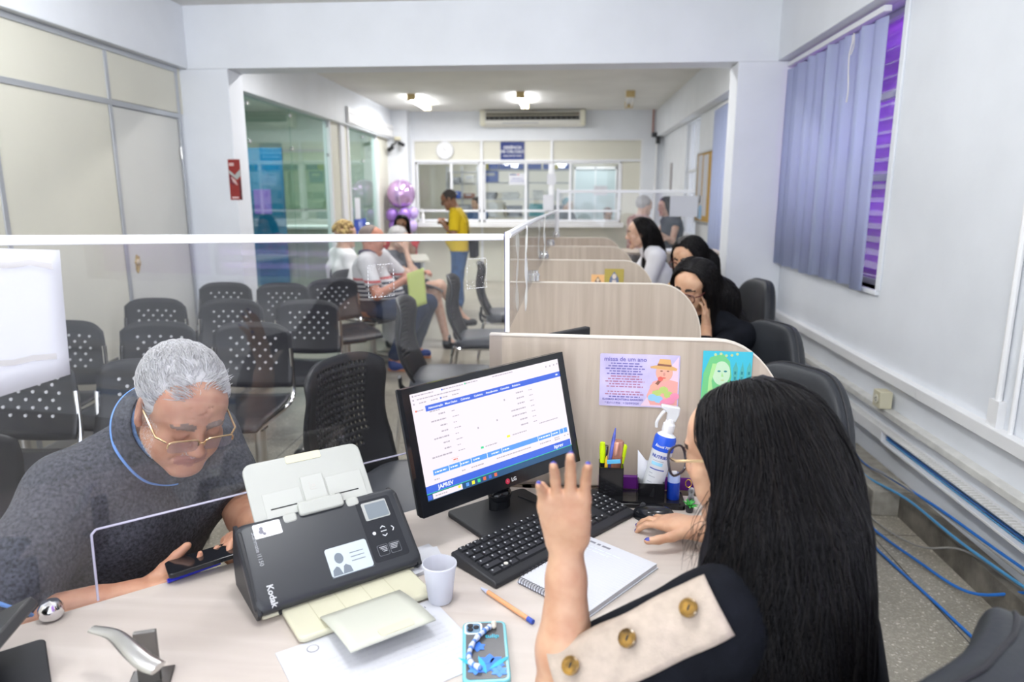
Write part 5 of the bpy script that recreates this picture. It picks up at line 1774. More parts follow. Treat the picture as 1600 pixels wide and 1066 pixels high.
def barb(x0, x1, z0, z1, m):
    n_ = 8
    vs = [((.0254) * math.cos(fa + (x0 + (x1 - x0) * i / n_) / .0254), (.0254) * math.sin(fa + (x0 + (x1 - x0) * i / n_) / .0254), z) for i in range(n_ + 1) for z in (z0, z1)]
    lb.add(vs, [(2 * i, 2 * i + 2, 2 * i + 3, 2 * i + 1) for i in range(n_)], m)
barb(-.018, .010, .082, .090, 2); barb(-.019, .018, .071, .0735, 0)
for k, (x0, x1) in enumerate(((-.017, .012), (-.017, -.008), (-.017, .0), (-.017, -.004), (-.017, .006))): barb(x0, x1, (.093, .060, .052, .038, .030)[k], (.0945, .062, .0535, .0395, .0315)[k], 3)
lb.build('label_print', [mat('label navy', (.02, .06, .38), .5), WHITE, mat('label sky', (.30, .62, .82), .5), mat('label grey', (.40, .42, .48), .6)], sb)
MB().lathe([(.0135, .163), (.0145, .166), (.0145, .182), (.011, .186), (.010, .196), (0, .198)], 20).build('collar', WHITE, sb)
CLR = mat('clear trigger plastic', (.84, .86, .88), .15, alpha=.75)
Tg = rotz(fa - R(78)) @ Matrix.Translation((0, 0, .19))
MB(Tg).prism([(-.012, 0), (.010, 0), (.012, .02), (.030, .028), (.030, .036), (-.014, .038), (-.016, .02)], -.008, .008, 0, Matrix.Rotation(R(90), 4, 'X')).build('spray_head', CLR, sb, bevel=.003)
MB(Tg).tube(spline([(.016, 0, .026), (.024, 0, .012), (.030, 0, -.008), (.028, 0, -.022)], 5), [.004] * 16, 8, flat=(1, 1.6, (1, 0, 0))).build('trigger', CLR, sb)
# blue bottle, key ring charm, small plants, purple folder edge
b0 = atz(1051, 785, DT)
bb = thing('blue_bottle', 'small dark blue bottle with white lid right of the spray bottle', 'bottle', (b0.x, b0.y, DT))
MB().lathe([(0, 0), (.0145, 0), (.0155, .004), (.0155, .052), (.0155, .055)], 24).build('bottle_body', mat('blue glass', (.01, .05, .42), .12), bb)
MB().lathe([(.015, .055), (.015, .068), (.0148, .075), (.012, .075), (.012, .06)], 24).build('bottle_rim', mat('pale blue rim', (.42, .52, .82), .2), bb)
MB().box(-.006, .007, -.004, .004, .06, .081).build('white_plug', WHITE, bb, bevel=.002)
k0 = atz(1079, 790, DT)
kr = thing('figurine', 'small black and white trinket with a gold ring beside the blue bottle', 'trinket', (k0.x, k0.y, DT))
MB().lathe([(0, 0), (.009, .0), (.010, .01), (.006, .028), (.008, .036), (.006, .044), (0, .047)], 14).build('trinket_body', mat('black white trinket', (.5, .5, .52), .3, noise=.95, nscale=70, col2=(.01, .01, .01)), kr)
MB().tube([(-.008 + .007 * math.cos(a), 0, .056 + .010 * math.sin(a)) for a in [2 * math.pi * q / 14 for q in range(14)]], .0014, 6, closed=True).build('gold_ring', mat('gold', (.70, .42, .10), .2, 1.), kr)
LEAF = mat('green leaf', (.05, .36, .06), .5)
for i, (px, py, r0, lb_) in enumerate(((1032, 768, .014, 'tiny green plant between the low cup and the blue bottle'), (1077, 800, .018, 'small bright green plant in front of the trinket'))):
    p0 = atz(px, py, DT)
    t = thing('potted_plant', lb_, 'plant', (p0.x, p0.y + (.02 if i == 0 else .0), DT))
    MB().lathe([(0, 0), (.008, 0), (.010, .014), (.008, .014), (0, .012)], 14).build('pot', mat('dark little pot', (.03, .03, .035), .5), t)
    f_ = MB()
    for k in range(16):
        a, el = 2.4 * k, R(20 + 60 * (k % 5) / 5)
        e = Vector((math.cos(a) * math.cos(el), math.sin(a) * math.cos(el), math.sin(el)))
        f_.tube([(0, 0, .012), e * r0 * .6 + Vector((0, 0, .014)), e * r0 * 1.25 + Vector((0, 0, .010))], [.0012, .0022, .0003], 5)
    f_.build('foliage', LEAF, t)
f0 = atz(1000, 766, DT)
put(MB().box(-.11, .16, -.006, .006, 0, .034), 'folder', mat('purple folder', (.12, .01, .20), .5), 'purple folder edge standing against the nearest divider behind the organizer', 'folder', (h0.x + .05, 1.674, DT), bevel=.002)

# ---- cards taped to the dividers
def on_div(i, px, py):
    a, b_, y, rz = DV[i][:4]
    n_ = Vector((math.sin(rz), -math.cos(rz), 0))
    o_ = Vector((a, y, 0)) + n_ * .0125
    d = _ray(px, py)
    e = Vector((0, 0, EYE))
    return e + d * ((o_ - e).dot(n_) / d.dot(n_)), Matrix.Rotation(rz, 4, 'Z') @ RX
def card_at(i, p, q):
    """centre, size and facing of a card whose opposite corners are seen at p and q"""
    A, T = on_div(i, *p)
    B, _ = on_div(i, *q)
    v = B - A
    return (A + B) / 2, math.hypot(v.x, v.y), abs(v.z), T
LIL2, SKIN_P = mat('lilac card', (.58, .52, .78), .5, noise=.18, nscale=14), mat('printed face', (.80, .42, .32), .5)
c, w_, h_, T = card_at(0, (938, 552), (1059, 638))
q = MB(T)
q.prism(rrect(w_, h_, .003), 0, .0008, 0)
hw, hh = w_ / 2, h_ / 2
q.prism([(hw * .05, -hh * .96), (hw * .55, hh * .1), (hw * .97, hh * .96), (hw * .97, -hh * .96)], .0008, .0010, 7)
q.text('missa de um ano', h_ * .115, Matrix.Translation((-hw * .36, hh * .80, .0010)), 1, bold=.0002)
for k in range(14):
    if k in (10,): continue
    g_ = .30 + .14 * ((k * 7) % 5) / 5
    wordline(q, -hw * .36 - hw * g_ * 1.2, -hw * .36 + hw * g_ * 1.2, hh * (.64 - .098 * k), h_ * .022, 1 if k < 5 or k > 12 else 2, .0009, k)
q.text('ELIOMAR MONTEIRO BARROSO', h_ * .052, Matrix.Translation((-hw * .40, -hh * .74, .0012)), 1, bold=.0001)
q.text('* 03/11/1956   + 22/09/2020', h_ * .055, Matrix.Translation((-hw * .42, -hh * .88, .0012)), 1)
# the printed man: shirt, neck, face, hat, microphone, flowers
mx, my = hw * .62, 0
q.prism([(hw * .20, -hh * .55), (hw * .34, -hh * .02), (hw * .55, hh * .10), (hw * .80, hh * .06), (hw * .97, hh * .0), (hw * .97, -hh * .9), (hw * .3, -hh * .9)], .0011, .0013, 6)
q.prism(circ(mx, hh * .34, hw * .21, 24, hh * .34), .0013, .0015, 3)
q.prism([(mx - hw * .34, hh * .50), (mx + hw * .30, hh * .42), (mx + hw * .32, hh * .50), (mx + hw * .18, hh * .60), (mx + hw * .14, hh * .84), (mx - hw * .12, hh * .86), (mx - hw * .18, hh * .62), (mx - hw * .36, hh * .56)], .0015, .0017, 4)
q.prism([(mx - hw * .18, hh * .60), (mx + hw * .17, hh * .57), (mx + hw * .17, hh * .64), (mx - hw * .17, hh * .68)], .0017, .0018, 5)
for s in (-1, 1): q.prism(circ(mx + s * hw * .08 + hw * .01, hh * .40, hw * .035, 10, hh * .025), .0015, .0016, 5)
q.prism(circ(mx, hh * .28, hw * .03, 10, hh * .07), .0015, .0016, 8)
q.prism(circ(mx - hw * .02, hh * .14, hw * .07, 10, hh * .025), .0015, .0016, 9)
q.prism([(mx - hw * .30, -hh * .25), (mx - hw * .12, hh * .10), (mx - hw * .05, hh * .06), (mx - hw * .22, -hh * .30)], .0016, .0018, 5)
q.prism(circ(mx - hw * .09, hh * .10, hw * .065, 14), .0018, .002, 9)
q.prism(circ(mx - hw * .24, -hh * .22, hw * .11, 12, hh * .14), .0018, .0019, 3)
for k, (x, y, m) in enumerate(((.45, -.45, 10), (.62, -.32, 10), (.75, -.5, 10), (.50, -.68, 11), (.35, -.62, 11), (.80, -.72, 12), (.66, -.80, 12), (.90, -.55, 12))):
    q.prism(circ(hw * x, hh * y, hw * .12, 9, hh * .14), .0014 + .0001 * k, .0015 + .0001 * k, m)
put(q, 'memorial_card', [LIL2, mat('violet letters', (.16, .14, .42), .6), mat('rose letters', (.42, .18, .30), .6), SKIN_P, mat('straw hat', (.72, .42, .16), .5), mat('brown print', (.28, .12, .08), .6), mat('coral shirt', (.85, .40, .36), .5),
        mat('pink wash', (.80, .60, .72), .6), mat('face shade print', (.66, .30, .24), .5), mat('red print', (.75, .15, .12), .5), mat('leaf print', (.48, .62, .18), .5), mat('sky print', (.30, .58, .85), .5), mat('pink flower print', (.85, .30, .45), .5)],
    'lilac memorial card of a man in a straw hat on the nearest divider', 'card', c + T.to_3x3() @ Vector((0, 0, .0004)))
c, w_, h_, T = card_at(0, (1099, 548), (1171, 628))
q = MB(T)
hw, hh = w_ / 2, h_ / 2
q.box(-hw, hw, -hh, hh, 0, .0008, 0)
q.prism([(-hw, -hh), (-hw * .95, hh * .1), (-hw * .7, hh * .75), (-hw * .2, hh * .9), (hw * .1, hh * .6), (hw * .2, 0), (hw * .1, -hh * .6), (hw * .4, -hh)], .0008, .001, 1)
q.prism(circ(-hw * .22, hh * .12, hw * .36, 24, hh * .48), .001, .0012, 2)
q.prism([(-hw * .75, -hh), (-hw * .72, -hh * .1), (-hw * .6, hh * .5), (-hw * .42, hh * .5), (-hw * .6, -hh * .2), (-hw * .45, -hh)], .0012, .0014, 3)
for s in (0, 1): q.prism(circ(-hw * (.32 - .26 * s), hh * .2, hw * .07, 10, hh * .035), .0012, .0014, 4)
q.prism(circ(-hw * .16, -hh * .16, hw * .08, 10, hh * .03), .0012, .0014, 6)
q.prism([(-hw * .2, hh * .18), (-hw * .12, -hh * .02), (-hw * .22, -hh * .02)], .0012, .0013, 3)
for x in (.35, .62, .9):
    q.box(hw * x - hw * .10, hw * x + hw * .08, -hh * .55, hh * (.35 if x != .62 else .15), .0008, .0012, 5)
    q.prism([(hw * x - hw * .10, hh * (.35 if x != .62 else .15)), (hw * x + hw * .08, hh * (.35 if x != .62 else .15)), (hw * x, hh * .6)], .0008, .0012, 5)
    for k in range(3): q.box(hw * x - hw * .05, hw * x + hw * .03, -hh * .35 + hh * .22 * k, -hh * .23 + hh * .22 * k, .0012, .0013, 4)
for k in range(5): q.prism(circ(-hw * .5 + hw * .22 * k, hh * (.86 + .04 * math.sin(k * 2)), hw * .06, 8), .0012, .0014, 6)
put(q, 'saint_picture', [mat('sky cyan print', (.05, .48, .62), .5), mat('green veil print', (.16, .55, .22), .5), mat('pale green face', (.52, .72, .50), .5), mat('lime fold', (.38, .70, .28), .5), mat('deep teal print', (.02, .22, .24), .5), mat('teal church print', (.08, .40, .38), .5), mat('gold green', (.50, .62, .30), .5)],
    'green and turquoise picture of a veiled statue on the nearest divider', 'picture', c + T.to_3x3() @ Vector((0, 0, .0004)))
for p, k_, lb_ in (((924, 429), (943, 447), 'small orange picture on the third divider, left one'), ):
    pass
for p, r_, lb_, cols in (((924, 429), (944, 452), 'small orange bordered saint picture on the third divider', ((.85, .50, .22), (.20, .12, .10), (.75, .60, .45))), ((945, 420), (974, 452), 'larger yellow and blue saint picture on the third divider', ((.45, .36, .08), (.16, .20, .32), (.70, .62, .56)))):
    c, w_, h_, T = card_at(2, p, r_)
    hw, hh = w_ / 2, h_ / 2
    q = MB(T).box(-hw, hw, -hh, hh, 0, .001, 0).box(-hw * .9, hw * .9, -hh * .9, hh * .9, .001, .0011, 0)
    q.prism([(-hw * .6, -hh), (-hw * .45, hh * .1), (0, hh * .75), (hw * .45, hh * .1), (hw * .6, -hh)], .0011, .0014, 1)
    q.prism([(-hw * .25, -hh), (-hw * .2, -hh * .1), (hw * .2, -hh * .1), (hw * .25, -hh)], .0014, .0016, 2)
    q.prism(circ(0, hh * .25, hw * .22, 14, hh * .26), .0014, .0016, 2)
    put(q, 'saint_picture', [mat('frame %s' % lb_[:8], cols[0], .5), mat('robe %s' % lb_[:8], cols[1], .5), mat('face %s' % lb_[:8], cols[2], .5)], lb_, 'picture', c + T.to_3x3() @ Vector((0, 0, .0004)))
# dark monitor top behind the nearest divider
p0 = aty(862, 512, 2.05)
t = thing('monitor', 'thin black monitor top peeking over the nearest divider', 'monitor', (-.03, 2.12, DT))
MB(TR(0, 0, 0, R(48))).box(-.17, .17, -.012, .012, .10, .312).build('monitor_panel', MATB, t, bevel=.004)
MB().cyl((0, 0, .01), (0, 0, .2), .02, n=12).build('neck', MATB, t)
MB(TR(0, 0, 0, R(48))).prism(rrect(.22, .16, .02), 0, .01).build('base', MATB, t)

# ---- left edge: screen seen from behind on its foot; metal bracket
e0 = atz(40, 1040, DT)
t = thing('monitor', 'black screen stand with rounded foot cut by the left image edge', 'monitor', (e0.x, e0.y, DT), R(41))
MB().prism(rrect(.20, .16, .012, cx=-.07, cy=-.03), 0, .010).build('base', MATB, t, bevel=.002)
MB().tube(spline([(-.07, .0, .01), (-.07, .005, .04), (-.075, .01, .09)], 5), [.03] * 11, 12, flat=(.8, 1.2, (0, 1, 0))).build('neck', GLOSSB, t)
pA, pB = atz(60, 946, .838), atz(-75, 1020, .815)
vw = (pA - Vector((0, 0, EYE))).normalized()
Tp = frame(pA - e0 + Vector((0, 0, e0.z - DT)), pB - pA, vw)
MB(Tp).box(0, .30, -.004, .16, -.011, .008).build('screen_panel', mat('dark grey shell', (.045, .045, .047), .3), t, bevel=.004)
q0 = atz(140, 983, DT + .05)
br = thing('metal_bracket', 'curved grey metal bracket on the desk at the bottom left', 'bracket', (*atz(235, 1062, DT).xy, DT))
o_ = Vector(br.location)
pts = [atz(143, 983, DT + .075), atz(178, 992, DT + .08), atz(205, 1016, DT + .085), atz(228, 1035, DT + .085), atz(247, 1044, DT + .085)]
MB().tube([p - o_ for p in spline(pts, 6)], [.006 + .005 * math.sin(k / 24 * 2.2) for k in range(25)], 12, flat=(.45, 1.25, (.1, -.2, 1))).build('hook_arm', STEEL, br)
MB(Matrix.Translation((0.004, -.006, 0)) @ rotz(R(20))).box(-.016, .016, -.004, .004, .0, .088).box(-.03, .03, -.03, .03, 0, .004).build('upright_plate', mat('dark steel', (.16, .155, .15), .3, 1.), br, bevel=.0015)
# ================================================================ PEOPLE
def A(*p): return np.array(p, float)
def nz(v): return np.array(v, float) / np.linalg.norm(v)
def xy(v): return np.array((v[0], v[1], 0.))

def headR(fx, fy, pitch=0., roll=0.):
    """columns right, forward, up; pitch > 0 looks down"""
    f0 = nz((fx, fy, 0))
    r0 = A(f0[1], -f0[0], 0)
    p = R(pitch)
    f = f0 * math.cos(p) + A(0, 0, -1) * math.sin(p)
    u = np.cross(r0, f)
    a = R(roll)
    r = r0 * math.cos(a) + u * math.sin(a)
    u = np.cross(r, f)
    return np.stack([r, f, u], 1)

class Head:
    def __init__(self, c, Rm, s=1.):
        self.c, self.R, self.s = A(*c), Rm, s
    def P(self, x, y, z): return self.c + self.R @ (self.s * A(x, y, z))

def add_head(S, H, lip=1, brow=2, dark=3, age=0, female=False, neck=None, ears=True, open_eyes=True):
    s, P, Rm = H.s, H.P, H.R
    E = lambda c, r, k=.015, m=0, sub=False: S.ell(P(*c), A(*r) * s, Rm, k * s, m, None, sub)
    C = lambda a, b, ra, rb=None, k=.012, m=0, sub=False: S.cone(P(*a), P(*b), ra * s, (rb if rb else ra) * s, k * s, m, None, sub)
    j = .92 if female else 1.
    E((0, -.018, .035), (.074, .094, .085))
    E((0, .035, -.02), (.060 * j, .055, .078), .03)
    E((0, .045, .045), (.062, .045, .045), .03)
    for q in (-1, 1):
        C((q * .052 * j, .005, -.055), (q * .018 * j, .070, -.098), .020, .018, .02)
        E((q * .040, .066, -.022), (.022, .018, .017), .02)
        E((q * .038, .060, -.055), (.020, .018, .022), .02)
    if age: E((0, .030, -.055), (.064, .050, .050), .03)
    E((0, .074, -.102), (.020 * j, .017, .015), .018)
    C((-.038, .080, .022), (.038, .080, .022), .011, .011, .014)
    for q in (-1, 1): E((q * .032, .101, .004), (.019, .013, .012), .012, 0, True)
    # nose
    C((0, .090, .016), (0, .108, -.022), .0085, .0125, .010)
    E((0, .112, -.026), (.012, .011, .010), .006)
    for q in (-1, 1): E((q * .013, .101, -.030), (.0085, .010, .008), .005)
    # eyes: balls under lids
    for q in (-1, 1):
        E((q * .032, .080, .003), (.0145, .0135, .0135), .004)
        C((q * .020, .0905, .007), (q * .044, .0845, .006), .0035, .0035, .004)
        if open_eyes: E((q * .032, .0915, .0005), (.0085, .0035, .0042), .001, dark)
        C((q * .018, .0935, .024), (q * .034, .0935, .0285), .0026, .0028, .002, brow)
        C((q * .034, .0935, .0285), (q * .050, .082, .023), .0028, .0016, .002, brow)
    # mouth
    C((-.022, .081, -.059), (-.004, .0925, -.0555), .0035, .0052, .006, lip)
    C((.022, .081, -.059), (.004, .0925, -.0555), .0035, .0052, .006, lip)
    C((-.018, .082, -.066), (.018, .082, -.066), .0042, .0042, .006, lip)
    E((0, .089, -.0665), (.012, .006, .0055), .006, lip)
    C((-.022, .0925, -.0615), (.022, .0925, -.0615), .0018, .0018, .003, 0, True)
    if age:
        for q in (-1, 1):
            C((q * .020, .100, -.030), (q * .036, .080, -.062), .0025, .0025, .006, 0, True)      # folds beside the mouth
            C((q * .020, .092, -.010), (q * .042, .084, -.013), .0018, .0018, .005, 0, True)
        for z in (.045, .055, .064): C((-.035, .088 - (z - .045) * .3, z), (.035, .088 - (z - .045) * .3, z), .0012, .0012, .004, 0, True)
    if ears:
        for q in (-1, 1):
            Re = Rm @ np.array(((math.cos(q * .35), math.sin(q * .35), 0), (-math.sin(q * .35), math.cos(q * .35), 0), (0, 0, 1)))
            S.ell(P(q * .080, -.008, -.002), A(.008, .019, .032) * s, Re, .006 * s, 0)
            S.ell(P(q * .0885, -.004, .002), A(.006, .010, .018) * s, Re, .005 * s, 0, None, True)
            E((q * .079, .0, -.030), (.007, .009, .009), .006)
    if neck is not None:
        S.cone(P(0, -.022, -.055), neck, .052 * s, .060, .03)

def add_hand(S, w, f, pn, side=1, curl=(20, 25, 28, 32), thumb=20, s=1., nail=None, spread=.0, tdir=None, km=.012):
    """w wrist, f finger direction, pn palm normal, thumb on side*cross(f, pn)"""
    f, pn = nz(f), nz(pn)
    pn = nz(pn - f * (pn @ f))
    t = side * np.cross(f, pn)
    kn = []
    for i in range(4):
        l = (1.5 - i) * .0195 * s
        k = w + f * s * (.088, .091, .087, .078)[i] + t * l + pn * s * .004 * abs(1.5 - i) / 1.5
        S.cone(w + t * l * .55 + f * .012 * s, k, .0155 * s, .0115 * s, km)
        kn.append(k)
    S.ell(w + f * .045 * s + pn * .006 * s + t * .012 * s, A(.022, .03, .016) * s, np.stack([t, f, pn], 1), .014)
    for i in range(4):
        L = (.070, .079, .073, .057)[i] * s
        c = curl[i] if hasattr(curl[i], '__len__') else (curl[i],) * 3
        a, p = 0., kn[i]
        d0 = nz(f + t * spread * (1.5 - i))
        rr = (.0088, .0088, .0084, .0074)[i] * s
        for q, fr in enumerate((.46, .30, .24)):
            a += R(c[q])
            d = d0 * math.cos(a) + pn * math.sin(a)
            p2 = p + d * L * fr
            S.cone(p, p2, rr * (1 - .07 * q), rr * (.95 - .08 * q), .0035)
            p = p2
        if nail is not None:
            up = d0 * -math.sin(a) + pn * math.cos(a)
            S.ell(p - up * rr * .62 + d * .001 * s, A(.0058, .0068, .0028) * s, np.stack([np.cross(d, up), d, up], 1), .0008, nail)
    td = nz(tdir) if tdir is not None else nz(f * .62 + t * .80 + pn * .22)
    p = w + f * .018 * s + t * .020 * s + pn * .004
    rr = (.0135, .0115, .0100, .0085)
    for q, L in enumerate((.043, .032, .026)):
        d = nz(td * (1 - .30 * q * thumb / 30) + f * .34 * q * thumb / 30)
        p2 = p + d * L * s
        S.cone(p, p2, rr[q] * s, rr[q + 1] * s, .006 if q else .012)
        p = p2
    if nail is not None:
        up = nz(np.cross(d, np.cross(pn, d)))
        S.ell(p - up * .0055 * s, A(.0065, .0078, .003) * s, np.stack([np.cross(d, up), d, up], 1), .0008, nail)

def glasses(name, H, parent, loc, rim, lens=None, w=.030, h=.020, y=.112, z=-.004, temple=None, r=.0016, rimless=False, ear=(.080, -.005, .006)):
    q = MB()
    P = lambda x, yy, zz: Vector(H.P(x, yy, zz)) - Vector(loc)
    temple = temple or rim
    for s in (-1, 1):
        pts = []
        for k in range(24):
            a = 2 * math.pi * k / 24
            ex_ = .45 if rimless else .7
            cx, cz = math.copysign(abs(math.cos(a)) ** ex_, math.cos(a)) * w, math.copysign(abs(math.sin(a)) ** ex_, math.sin(a)) * h
            pts.append(P(s * (.034 + 0) + cx, y - .10 * (abs(s * .034 + cx) ** 2) * 9, z + cz))
        if rimless:
            up_ = [pts[k] for k in range(0, 13)]
            q.tube(up_, r, 6)
        else:
            q.tube(pts, r, 6, closed=True)
        if lens is not None:
            n = len(q.v)
            q.add(pts, [tuple(range(24))], 2)
        q.tube([P(s * (.034 + w), y - .012 * (1 if w > .028 else .8), z + h * .45), P(s * .077, y - .03, z + h * .5), P(s * ear[0], ear[1] + .015, ear[2] + .006), P(s * ear[0], ear[1] - .015, ear[2] - .012)], r * 1.15, 6, m=1)
    q.tube([P(-.034 + w, y - .001, z + h * .35), P(0, y + .003, z + h * .55), P(.034 - w, y - .001, z + h * .35)], r, 6)
    return q.build(name, [rim, temple, lens or rim], parent)

def fbody(me): pass
SKIN = {}
def skin(name, c, c2=None):
    m, nt, N, Lk, b = new_nodes('skin ' + name)
    b.inputs['Roughness'].default_value = .48
    b.inputs['Subsurface Weight'].default_value = .12
    b.inputs['Subsurface Radius'].default_value = (.010, .004, .002)
    b.inputs['Subsurface Scale'].default_value = .3
    tc = N.new('ShaderNodeTexCoord')
    n = N.new('ShaderNodeTexNoise')
    n.inputs['Scale'].default_value = 26
    n.inputs['Detail'].default_value = 6
    Lk.new(tc.outputs['Object'], n.inputs['Vector'])
    d = c2 or tuple(x * y for x, y in zip(c, (.86, .76, .72)))
    r = ramp(nt, [(.34, d), (.62, c)])
    Lk.new(n.outputs['Fac'], r.inputs[0])
    Lk.new(r.outputs[0], b.inputs['Base Color'])
    n2 = N.new('ShaderNodeTexNoise')
    n2.inputs['Scale'].default_value = 320
    Lk.new(tc.outputs['Object'], n2.inputs['Vector'])
    bp = N.new('ShaderNodeBump')
    bp.inputs['Strength'].default_value = .12
    bp.inputs['Distance'].default_value = .002
    Lk.new(n2.outputs['Fac'], bp.inputs['Height'])
    Lk.new(bp.outputs[0], b.inputs['Normal'])
    return m
S_OLD = skin('tanned', (.56, .30, .195), (.47, .22, .14))
S_W1 = skin('light tan', (.60, .36, .235))
S_W2 = skin('golden tan', (.60, .36, .23))
S_DK = skin('brown', (.27, .135, .08))
S_PALE = skin('pale tan', (.64, .42, .31))
LIPR = mat('lips', (.48, .20, .17), .45)
DARKE = mat('dark eyes', (.02, .014, .012), .2)
BROWD = mat('dark brows', (.03, .02, .017), .7)
BROWG = mat('greying brows', (.24, .17, .14), .8)
HAIRB = mat('black hair', (.005, .0045, .006), .42, spec=.22)
HAIRB2 = mat('brown black hair', (.008, .006, .006), .40, spec=.25)
HAIRR = mat('reddish dark hair', (.055, .016, .018), .40, spec=.32)
HAIRG = mat('grey white hair', (.60, .595, .60), .5, noise=.15, nscale=60)
HAIRG2 = mat('white hair', (.74, .74, .75), .45)
HAIRG3 = mat('iron grey hair', (.40, .39, .39), .5)
BLUEN = mat('blue nail polish', (.04, .05, .32), .25)
BLACKC = mat('black cloth', (.007, .008, .012), .85, spec=.15, noise=.2, nscale=30, bump=.15, bscale=260)
GOLD = mat('gold frame', (.72, .52, .30), .25, 1.)
TORT = mat('dark red frame', (.10, .022, .02), .3)
LENS = glass_mat('spectacle lens', (.90, .90, .93), .6)
DENIM = mat('blue denim', (.045, .11, .26), .8, noise=.35, nscale=12)
DENIMD = mat('dark denim', (.02, .035, .085), .8, noise=.3, nscale=12)

def torso(S, J, r, k=.06, m=0, cut=None, d=0.):
    """J: pel, chest, shl, shr (joint points); r scale; d extra thickness"""
    rt = xy(A(*J['shr']) - A(*J['shl']))
    rt = rt / np.linalg.norm(rt)
    pel, ch = A(*J['pel']), A(*J['chest'])
    up = nz(ch - pel)
    wid = np.linalg.norm(A(*J['shr']) - A(*J['shl'])) / 2
    b = J.get('belly', 0.)
    fwd = nz(np.cross(up, rt))
    for q in (-1, 1):
        S.cone(pel + rt * q * .085 * r, ch + rt * q * wid * .50, .108 * r + d, .105 * r + d, k, m, cut)
    S.cone(pel + up * .10 + fwd * (.03 + b), ch - up * .08 + fwd * .03, .10 * r + b * .5 + d, .10 * r + d, k, m, cut)
    S.cone(A(*J['shl']), A(*J['shr']), .058 * r + d, .058 * r + d, k, m, cut)
    S.cone(A(*J['shl']) * .5 + A(*J['neck']) * .5, A(*J['neck']), .055 * r + d, .052 * r + d, .04, m, cut)
    S.cone(A(*J['shr']) * .5 + A(*J['neck']) * .5, A(*J['neck']), .055 * r + d, .052 * r + d, .04, m, cut)

def limb(S, pts, rs, k=.03, m=0, cut=None):
    for i in range(len(pts) - 1):
        S.cone(pts[i], pts[i + 1], rs[i], rs[i + 1], k, m, cut)

def sleeve(S, sh, el, wr, frac, d=.012, r=1., k=.03, loose=0.):
    """sleeve over a fraction of the arm (0..1 upper arm, 1..2 forearm) ending in a clean hem"""
    sh, el, wr = A(*sh), A(*el), A(*wr)
    if frac <= 1:
        e = sh + (el - sh) * frac
        S.cone(sh, sh + (el - sh) * (frac + .12), .055 * r + d, .046 * r + d + loose, k, 0, [(e, el - sh)])
    else:
        S.cone(sh, el, .055 * r + d, .043 * r + d, k)
        e = el + (wr - el) * (frac - 1)
        S.cone(el, el + (wr - el) * (frac - 1 + .1), .043 * r + d, .034 * r + d + loose, .02, 0, [(e, wr - el)])

def shoe(parent, loc, ankle, toe, m, name='shoe', sole=None):
    a, t = A(*ankle), A(*toe)
    S = SDF()
    f = nz(t - a)
    S.cone(a + A(0, 0, -.02), a + f * .02 + A(0, 0, -.045), .042, .045, .03)
    S.cone(a + A(0, 0, -.055), t, .040, .036, .03)
    o = sdf_obj(name, S, .011, [m], parent, loc, 1)
    if sole:
        q = MB()
        rt = np.cross(f, A(0, 0, 1))
        pts = [a - f * .045 + rt * .03, a - f * .045 - rt * .03, t + f * .03 - rt * .036, t + f * .04, t + f * .03 + rt * .036]
        z = min(a[2] - .055 - .042, t[2] - .038)
        q.prism([(p[0] - loc[0], p[1] - loc[1]) for p in pts], z - loc[2], z - loc[2] + .022)
        q.build('sole', sole, o)
    return o

def hair_cap(H, S, back=.0, grow=.0, m=0, low=-.03, front=.060):
    """close-fitting scalp volume, cut off the face by a sloping plane"""
    s = H.s
    c1 = (H.P(0, front, .060), H.R @ A(0, 1, -.42))
    c2 = (H.P(0, -.02, low), H.R @ A(0, .55, -1.))
    S.ell(H.P(0, -.020, .038), A(.083 + grow, .100 + grow, .090 + grow) * s, H.R, .02, m, [c1, c2])

def mk(name, label, S, h, mats, loc, group=None, it=2):
    o = sdf_obj(name, S, h, mats, None, loc, it)
    return tag(o, label, 'person', group)

def folds(sc, amp, seed, axis=None):
    return lambda V: wav(V, sc, seed, axis=axis) * amp + wav(V, sc * 2.7, seed + 1) * amp * .35

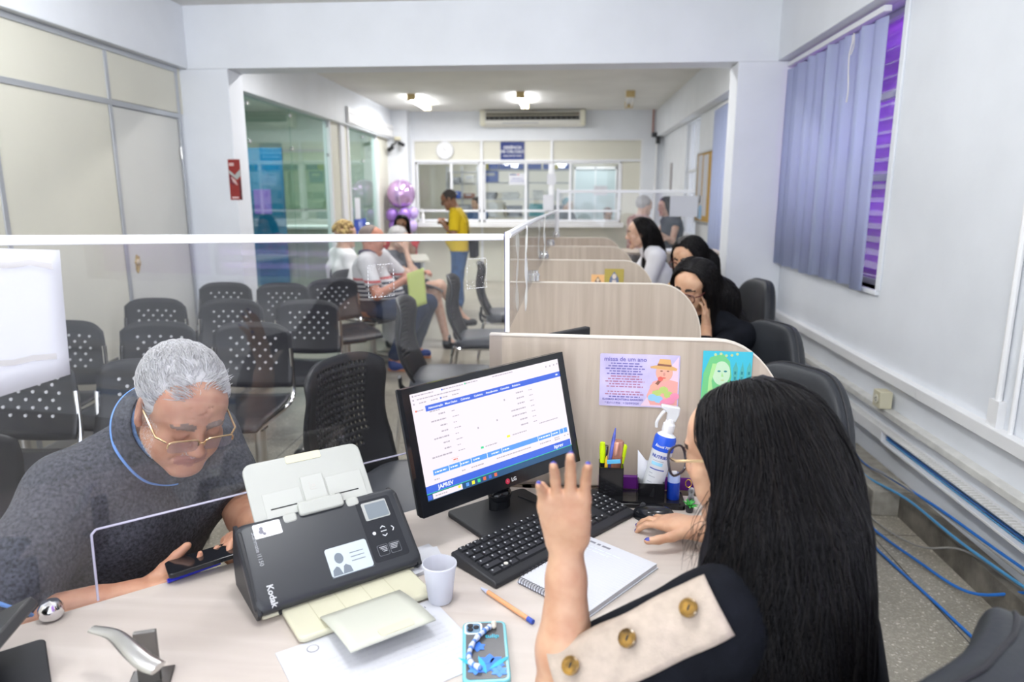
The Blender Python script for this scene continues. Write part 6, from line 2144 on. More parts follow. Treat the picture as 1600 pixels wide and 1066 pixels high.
# ---------------------------------------------------------------- generic visitor / worker seen at a distance
def figure(label, head, face, J, arms, legs, sk, hair, top, bottom=None, shoes=None, pitch=0, roll=0, hs=.96, h=.010, slv=.6, female=False, group=None,
           glass=None, hand_dirs=None, top_name='shirt', top_cut=None, r=.92, belly=0., neckcut=None, hem=None, hcurl=40):
    H = Head(head, headR(*face, pitch, roll), hs)
    loc = (J['pel'][0], J['pel'][1], 0.)
    B = SDF()
    J = dict(J)
    J['belly'] = belly
    add_head(B, H, neck=A(*J['neck']), female=female)
    torso(B, J, r)
    for i, (sh, (el, wr)) in enumerate(zip((J['shl'], J['shr']), arms)):
        limb(B, [A(*sh), A(*el), A(*wr)], [.050 * r, .040 * r, .027 * r], .02)
        f, pn, side = hand_dirs[i] if hand_dirs else (A(*wr) - A(*el), (0, 0, -1), 1 if i else -1)
        add_hand(B, A(*wr), f, pn, side, (hcurl,) * 4, s=.95, km=.014)
    fw = nz(np.cross(A(0, 0, 1), xy(A(*J['shr']) - A(*J['shl']))))
    for q, (kn, an) in zip((-1, 1), legs):
        hip = A(*J['pel']) + q * .08 * nz(xy(A(*J['shr']) - A(*J['shl'])))
        limb(B, [hip, A(*kn), A(*an)], [.080, .055, .036], .03)
        toe = A(*an) + fw * .09 + A(0, 0, -.055)
        B.cone(A(*an), toe, .034, .028, .02)
    p = mk('person', label, B, h, [sk, LIPR, BROWD, DARKE], loc, group)
    # top
    T = SDF()
    cuts = [(A(*J['neck']) + A(0, 0, .028), (0, 0, 1))] if neckcut is None else neckcut
    torso(T, J, r, d=.014)
    for sh, (el, wr) in zip((J['shl'], J['shr']), arms): sleeve(T, sh, el, wr, slv, .012, r, loose=.006)
    pel, ch = A(*J['pel']), A(*J['chest'])
    cuts = cuts + [(pel + A(0, 0, hem if hem is not None else -.02), (0, 0, -1))]
    sdf_obj(top_name, T, h, [top], p, loc, 1, folds(16, .005, int(abs(head[0]) * 977) % 97), cuts)
    if bottom:
        Bt = SDF()
        for q, (kn, an) in zip((-1, 1), legs):
            hip = pel + q * .08 * nz(xy(A(*J['shr']) - A(*J['shl'])))
            full = bottom[1] if len(bottom) > 1 else 1.
            kn_, an_ = A(*kn), A(*an)
            if full >= 1:
                limb(Bt, [hip, kn_, an_ + (kn_ - an_) * .08], [.105, .078, .062], .04)
            else:
                e = hip + (kn_ - hip) * full
                Bt.cone(hip, kn_, .105, .082, .04, 0, [(e, kn_ - hip)])
        Bt.cone(pel - .05 * nz(xy(A(*J['shr']) - A(*J['shl']))), pel + .05 * nz(xy(A(*J['shr']) - A(*J['shl']))) + A(0, 0, .03), .118, .118, .05)
        sdf_obj('trousers' if bottom[-1] != 'shorts' else 'shorts', Bt, h, [bottom[0]], p, loc, 1, folds(18, .005, 5))
    if shoes:
        for kn, an in legs:
            a = A(*an)
            shoe(p, loc, a, a + fw * .12 + A(0, 0, -.055), shoes[0], sole=shoes[1] if len(shoes) > 1 else None)
    if hair: hair(H, p, loc)
    if glass: glasses('glasses', H, p, loc, glass, LENS if h < .008 else None, r=.0026)
    return p, H

def short_hair(m, grow=0., low=-.02, front=.062, amp=.003):
    def fn(H, p, loc):
        S = SDF()
        hair_cap(H, S, grow=grow, low=low, front=front)
        sdf_obj('hair', S, .006, [m], p, loc, 1, lambda V: wav(V, 90, 3) * amp)
    return fn

def long_hair(m, back, rad, n=900, seed=5, mats2=None, sr=.0016, front=.058, low=-.06, sides=True, knots=None, h=.008, length=26, step=.022, part=0., grow=.006):
    """back: list of points the fall of hair runs through, rad its radii"""
    def fn(H, p, loc):
        S = SDF()
        hair_cap(H, S, grow=grow, low=low, front=front)
        pts = [H.P(0, -.055, .02)] + [A(*q) for q in back]
        S.chain(pts, [.069 * H.s + grow] + list(rad), .04)
        if sides:
            for q in (-1, 1): S.cone(H.P(q * .066, .010, .02), H.P(q * .075, -.02, -.09), .024, .028, .03)
        o = sdf_obj('hair', S, h, [m], p, loc, 2, lambda V: wav(V * A(1, 1, .25), 70, 8) * .003)
        g = np.random.default_rng(seed)
        u = g.uniform(-1, 1, n)
        P = np.stack([H.P(part + .012 * g.normal() * .5 + .03 * a * abs(a), .055 - .15 * b, .128 - .4 * (b - .4) ** 2 * .3) for a, b in zip(u, g.uniform(0, 1, n))])
        c = H.c
        def fd(Q, i):
            d = np.zeros_like(Q)
            d[:, 2] = -1
            side = ((Q - c) @ H.R[:, 0] - part)[:, None]
            d += (H.R[:, 0] * np.sign(side)) * max(0, 1.3 - .25 * i)
            d += -H.R[:, 1] * max(0, .8 - .05 * i)
            return d
        L = comb(S, P, fd, length, step, lambda i: .002 + .003 * g.random(), .0012, seed)
        mm = mats2 or [m]
        strands('hair_strands', L, g.uniform(.6, 1.3, n) * sr, mm, o, loc, fm=g.integers(0, len(mm), n))
    return fn
# ================================================================ THE OLD MAN AT THE SCREEN
HM = Head((-.775, 1.315, 1.045), headR(.72, -.69, 27, 7), 1.0)
Bf = nz((.90, -.43, 0))
Br = A(Bf[1], -Bf[0], 0)
shm_r, shm_l = A(-1.005, 1.265, .868), A(-.905, 1.615, .875)
JM = dict(pel=(-1.15, 1.43, .50), chest=(-.955, 1.445, .78), neck=(-.885, 1.395, .945), shl=tuple(shm_l), shr=tuple(shm_r), belly=.05)
def dm(s, n, z):
    q = d1(s, n, z)
    return A(q.x, q.y, q.z)
elr, wrr = dm(-.03, -.075, .690), dm(.215, -.048, .706)
ell_, wrl = np.array(aty(385, 805, 1.53)), dm(.47, -.115, .735)
B = SDF()
add_head(B, HM, lip=1, brow=2, dark=3, age=1, neck=A(*JM['neck']) + A(0, 0, -.02), open_eyes=False)
torso(B, JM, 1.0)
limb(B, [A(*JM['shr']), elr, wrr], [.055, .048, .030], .02)
limb(B, [A(*JM['shl']), ell_, wrl], [.055, .046, .030], .02)
B.cone(elr * .75 + wrr * .25, elr * .3 + wrr * .7, .047, .036, .02)
B.cone(ell_ * .8 + wrl * .2, ell_ * .3 + wrl * .7, .047, .035, .02)
hf = nz(dm(.40, -.030, .733) - wrr)
add_hand(B, wrr, hf, (-.25, .15, .95), -1, ((8, 12, 14), (10, 12, 14), (14, 16, 16), (22, 24, 20)), thumb=6, s=1.04, tdir=nz(hf * .75 + A(0, 0, .62) + A(.06, -.06, 0)))
hf2 = nz(dm(.36, -.035, .785) - wrl)
add_hand(B, wrl, hf2, (.35, -.2, -.85), 1, ((10, 22, 22), (30, 50, 40), (38, 55, 40), (44, 55, 40)), s=.98)
for q, (kn, an) in zip((-1, 1), (((-.62, 1.30, .52), (-.66, 1.36, .09)), ((-.80, 1.12, .52), (-.86, 1.18, .09)))):
    limb(B, [A(*JM['pel']) + Br * .09 * -q * -1, A(*kn), A(*an)], [.09, .06, .04], .03)
LOCM = (-1.15, 1.43, 0)
old = mk('person', 'grey haired old man in glasses and dark grey polo, bent over his phone', B, .0042, [S_OLD, mat('faded lips', (.42, .19, .15), .5), BROWG, DARKE], LOCM)
POLO = mat('heather grey knit', (.060, .064, .080), .85, noise=.55, nscale=160, bump=.25, bscale=420)
T = SDF()
torso(T, JM, 1.0, d=.022)
sleeve(T, JM['shr'], elr, wrr, .86, .020, 1.08, loose=.012)
sleeve(T, JM['shl'], ell_, wrl, .80, .018, 1.08, loose=.010)
# wide neck opening tilted with the neck
nb = A(*JM['neck'])
ndir = nz(HM.P(0, -.02, -.05) - nb)
T.cone(nb + ndir * .01, nb + ndir * .14, .074, .10, .012, 0, None, True)
sdf_obj('polo_shirt', T, .0055, [POLO], old, LOCM, 2, lambda V: wav(V, 15, 21, axis=nz((.3, .5, .8))) * .0065 + wav(V, 38, 5) * .0022, [(A(*JM['pel']) + A(0, 0, -.04), (0, 0, -1))])
# folded collar: a band round the neck leaning outwards, pale blue line at its edge
CB_ = mat('pale blue collar edge', (.16, .33, .72), .7)
nb = nb + ndir * .022
LN = mat('blue pinstripe lining', (.14, .26, .50), .8, noise=.4, nscale=90)
e1 = nz(Bf - ndir * (Bf @ ndir))
e2 = np.cross(ndir, e1)
def collar_pt(a, v, dr=0.):
    """a: 0 at the front, v: 0 at the fold (top) .. 1 at the outer edge"""
    c_, s_ = math.cos(a), math.sin(a)
    r0 = .074 + .024 * v + dr
    drop = .042 + .012 * max(0, c_) ** 2
    up = .062 - drop * v + .018 * max(0, -c_) - .030 * max(0, c_)
    p_ = nb + e1 * c_ * r0 * 1.12 + e2 * s_ * r0 * 1.05 + ndir * up
    for _ in range(3):
        e_ = T.ev(p_[None])[0]
        if v > .3 and e_ < .006: p_ = p_ + T.grad(p_[None])[0] * (.006 - e_)
    return Vector(p_) - Vector(LOCM)
A0 = .30
q = MB()
q.grid(lambda u, v: collar_pt(A0 + (2 * math.pi - 2 * A0) * u, v), 60, 8)
co_ = q.build('collar', POLO, old, solid=.003, sharp=180)
q = MB()
q.tube([collar_pt(A0 + (2 * math.pi - 2 * A0) * k / 70, 1.0) for k in range(71)], .0028, 8)
q.build('collar_stripe', CB_, co_)
q = MB()
q.grid(lambda u, v: collar_pt(A0 * .6 + (2 * math.pi - 1.2 * A0) * u, v * .75, -.008), 50, 5)
q.build('collar_lining', LN, co_, solid=.002, sharp=180)
# hair: short scalp volume, then short strands combed back from the forehead
def hair_old():
    S = SDF()
    c1 = (HM.P(0, .050, .075), HM.R @ A(0, 1, -.35))
    c2 = (HM.P(0, -.02, -.050), HM.R @ A(0, .75, -1.))
    S.ell(HM.P(0, -.020, .037), A(.080, .0985, .0875) * HM.s, HM.R, .02, 0, [c1, c2])
    o = sdf_obj('hair', S, .0045, [HAIRG], old, LOCM, 1, lambda V: wav(V, 110, 3) * .0015)
    g = np.random.default_rng(2)
    n = 5200
    v = g.normal(size=(n * 3, 3))
    v /= np.linalg.norm(v, axis=1, keepdims=True)
    r_ = A(.080, .0985, .0875)
    Lp = v * r_ + A(0, -.020, .037)
    hairline = .062 - .30 * np.maximum(0, np.abs(Lp[:, 0]) - .025) ** 1 * .9 + .010 * np.sin(Lp[:, 0] * 90)
    keep = (Lp[:, 1] < hairline + .42 * (Lp[:, 2] - .075)) & (Lp[:, 2] > -.060 + .62 * (Lp[:, 1] + .02) * (Lp[:, 1] > -.02) - .35 * (Lp[:, 1] + .02) * (Lp[:, 1] < -.02) * 0)
    keep &= ~((np.abs(Lp[:, 0]) > .06) & (np.abs(Lp[:, 1] + .008) < .030) & (Lp[:, 2] < .030))
    thin = (Lp[:, 1] > .0) & (Lp[:, 2] > .08) & (np.abs(Lp[:, 0] - .012) < .035)
    keep &= ~(thin & (g.random(len(Lp)) < .45))
    Lp, v = Lp[keep][:n], v[keep][:n]
    n = len(Lp)
    P = HM.c + (Lp * HM.s) @ HM.R.T
    N = (v / r_)
    N = N / np.linalg.norm(N, axis=1, keepdims=True) @ HM.R.T
    back = -HM.R[:, 1] * .55 + HM.R[:, 2] * .35
    down = A(0, 0, 0)
    side = Lp[:, :1] * 3 * HM.R[:, 0][None]
    low = np.clip((.03 - Lp[:, 2:3]) / .06, 0, 1)
    d = back * (1 - .3 * low) + side * .6 - HM.R[:, 2] * low * 1.1 + g.normal(size=(n, 3)) * .22
    d = d - N * np.sum(d * N, 1, keepdims=True)
    d /= np.linalg.norm(d, axis=1, keepdims=True)
    Ln = g.uniform(.014, .030, n) * (1 - .35 * low[:, 0])
    # a swirl above the forehead
    fr = (Lp[:, 1] > .035) & (Lp[:, 2] > .07)
    d = np.where(fr[:, None], d * .6 + HM.R[:, 0] * np.sin(Lp[:, 0:1] * 70) + N * .25, d)
    t = np.linspace(0, 1, 6)
    L_ = P[:, None] - N[:, None] * .002 + N[:, None] * (.010 * np.sin(t * 1.9))[None, :, None] * (Ln / .025)[:, None, None] + d[:, None] * (t[None] * Ln[:, None])[..., None] - N[:, None] * (.22 * t ** 2)[None, :, None] * Ln[:, None, None]
    strands('hair_strands', L_, g.uniform(.0005, .0010, n), [HAIRG, HAIRG2, HAIRG3], o, LOCM, .35, fm=g.choice(3, n, p=[.42, .43, .15]))
    # grey stubble on jaw and lip
    m = 900
    a = g.uniform(-1, 1, m)
    Q = []
    for i in range(m):
        k = g.random()
        if k < .16: x, y, z = g.uniform(-.026, .026), .10, g.uniform(-.050, -.042)
        else:
            sx = g.choice((-1, 1))
            x, y, z = sx * g.uniform(.045, .068), g.uniform(.0, .05), g.uniform(-.085, .0)
        Q.append((x, y, z))
    Q = HM.c + (A(*Q[0])[None] * 0 + np.array(Q) * HM.s) @ HM.R.T
    for _ in range(6): Q = Q - B.grad(Q) * B.ev(Q)[:, None]
    N2 = B.grad(Q)
    dd = nz(-HM.R[:, 2] * .8)
    L2 = Q[:, None] + (N2 * .6 + dd)[:, None] * (np.linspace(0, 1, 3)[None] * g.uniform(.0015, .0035, m)[:, None])[..., None]
    strands('stubble', L2, np.full(m, .00028), [HAIRG2], old, LOCM)
e_s = shm_r + (elr - shm_r) * .86
ax_s = nz(elr - shm_r)
u_s = nz(np.cross(ax_s, A(0, 0, 1)))
v_s = np.cross(ax_s, u_s)
ring = []
for k in range(36):
    d_ = u_s * math.cos(k * math.pi / 18) + v_s * math.sin(k * math.pi / 18)
    q_ = e_s - ax_s * .006 + d_ * .12
    for _ in range(12): q_ = q_ - d_ * (T.ev(q_[None])[0] - .001) * .85
    ring.append(Vector(q_) - Vector(LOCM))
MB().tube(ring, .004, 8, closed=True).build('sleeve_trim', CB_, old)
hair_old()
glasses('glasses', HM, old, LOCM, GOLD, mat('tinted lens', (.30, .25, .28), .08, alpha=.35), w=.0285, h=.0150, y=.113, z=-.003, r=.0019, rimless=True, temple=GOLD)
o = MB().prism(rrect(.16, .078, .010), 0, .010).build('smartphone', [GLOSSB], bevel=.002)
pq = dm(.345, -.006, .757)
o.location = pq
o.rotation_euler = (R(-7), R(-4), A1 - R(3))
tag(o, 'black smartphone lying in the old man\'s hands at the desk edge', 'phone')
q = MB().cyl((-.0, 0, 0), (.10, 0, 0), .0045, n=10).build('pen_barrel', mat('blue pen body', (.02, .03, .50), .3))
q.name = 'pen'
q.location = dm(.262, .010, .7455)
q.rotation_euler = (0, 0, A1 + R(8))
tag(q, 'blue pen on the desk edge under the old man\'s thumb', 'pen')

# ================================================================ THE ATTENDANT IN THE FOREGROUND
HW = Head((.296, 1.055, 1.070), headR(-.74, .67, 12, 0), .98)
Wf = nz((-.66, .75, 0))
Wr = A(Wf[1], -Wf[0], 0)
wc = A(.350, .975, .79)
shl, shr = A(.215, .870, .895), A(.440, 1.10, .885)
JW = dict(pel=(.395, .885, .50), chest=tuple(wc), neck=(.362, .99, .950), shl=tuple(shl), shr=tuple(shr))
ell1 = A(.012, .868, .772)
wr1 = np.array(aty(885, 858, .905))
elr1 = A(.44, 1.34, .79)
wr2 = np.array(atz(1092, 826, .785))
B = SDF()
add_head(B, HW, neck=A(*JW['neck']), female=True, open_eyes=True)
torso(B, JW, .80)
limb(B, [shl, ell1], [.050, .043], .02)
B.chain([ell1, ell1 * .68 + wr1 * .32, ell1 * .2 + wr1 * .8, wr1], [.040, .0405, .027, .0245], .015)
limb(B, [shr, elr1], [.048, .040], .02)
B.chain([elr1, elr1 * .65 + wr2 * .35, wr2], [.040, .038, .027], .02)
hf = nz(np.array(aty(880, 760, .885)) - wr1)
add_hand(B, wr1 + hf * .004, hf, A(0., -1, .25), 1, ((5, 16, 14), (3, 13, 12), (5, 16, 14), (9, 22, 16)), thumb=20, s=.95, nail=4, spread=.06, tdir=nz(A(-.62, -.05, .72)), km=.010)
mf = nz(np.array(atz(1000, 800, .772)) - wr2)
add_hand(B, wr2, mf, A(0, .05, -1), 1, ((10, 22, 18), (8, 20, 18), (10, 24, 20), (14, 28, 22)), thumb=16, s=.92, nail=4, spread=.08, tdir=nz(A(-.85, -.45, -.10)), km=.014)
for q, (kn, an) in zip((-1, 1), (((.12, 1.08, .50), (.14, 1.06, .09)), ((.27, 1.22, .50), (.28, 1.20, .09)))):
    limb(B, [A(*JW['pel']) + Wr * .09 * q, A(*kn), A(*an)], [.085, .058, .038], .03)
LOCW = (.47, .80, 0)
w1 = mk('person', 'long dark haired attendant in black blouse with buttoned beige sleeve strip, hand raised', B, .0042, [S_W1, LIPR, BROWD, DARKE, BLUEN], LOCW)
# blouse
T = SDF()
torso(T, JW, .82, d=.016)
sleeve(T, shl, ell1, wr1, .90, .020, 1.0, loose=.012)
sleeve(T, shr, elr1, wr2, .90, .018, 1.0, loose=.010)
sdf_obj('blouse', T, .006, [BLACKC], w1, LOCW, 2, lambda V: wav(V, 18, 13) * .005 + wav(V, 45, 4) * .0015, [(A(*JW['neck']) + A(0, 0, .075), (0, 0, 1)), (A(*JW['pel']) + A(0, 0, -.05), (0, 0, -1))])
# trousers, hidden by the desk edge mostly
T2 = SDF()
for q, (kn, an) in zip((-1, 1), (((.12, 1.08, .50), (.14, 1.06, .09)), ((.27, 1.22, .50), (.28, 1.20, .09)))):
    limb(T2, [A(*JW['pel']) + Wr * .09 * q, A(*kn), A(*an)], [.105, .078, .058], .03)
T2.cone(A(*JW['pel']) - Wr * .05, A(*JW['pel']) + Wr * .05, .115, .115, .05)
sdf_obj('trousers', T2, .010, [BLACKC], w1, LOCW, 1)
# beige strip with three buttons down the outer sleeve
BEI = mat('beige linen strip', (.46, .385, .325), .85, noise=.10, nscale=60, bump=.2, bscale=500)
ax = ell1 - shl
ax_n = nz(ax)
ov_ = A(-.42, -.78, .85)
outv = nz(ov_ - ax_n * (ov_ @ ax_n))
tv = np.cross(ax_n, outv)
def strip_pt(u, v, lift=0.):
    """u along the sleeve, v across"""
    p = shl + ax * (-.10 + 1.05 * u)
    a = (v - .5) * 1.05
    d_ = outv * math.cos(a) + tv * math.sin(a)
    q_ = p + d_ * .12
    for _ in range(14):
        e_ = T.ev(q_[None])[0]
        q_ = q_ - d_ * (e_ - .0075 - lift) * .85
    return Vector(q_) - Vector(LOCW)
q = MB()
q.grid(lambda u, v: strip_pt(u, v, .002 * math.sin(u * 17 + v * 3) * .8), 30, 10)
stp = q.build('sleeve_strip', BEI, w1, solid=.002, sharp=180)
HORN = mat('amber horn button', (.36, .20, .035), .22, noise=.8, nscale=55, col2=(.02, .012, .008))
for u in (.14, .50, .84):
    c_ = strip_pt(u, .55, .0065)
    nrm = Vector(strip_pt(u, .55, .012)) - c_
    T_ = Matrix.Translation(c_) @ nrm.to_track_quat('Z', 'X').to_matrix().to_4x4()
    q = MB(T_).lathe([(0, -.004), (.0105, -.004), (.0125, .0018), (.0125, .004), (.010, .005), (.009, .0038), (0, .0036)], 22)
    bt_ = q.build('button', HORN, stp)
    MB(T_).box(-.0035, .0035, -.001, .001, .0036, .0046).build('button_thread', BLACKP, bt_)
glasses('glasses', HW, w1, LOCW, mat('smoky dark rim', (.035, .030, .045), .25), LENS, w=.027, h=.024, y=.116, z=-.006, r=.0022, temple=GOLD)
ea = MB()
ec = Vector(HW.P(-.088, .0, -.045)) - Vector(LOCW)
ea.tube([ec + Vector((0, .006 * math.cos(a), .006 * math.sin(a))) for a in [2 * math.pi * k / 12 for k in range(12)]], .0012, 6, closed=True).build('earring', GOLD, w1)
def hair_w1():
    S = SDF()
    c1 = (HW.P(0, .085, .050), HW.R @ A(0, 1, -.95))
    S.ell(HW.P(0, -.018, .035), A(.081, .103, .087) * HW.s, HW.R, .03, 0, [c1])
    V3 = lambda px, py, y: np.array(aty(px, py, y))
    spine = [HW.P(0, -.050, .02), V3(1222, 745, 1.00), V3(1232, 835, .945), V3(1240, 930, .905), V3(1246, 1020, .875), V3(1240, 1110, .85)]
    S.chain(spine, [.078, .086, .088, .082, .076, .066], .03)
    # curtain behind the near cheek and over the shoulder
    S.chain([HW.P(-.062, -.015, .030), HW.P(-.074, -.032, -.03), V3(1158, 800, .99), V3(1158, 900, .94), V3(1165, 1000, .88)], [.020, .024, .034, .050, .05], .03)
    S.chain([HW.P(.060, .010, .030), HW.P(.070, -.02, -.04), HW.P(.060, -.05, -.14)], [.020, .026, .034], .03)
    o = sdf_obj('hair', S, .006, [HAIRB], w1, LOCW, 2, lambda V: wav(V * A(1, 1, .16), 62, 8) * .006 + wav(V * A(1, 1, .12), 170, 9) * .0025)
    g = np.random.default_rng(5)
    n = 5600
    b = g.uniform(0, 1, n)
    sd = g.choice((-1, 1), n)
    P = np.stack([HW.P(.010 + s_ * (.002 + .055 * abs(g.normal()) * (.25 + .5 * bb)), .062 - .155 * bb, .128 - .03 * bb) for s_, bb in zip(sd, b)])
    m2 = int(n * .4)
    vv = g.normal(size=(m2, 3)) * A(1, .8, .8) + A(0, -.9, .5)
    vv /= np.linalg.norm(vv, axis=1, keepdims=True)
    P[:m2] = HW.c + ((vv * A(.083, .10, .088) + A(0, -.026, .034)) * HW.s) @ HW.R.T
    b[:m2] = .85
    N0 = S.grad(P)
    for _ in range(8): P = P - S.grad(P) * (S.ev(P)[:, None] - .002)
    sgn = np.sign((P - HW.c) @ HW.R[:, 0] - .008)[:, None]
    wv = g.uniform(0, 6.28, n)[:, None]
    jl = g.uniform(-.012, .004, n)
    def post(Q, i):
        L_ = ((Q - HW.c) @ HW.R) / HW.s
        lim = np.interp(L_[:, 2], [-.19, -.15, -.09, -.03, .02, .05, .09], [.04, .012, -.006, .004, .030, .066, .12]) + jl
        near = (L_[:, 0] < .02) & (L_[:, 2] > -.19)
        L_[:, 1] = np.where(near & (L_[:, 1] > lim), L_[:, 1] + (lim - L_[:, 1]) * .6, L_[:, 1])
        Q = HW.c + (L_ * HW.s) @ HW.R.T
        e_ = S.ev(Q)
        return Q - S.grad(Q) * (np.maximum(0, e_ - .010) * .5)[:, None]
    lean = g.normal(size=(n, 1)) * .10
    def fd(Q, i):
        d = np.zeros_like(Q)
        d[:, 2] = -1
        d += HW.R[:, 0] * sgn * max(0., 1.2 - .16 * i) * (1 - .85 * b[:, None])
        d += -HW.R[:, 1] * (.75 * max(0., 1 - .05 * i) + lean)
        if i > 12: d += np.clip((Q[:, :1] - .36) * 2.2, 0, .22) * A(1, .1, 0)
        tx_ = np.cross(S.grad(Q), A(0, 0, 1))
        d += tx_ * ((.16 + .16 * (i > 14)) * np.sin(i * .33 + wv * .35 + Q[:, 2:3] * 9) + lean * .5)
        return d
    off = g.uniform(.0005, .0060, n)
    L = comb(S, P, fd, 40, .0165, lambda i: off, .0009, 6, post)
    hp = (L[:, -1, 0] + L[:, -1, 1] * -.2)
    right = L[:, -1, 0] > np.quantile(L[:, -1, 0], .86)
    cls = np.where(right & (g.random(n) < .6), 2, np.where(g.random(n) < .68, 0, 1))
    strands('hair_strands', L, g.uniform(.0004, .0010, n), [HAIRB, HAIRB2, HAIRR], o, LOCW, .4, fm=cls)
    # loose wisps near the shoulder
    m = 26
    Wp = []
    for k in range(m):
        s0 = V3(1105 + 6 * g.random(), 770 + 60 * g.random(), .985 + .01 * g.random())
        e0 = V3(1062 + 45 * g.random(), 850 + 60 * g.random(), .965 + .02 * g.random())
        bow = g.normal(size=3) * .012
        t = np.linspace(0, 1, 18)[:, None]
        Wp.append(s0 * (1 - t) + e0 * t + np.sin(t * 3.14) * bow + np.sin(t * 9 + k) * .003)
    strands('hair_wisps', np.stack(Wp), np.full(m, .0005), [HAIRB2], o, LOCW, .3)
hair_w1()
# ================================================================ WORKERS IN THE BOOTHS
HC = Head((.590, 3.20, 1.062), headR(-.60, -.80, 16, 8), .98)
WC = HC.P(-.100, .045, -.165)
FC = HC.P(-.090, .020, -.030) - WC
figure('clerk in black leaning her cheek on her hand behind the second divider, dark red glasses', (.590, 3.20, 1.062), (-.60, -.80),
       dict(pel=(.88, 3.42, .50), chest=(.76, 3.34, .74), neck=(.655, 3.265, .925), shl=(.815, 3.16, .845), shr=(.60, 3.43, .845)),
       [((.62, 3.00, .775), tuple(WC)), ((.36, 3.30, .775), (.22, 3.16, .765))], [((.50, 3.1, .52), (.52, 3.1, .09)), ((.42, 3.3, .52), (.44, 3.3, .09))],
       S_W2, long_hair(HAIRB, [(.73, 3.31, 1.00), (.79, 3.34, .86), (.82, 3.34, .74)], [.085, .085, .07], 1500, 3, [HAIRB, HAIRB2], .0014, front=.036, part=.0, h=.007),
       BLACKC, (DENIMD,), (BLACKP,), pitch=16, roll=8, hs=.98, h=.006, slv=1.5, female=True, glass=TORT, hand_dirs=[(FC, HC.R[:, 0], -1), ((-.8, -.5, 0), (0, 0, -1), 1)], hcurl=14)
figure('clerk in mustard top with curly tied hair, half hidden behind the colleague in black', (.755, 4.30, 1.10), (-.66, -.75),
       dict(pel=(1.02, 4.45, .50), chest=(.90, 4.40, .78), neck=(.825, 4.34, .955), shl=(.93, 4.24, .89), shr=(.75, 4.50, .89)),
       [((.72, 4.05, .78), (.50, 4.0, .78)), ((.52, 4.36, .78), (.34, 4.2, .78))], [((.62, 4.2, .52), (.62, 4.2, .09)), ((.56, 4.4, .52), (.56, 4.4, .09))],
       S_W2, long_hair(HAIRB, [(.86, 4.38, 1.06), (.93, 4.43, .95)], [.085, .06], 900, 9, [HAIRB, HAIRB2], .0018, front=.040, part=.01),
       mat('mustard cloth', (.50, .30, .12), .8), (DENIMD,), (BLACKP,), pitch=18, hs=.98, h=.008, slv=.8, female=True, glass=TORT)
figure('clerk in white blouse with long straight black hair, seen in profile at the fourth booth', (.585, 5.42, 1.190), (-1, .04),
       dict(pel=(.80, 5.48, .50), chest=(.73, 5.46, .88), neck=(.655, 5.44, 1.07), shl=(.70, 5.28, 1.02), shr=(.70, 5.62, 1.02)),
       [((.62, 5.22, .78), (.38, 5.26, .79)), ((.56, 5.66, .79), (.34, 5.6, .79))], [((.42, 5.38, .52), (.44, 5.38, .09)), ((.42, 5.56, .52), (.44, 5.56, .09))],
       S_PALE, long_hair(HAIRB, [(.690, 5.44, 1.10), (.75, 5.42, .95), (.79, 5.41, .80)], [.042, .040, .032], 1000, 12, [HAIRB, HAIRB2], .0016, front=.050, part=.0, sides=False, grow=-.003),
       mat('white blouse', (.80, .80, .84), .8), (DENIMD,), (BLACKP,), pitch=6, hs=.96, h=.006, slv=1.6, female=True)

# ================================================================ PEOPLE WAITING IN THE HALL
def striped():
    m, nt, N, Lk, b = new_nodes('striped knit')
    tc = N.new('ShaderNodeTexCoord')
    sp = N.new('ShaderNodeSeparateXYZ')
    Lk.new(tc.outputs['Object'], sp.inputs[0])
    WH, NV, RD = (.74, .73, .74), (.03, .035, .07), (.62, .10, .10)
    mr = N.new('ShaderNodeMapRange')
    mr.inputs[1].default_value, mr.inputs[2].default_value = .56, 1.06
    Lk.new(sp.outputs[2], mr.inputs[0])
    st = [(0, NV)]
    z = .60
    k = 0
    while z < .765:
        st.append(((z - .56) / .5, WH if k % 2 == 0 else NV))
        z += .017 if k % 2 == 0 else .020
        k += 1
    st += [((.770 - .56) / .5, RD), ((.792 - .56) / .5, WH)]
    r = ramp(nt, st, 'CONSTANT')
    Lk.new(mr.outputs[0], r.inputs[0])
    wv = N.new('ShaderNodeTexWave')
    wv.bands_direction = 'Z'
    wv.inputs['Scale'].default_value = 34
    Lk.new(tc.outputs['Object'], wv.inputs['Vector'])
    r2 = ramp(nt, [(.80, (1, 1, 1)), (.9, (.35, .36, .42))])
    Lk.new(wv.outputs['Fac'], r2.inputs[0])
    mx = N.new('ShaderNodeMix')
    mx.data_type = 'RGBA'
    mx.blend_type = 'MULTIPLY'
    mx.inputs[0].default_value = 1
    Lk.new(r.outputs[0], mx.inputs[6])
    Lk.new(r2.outputs[0], mx.inputs[7])
    Lk.new(mx.outputs[2], b.inputs['Base Color'])
    b.inputs['Roughness'].default_value = .85
    return m
SHOEB = mat('blue trainer', (.03, .07, .30), .5)
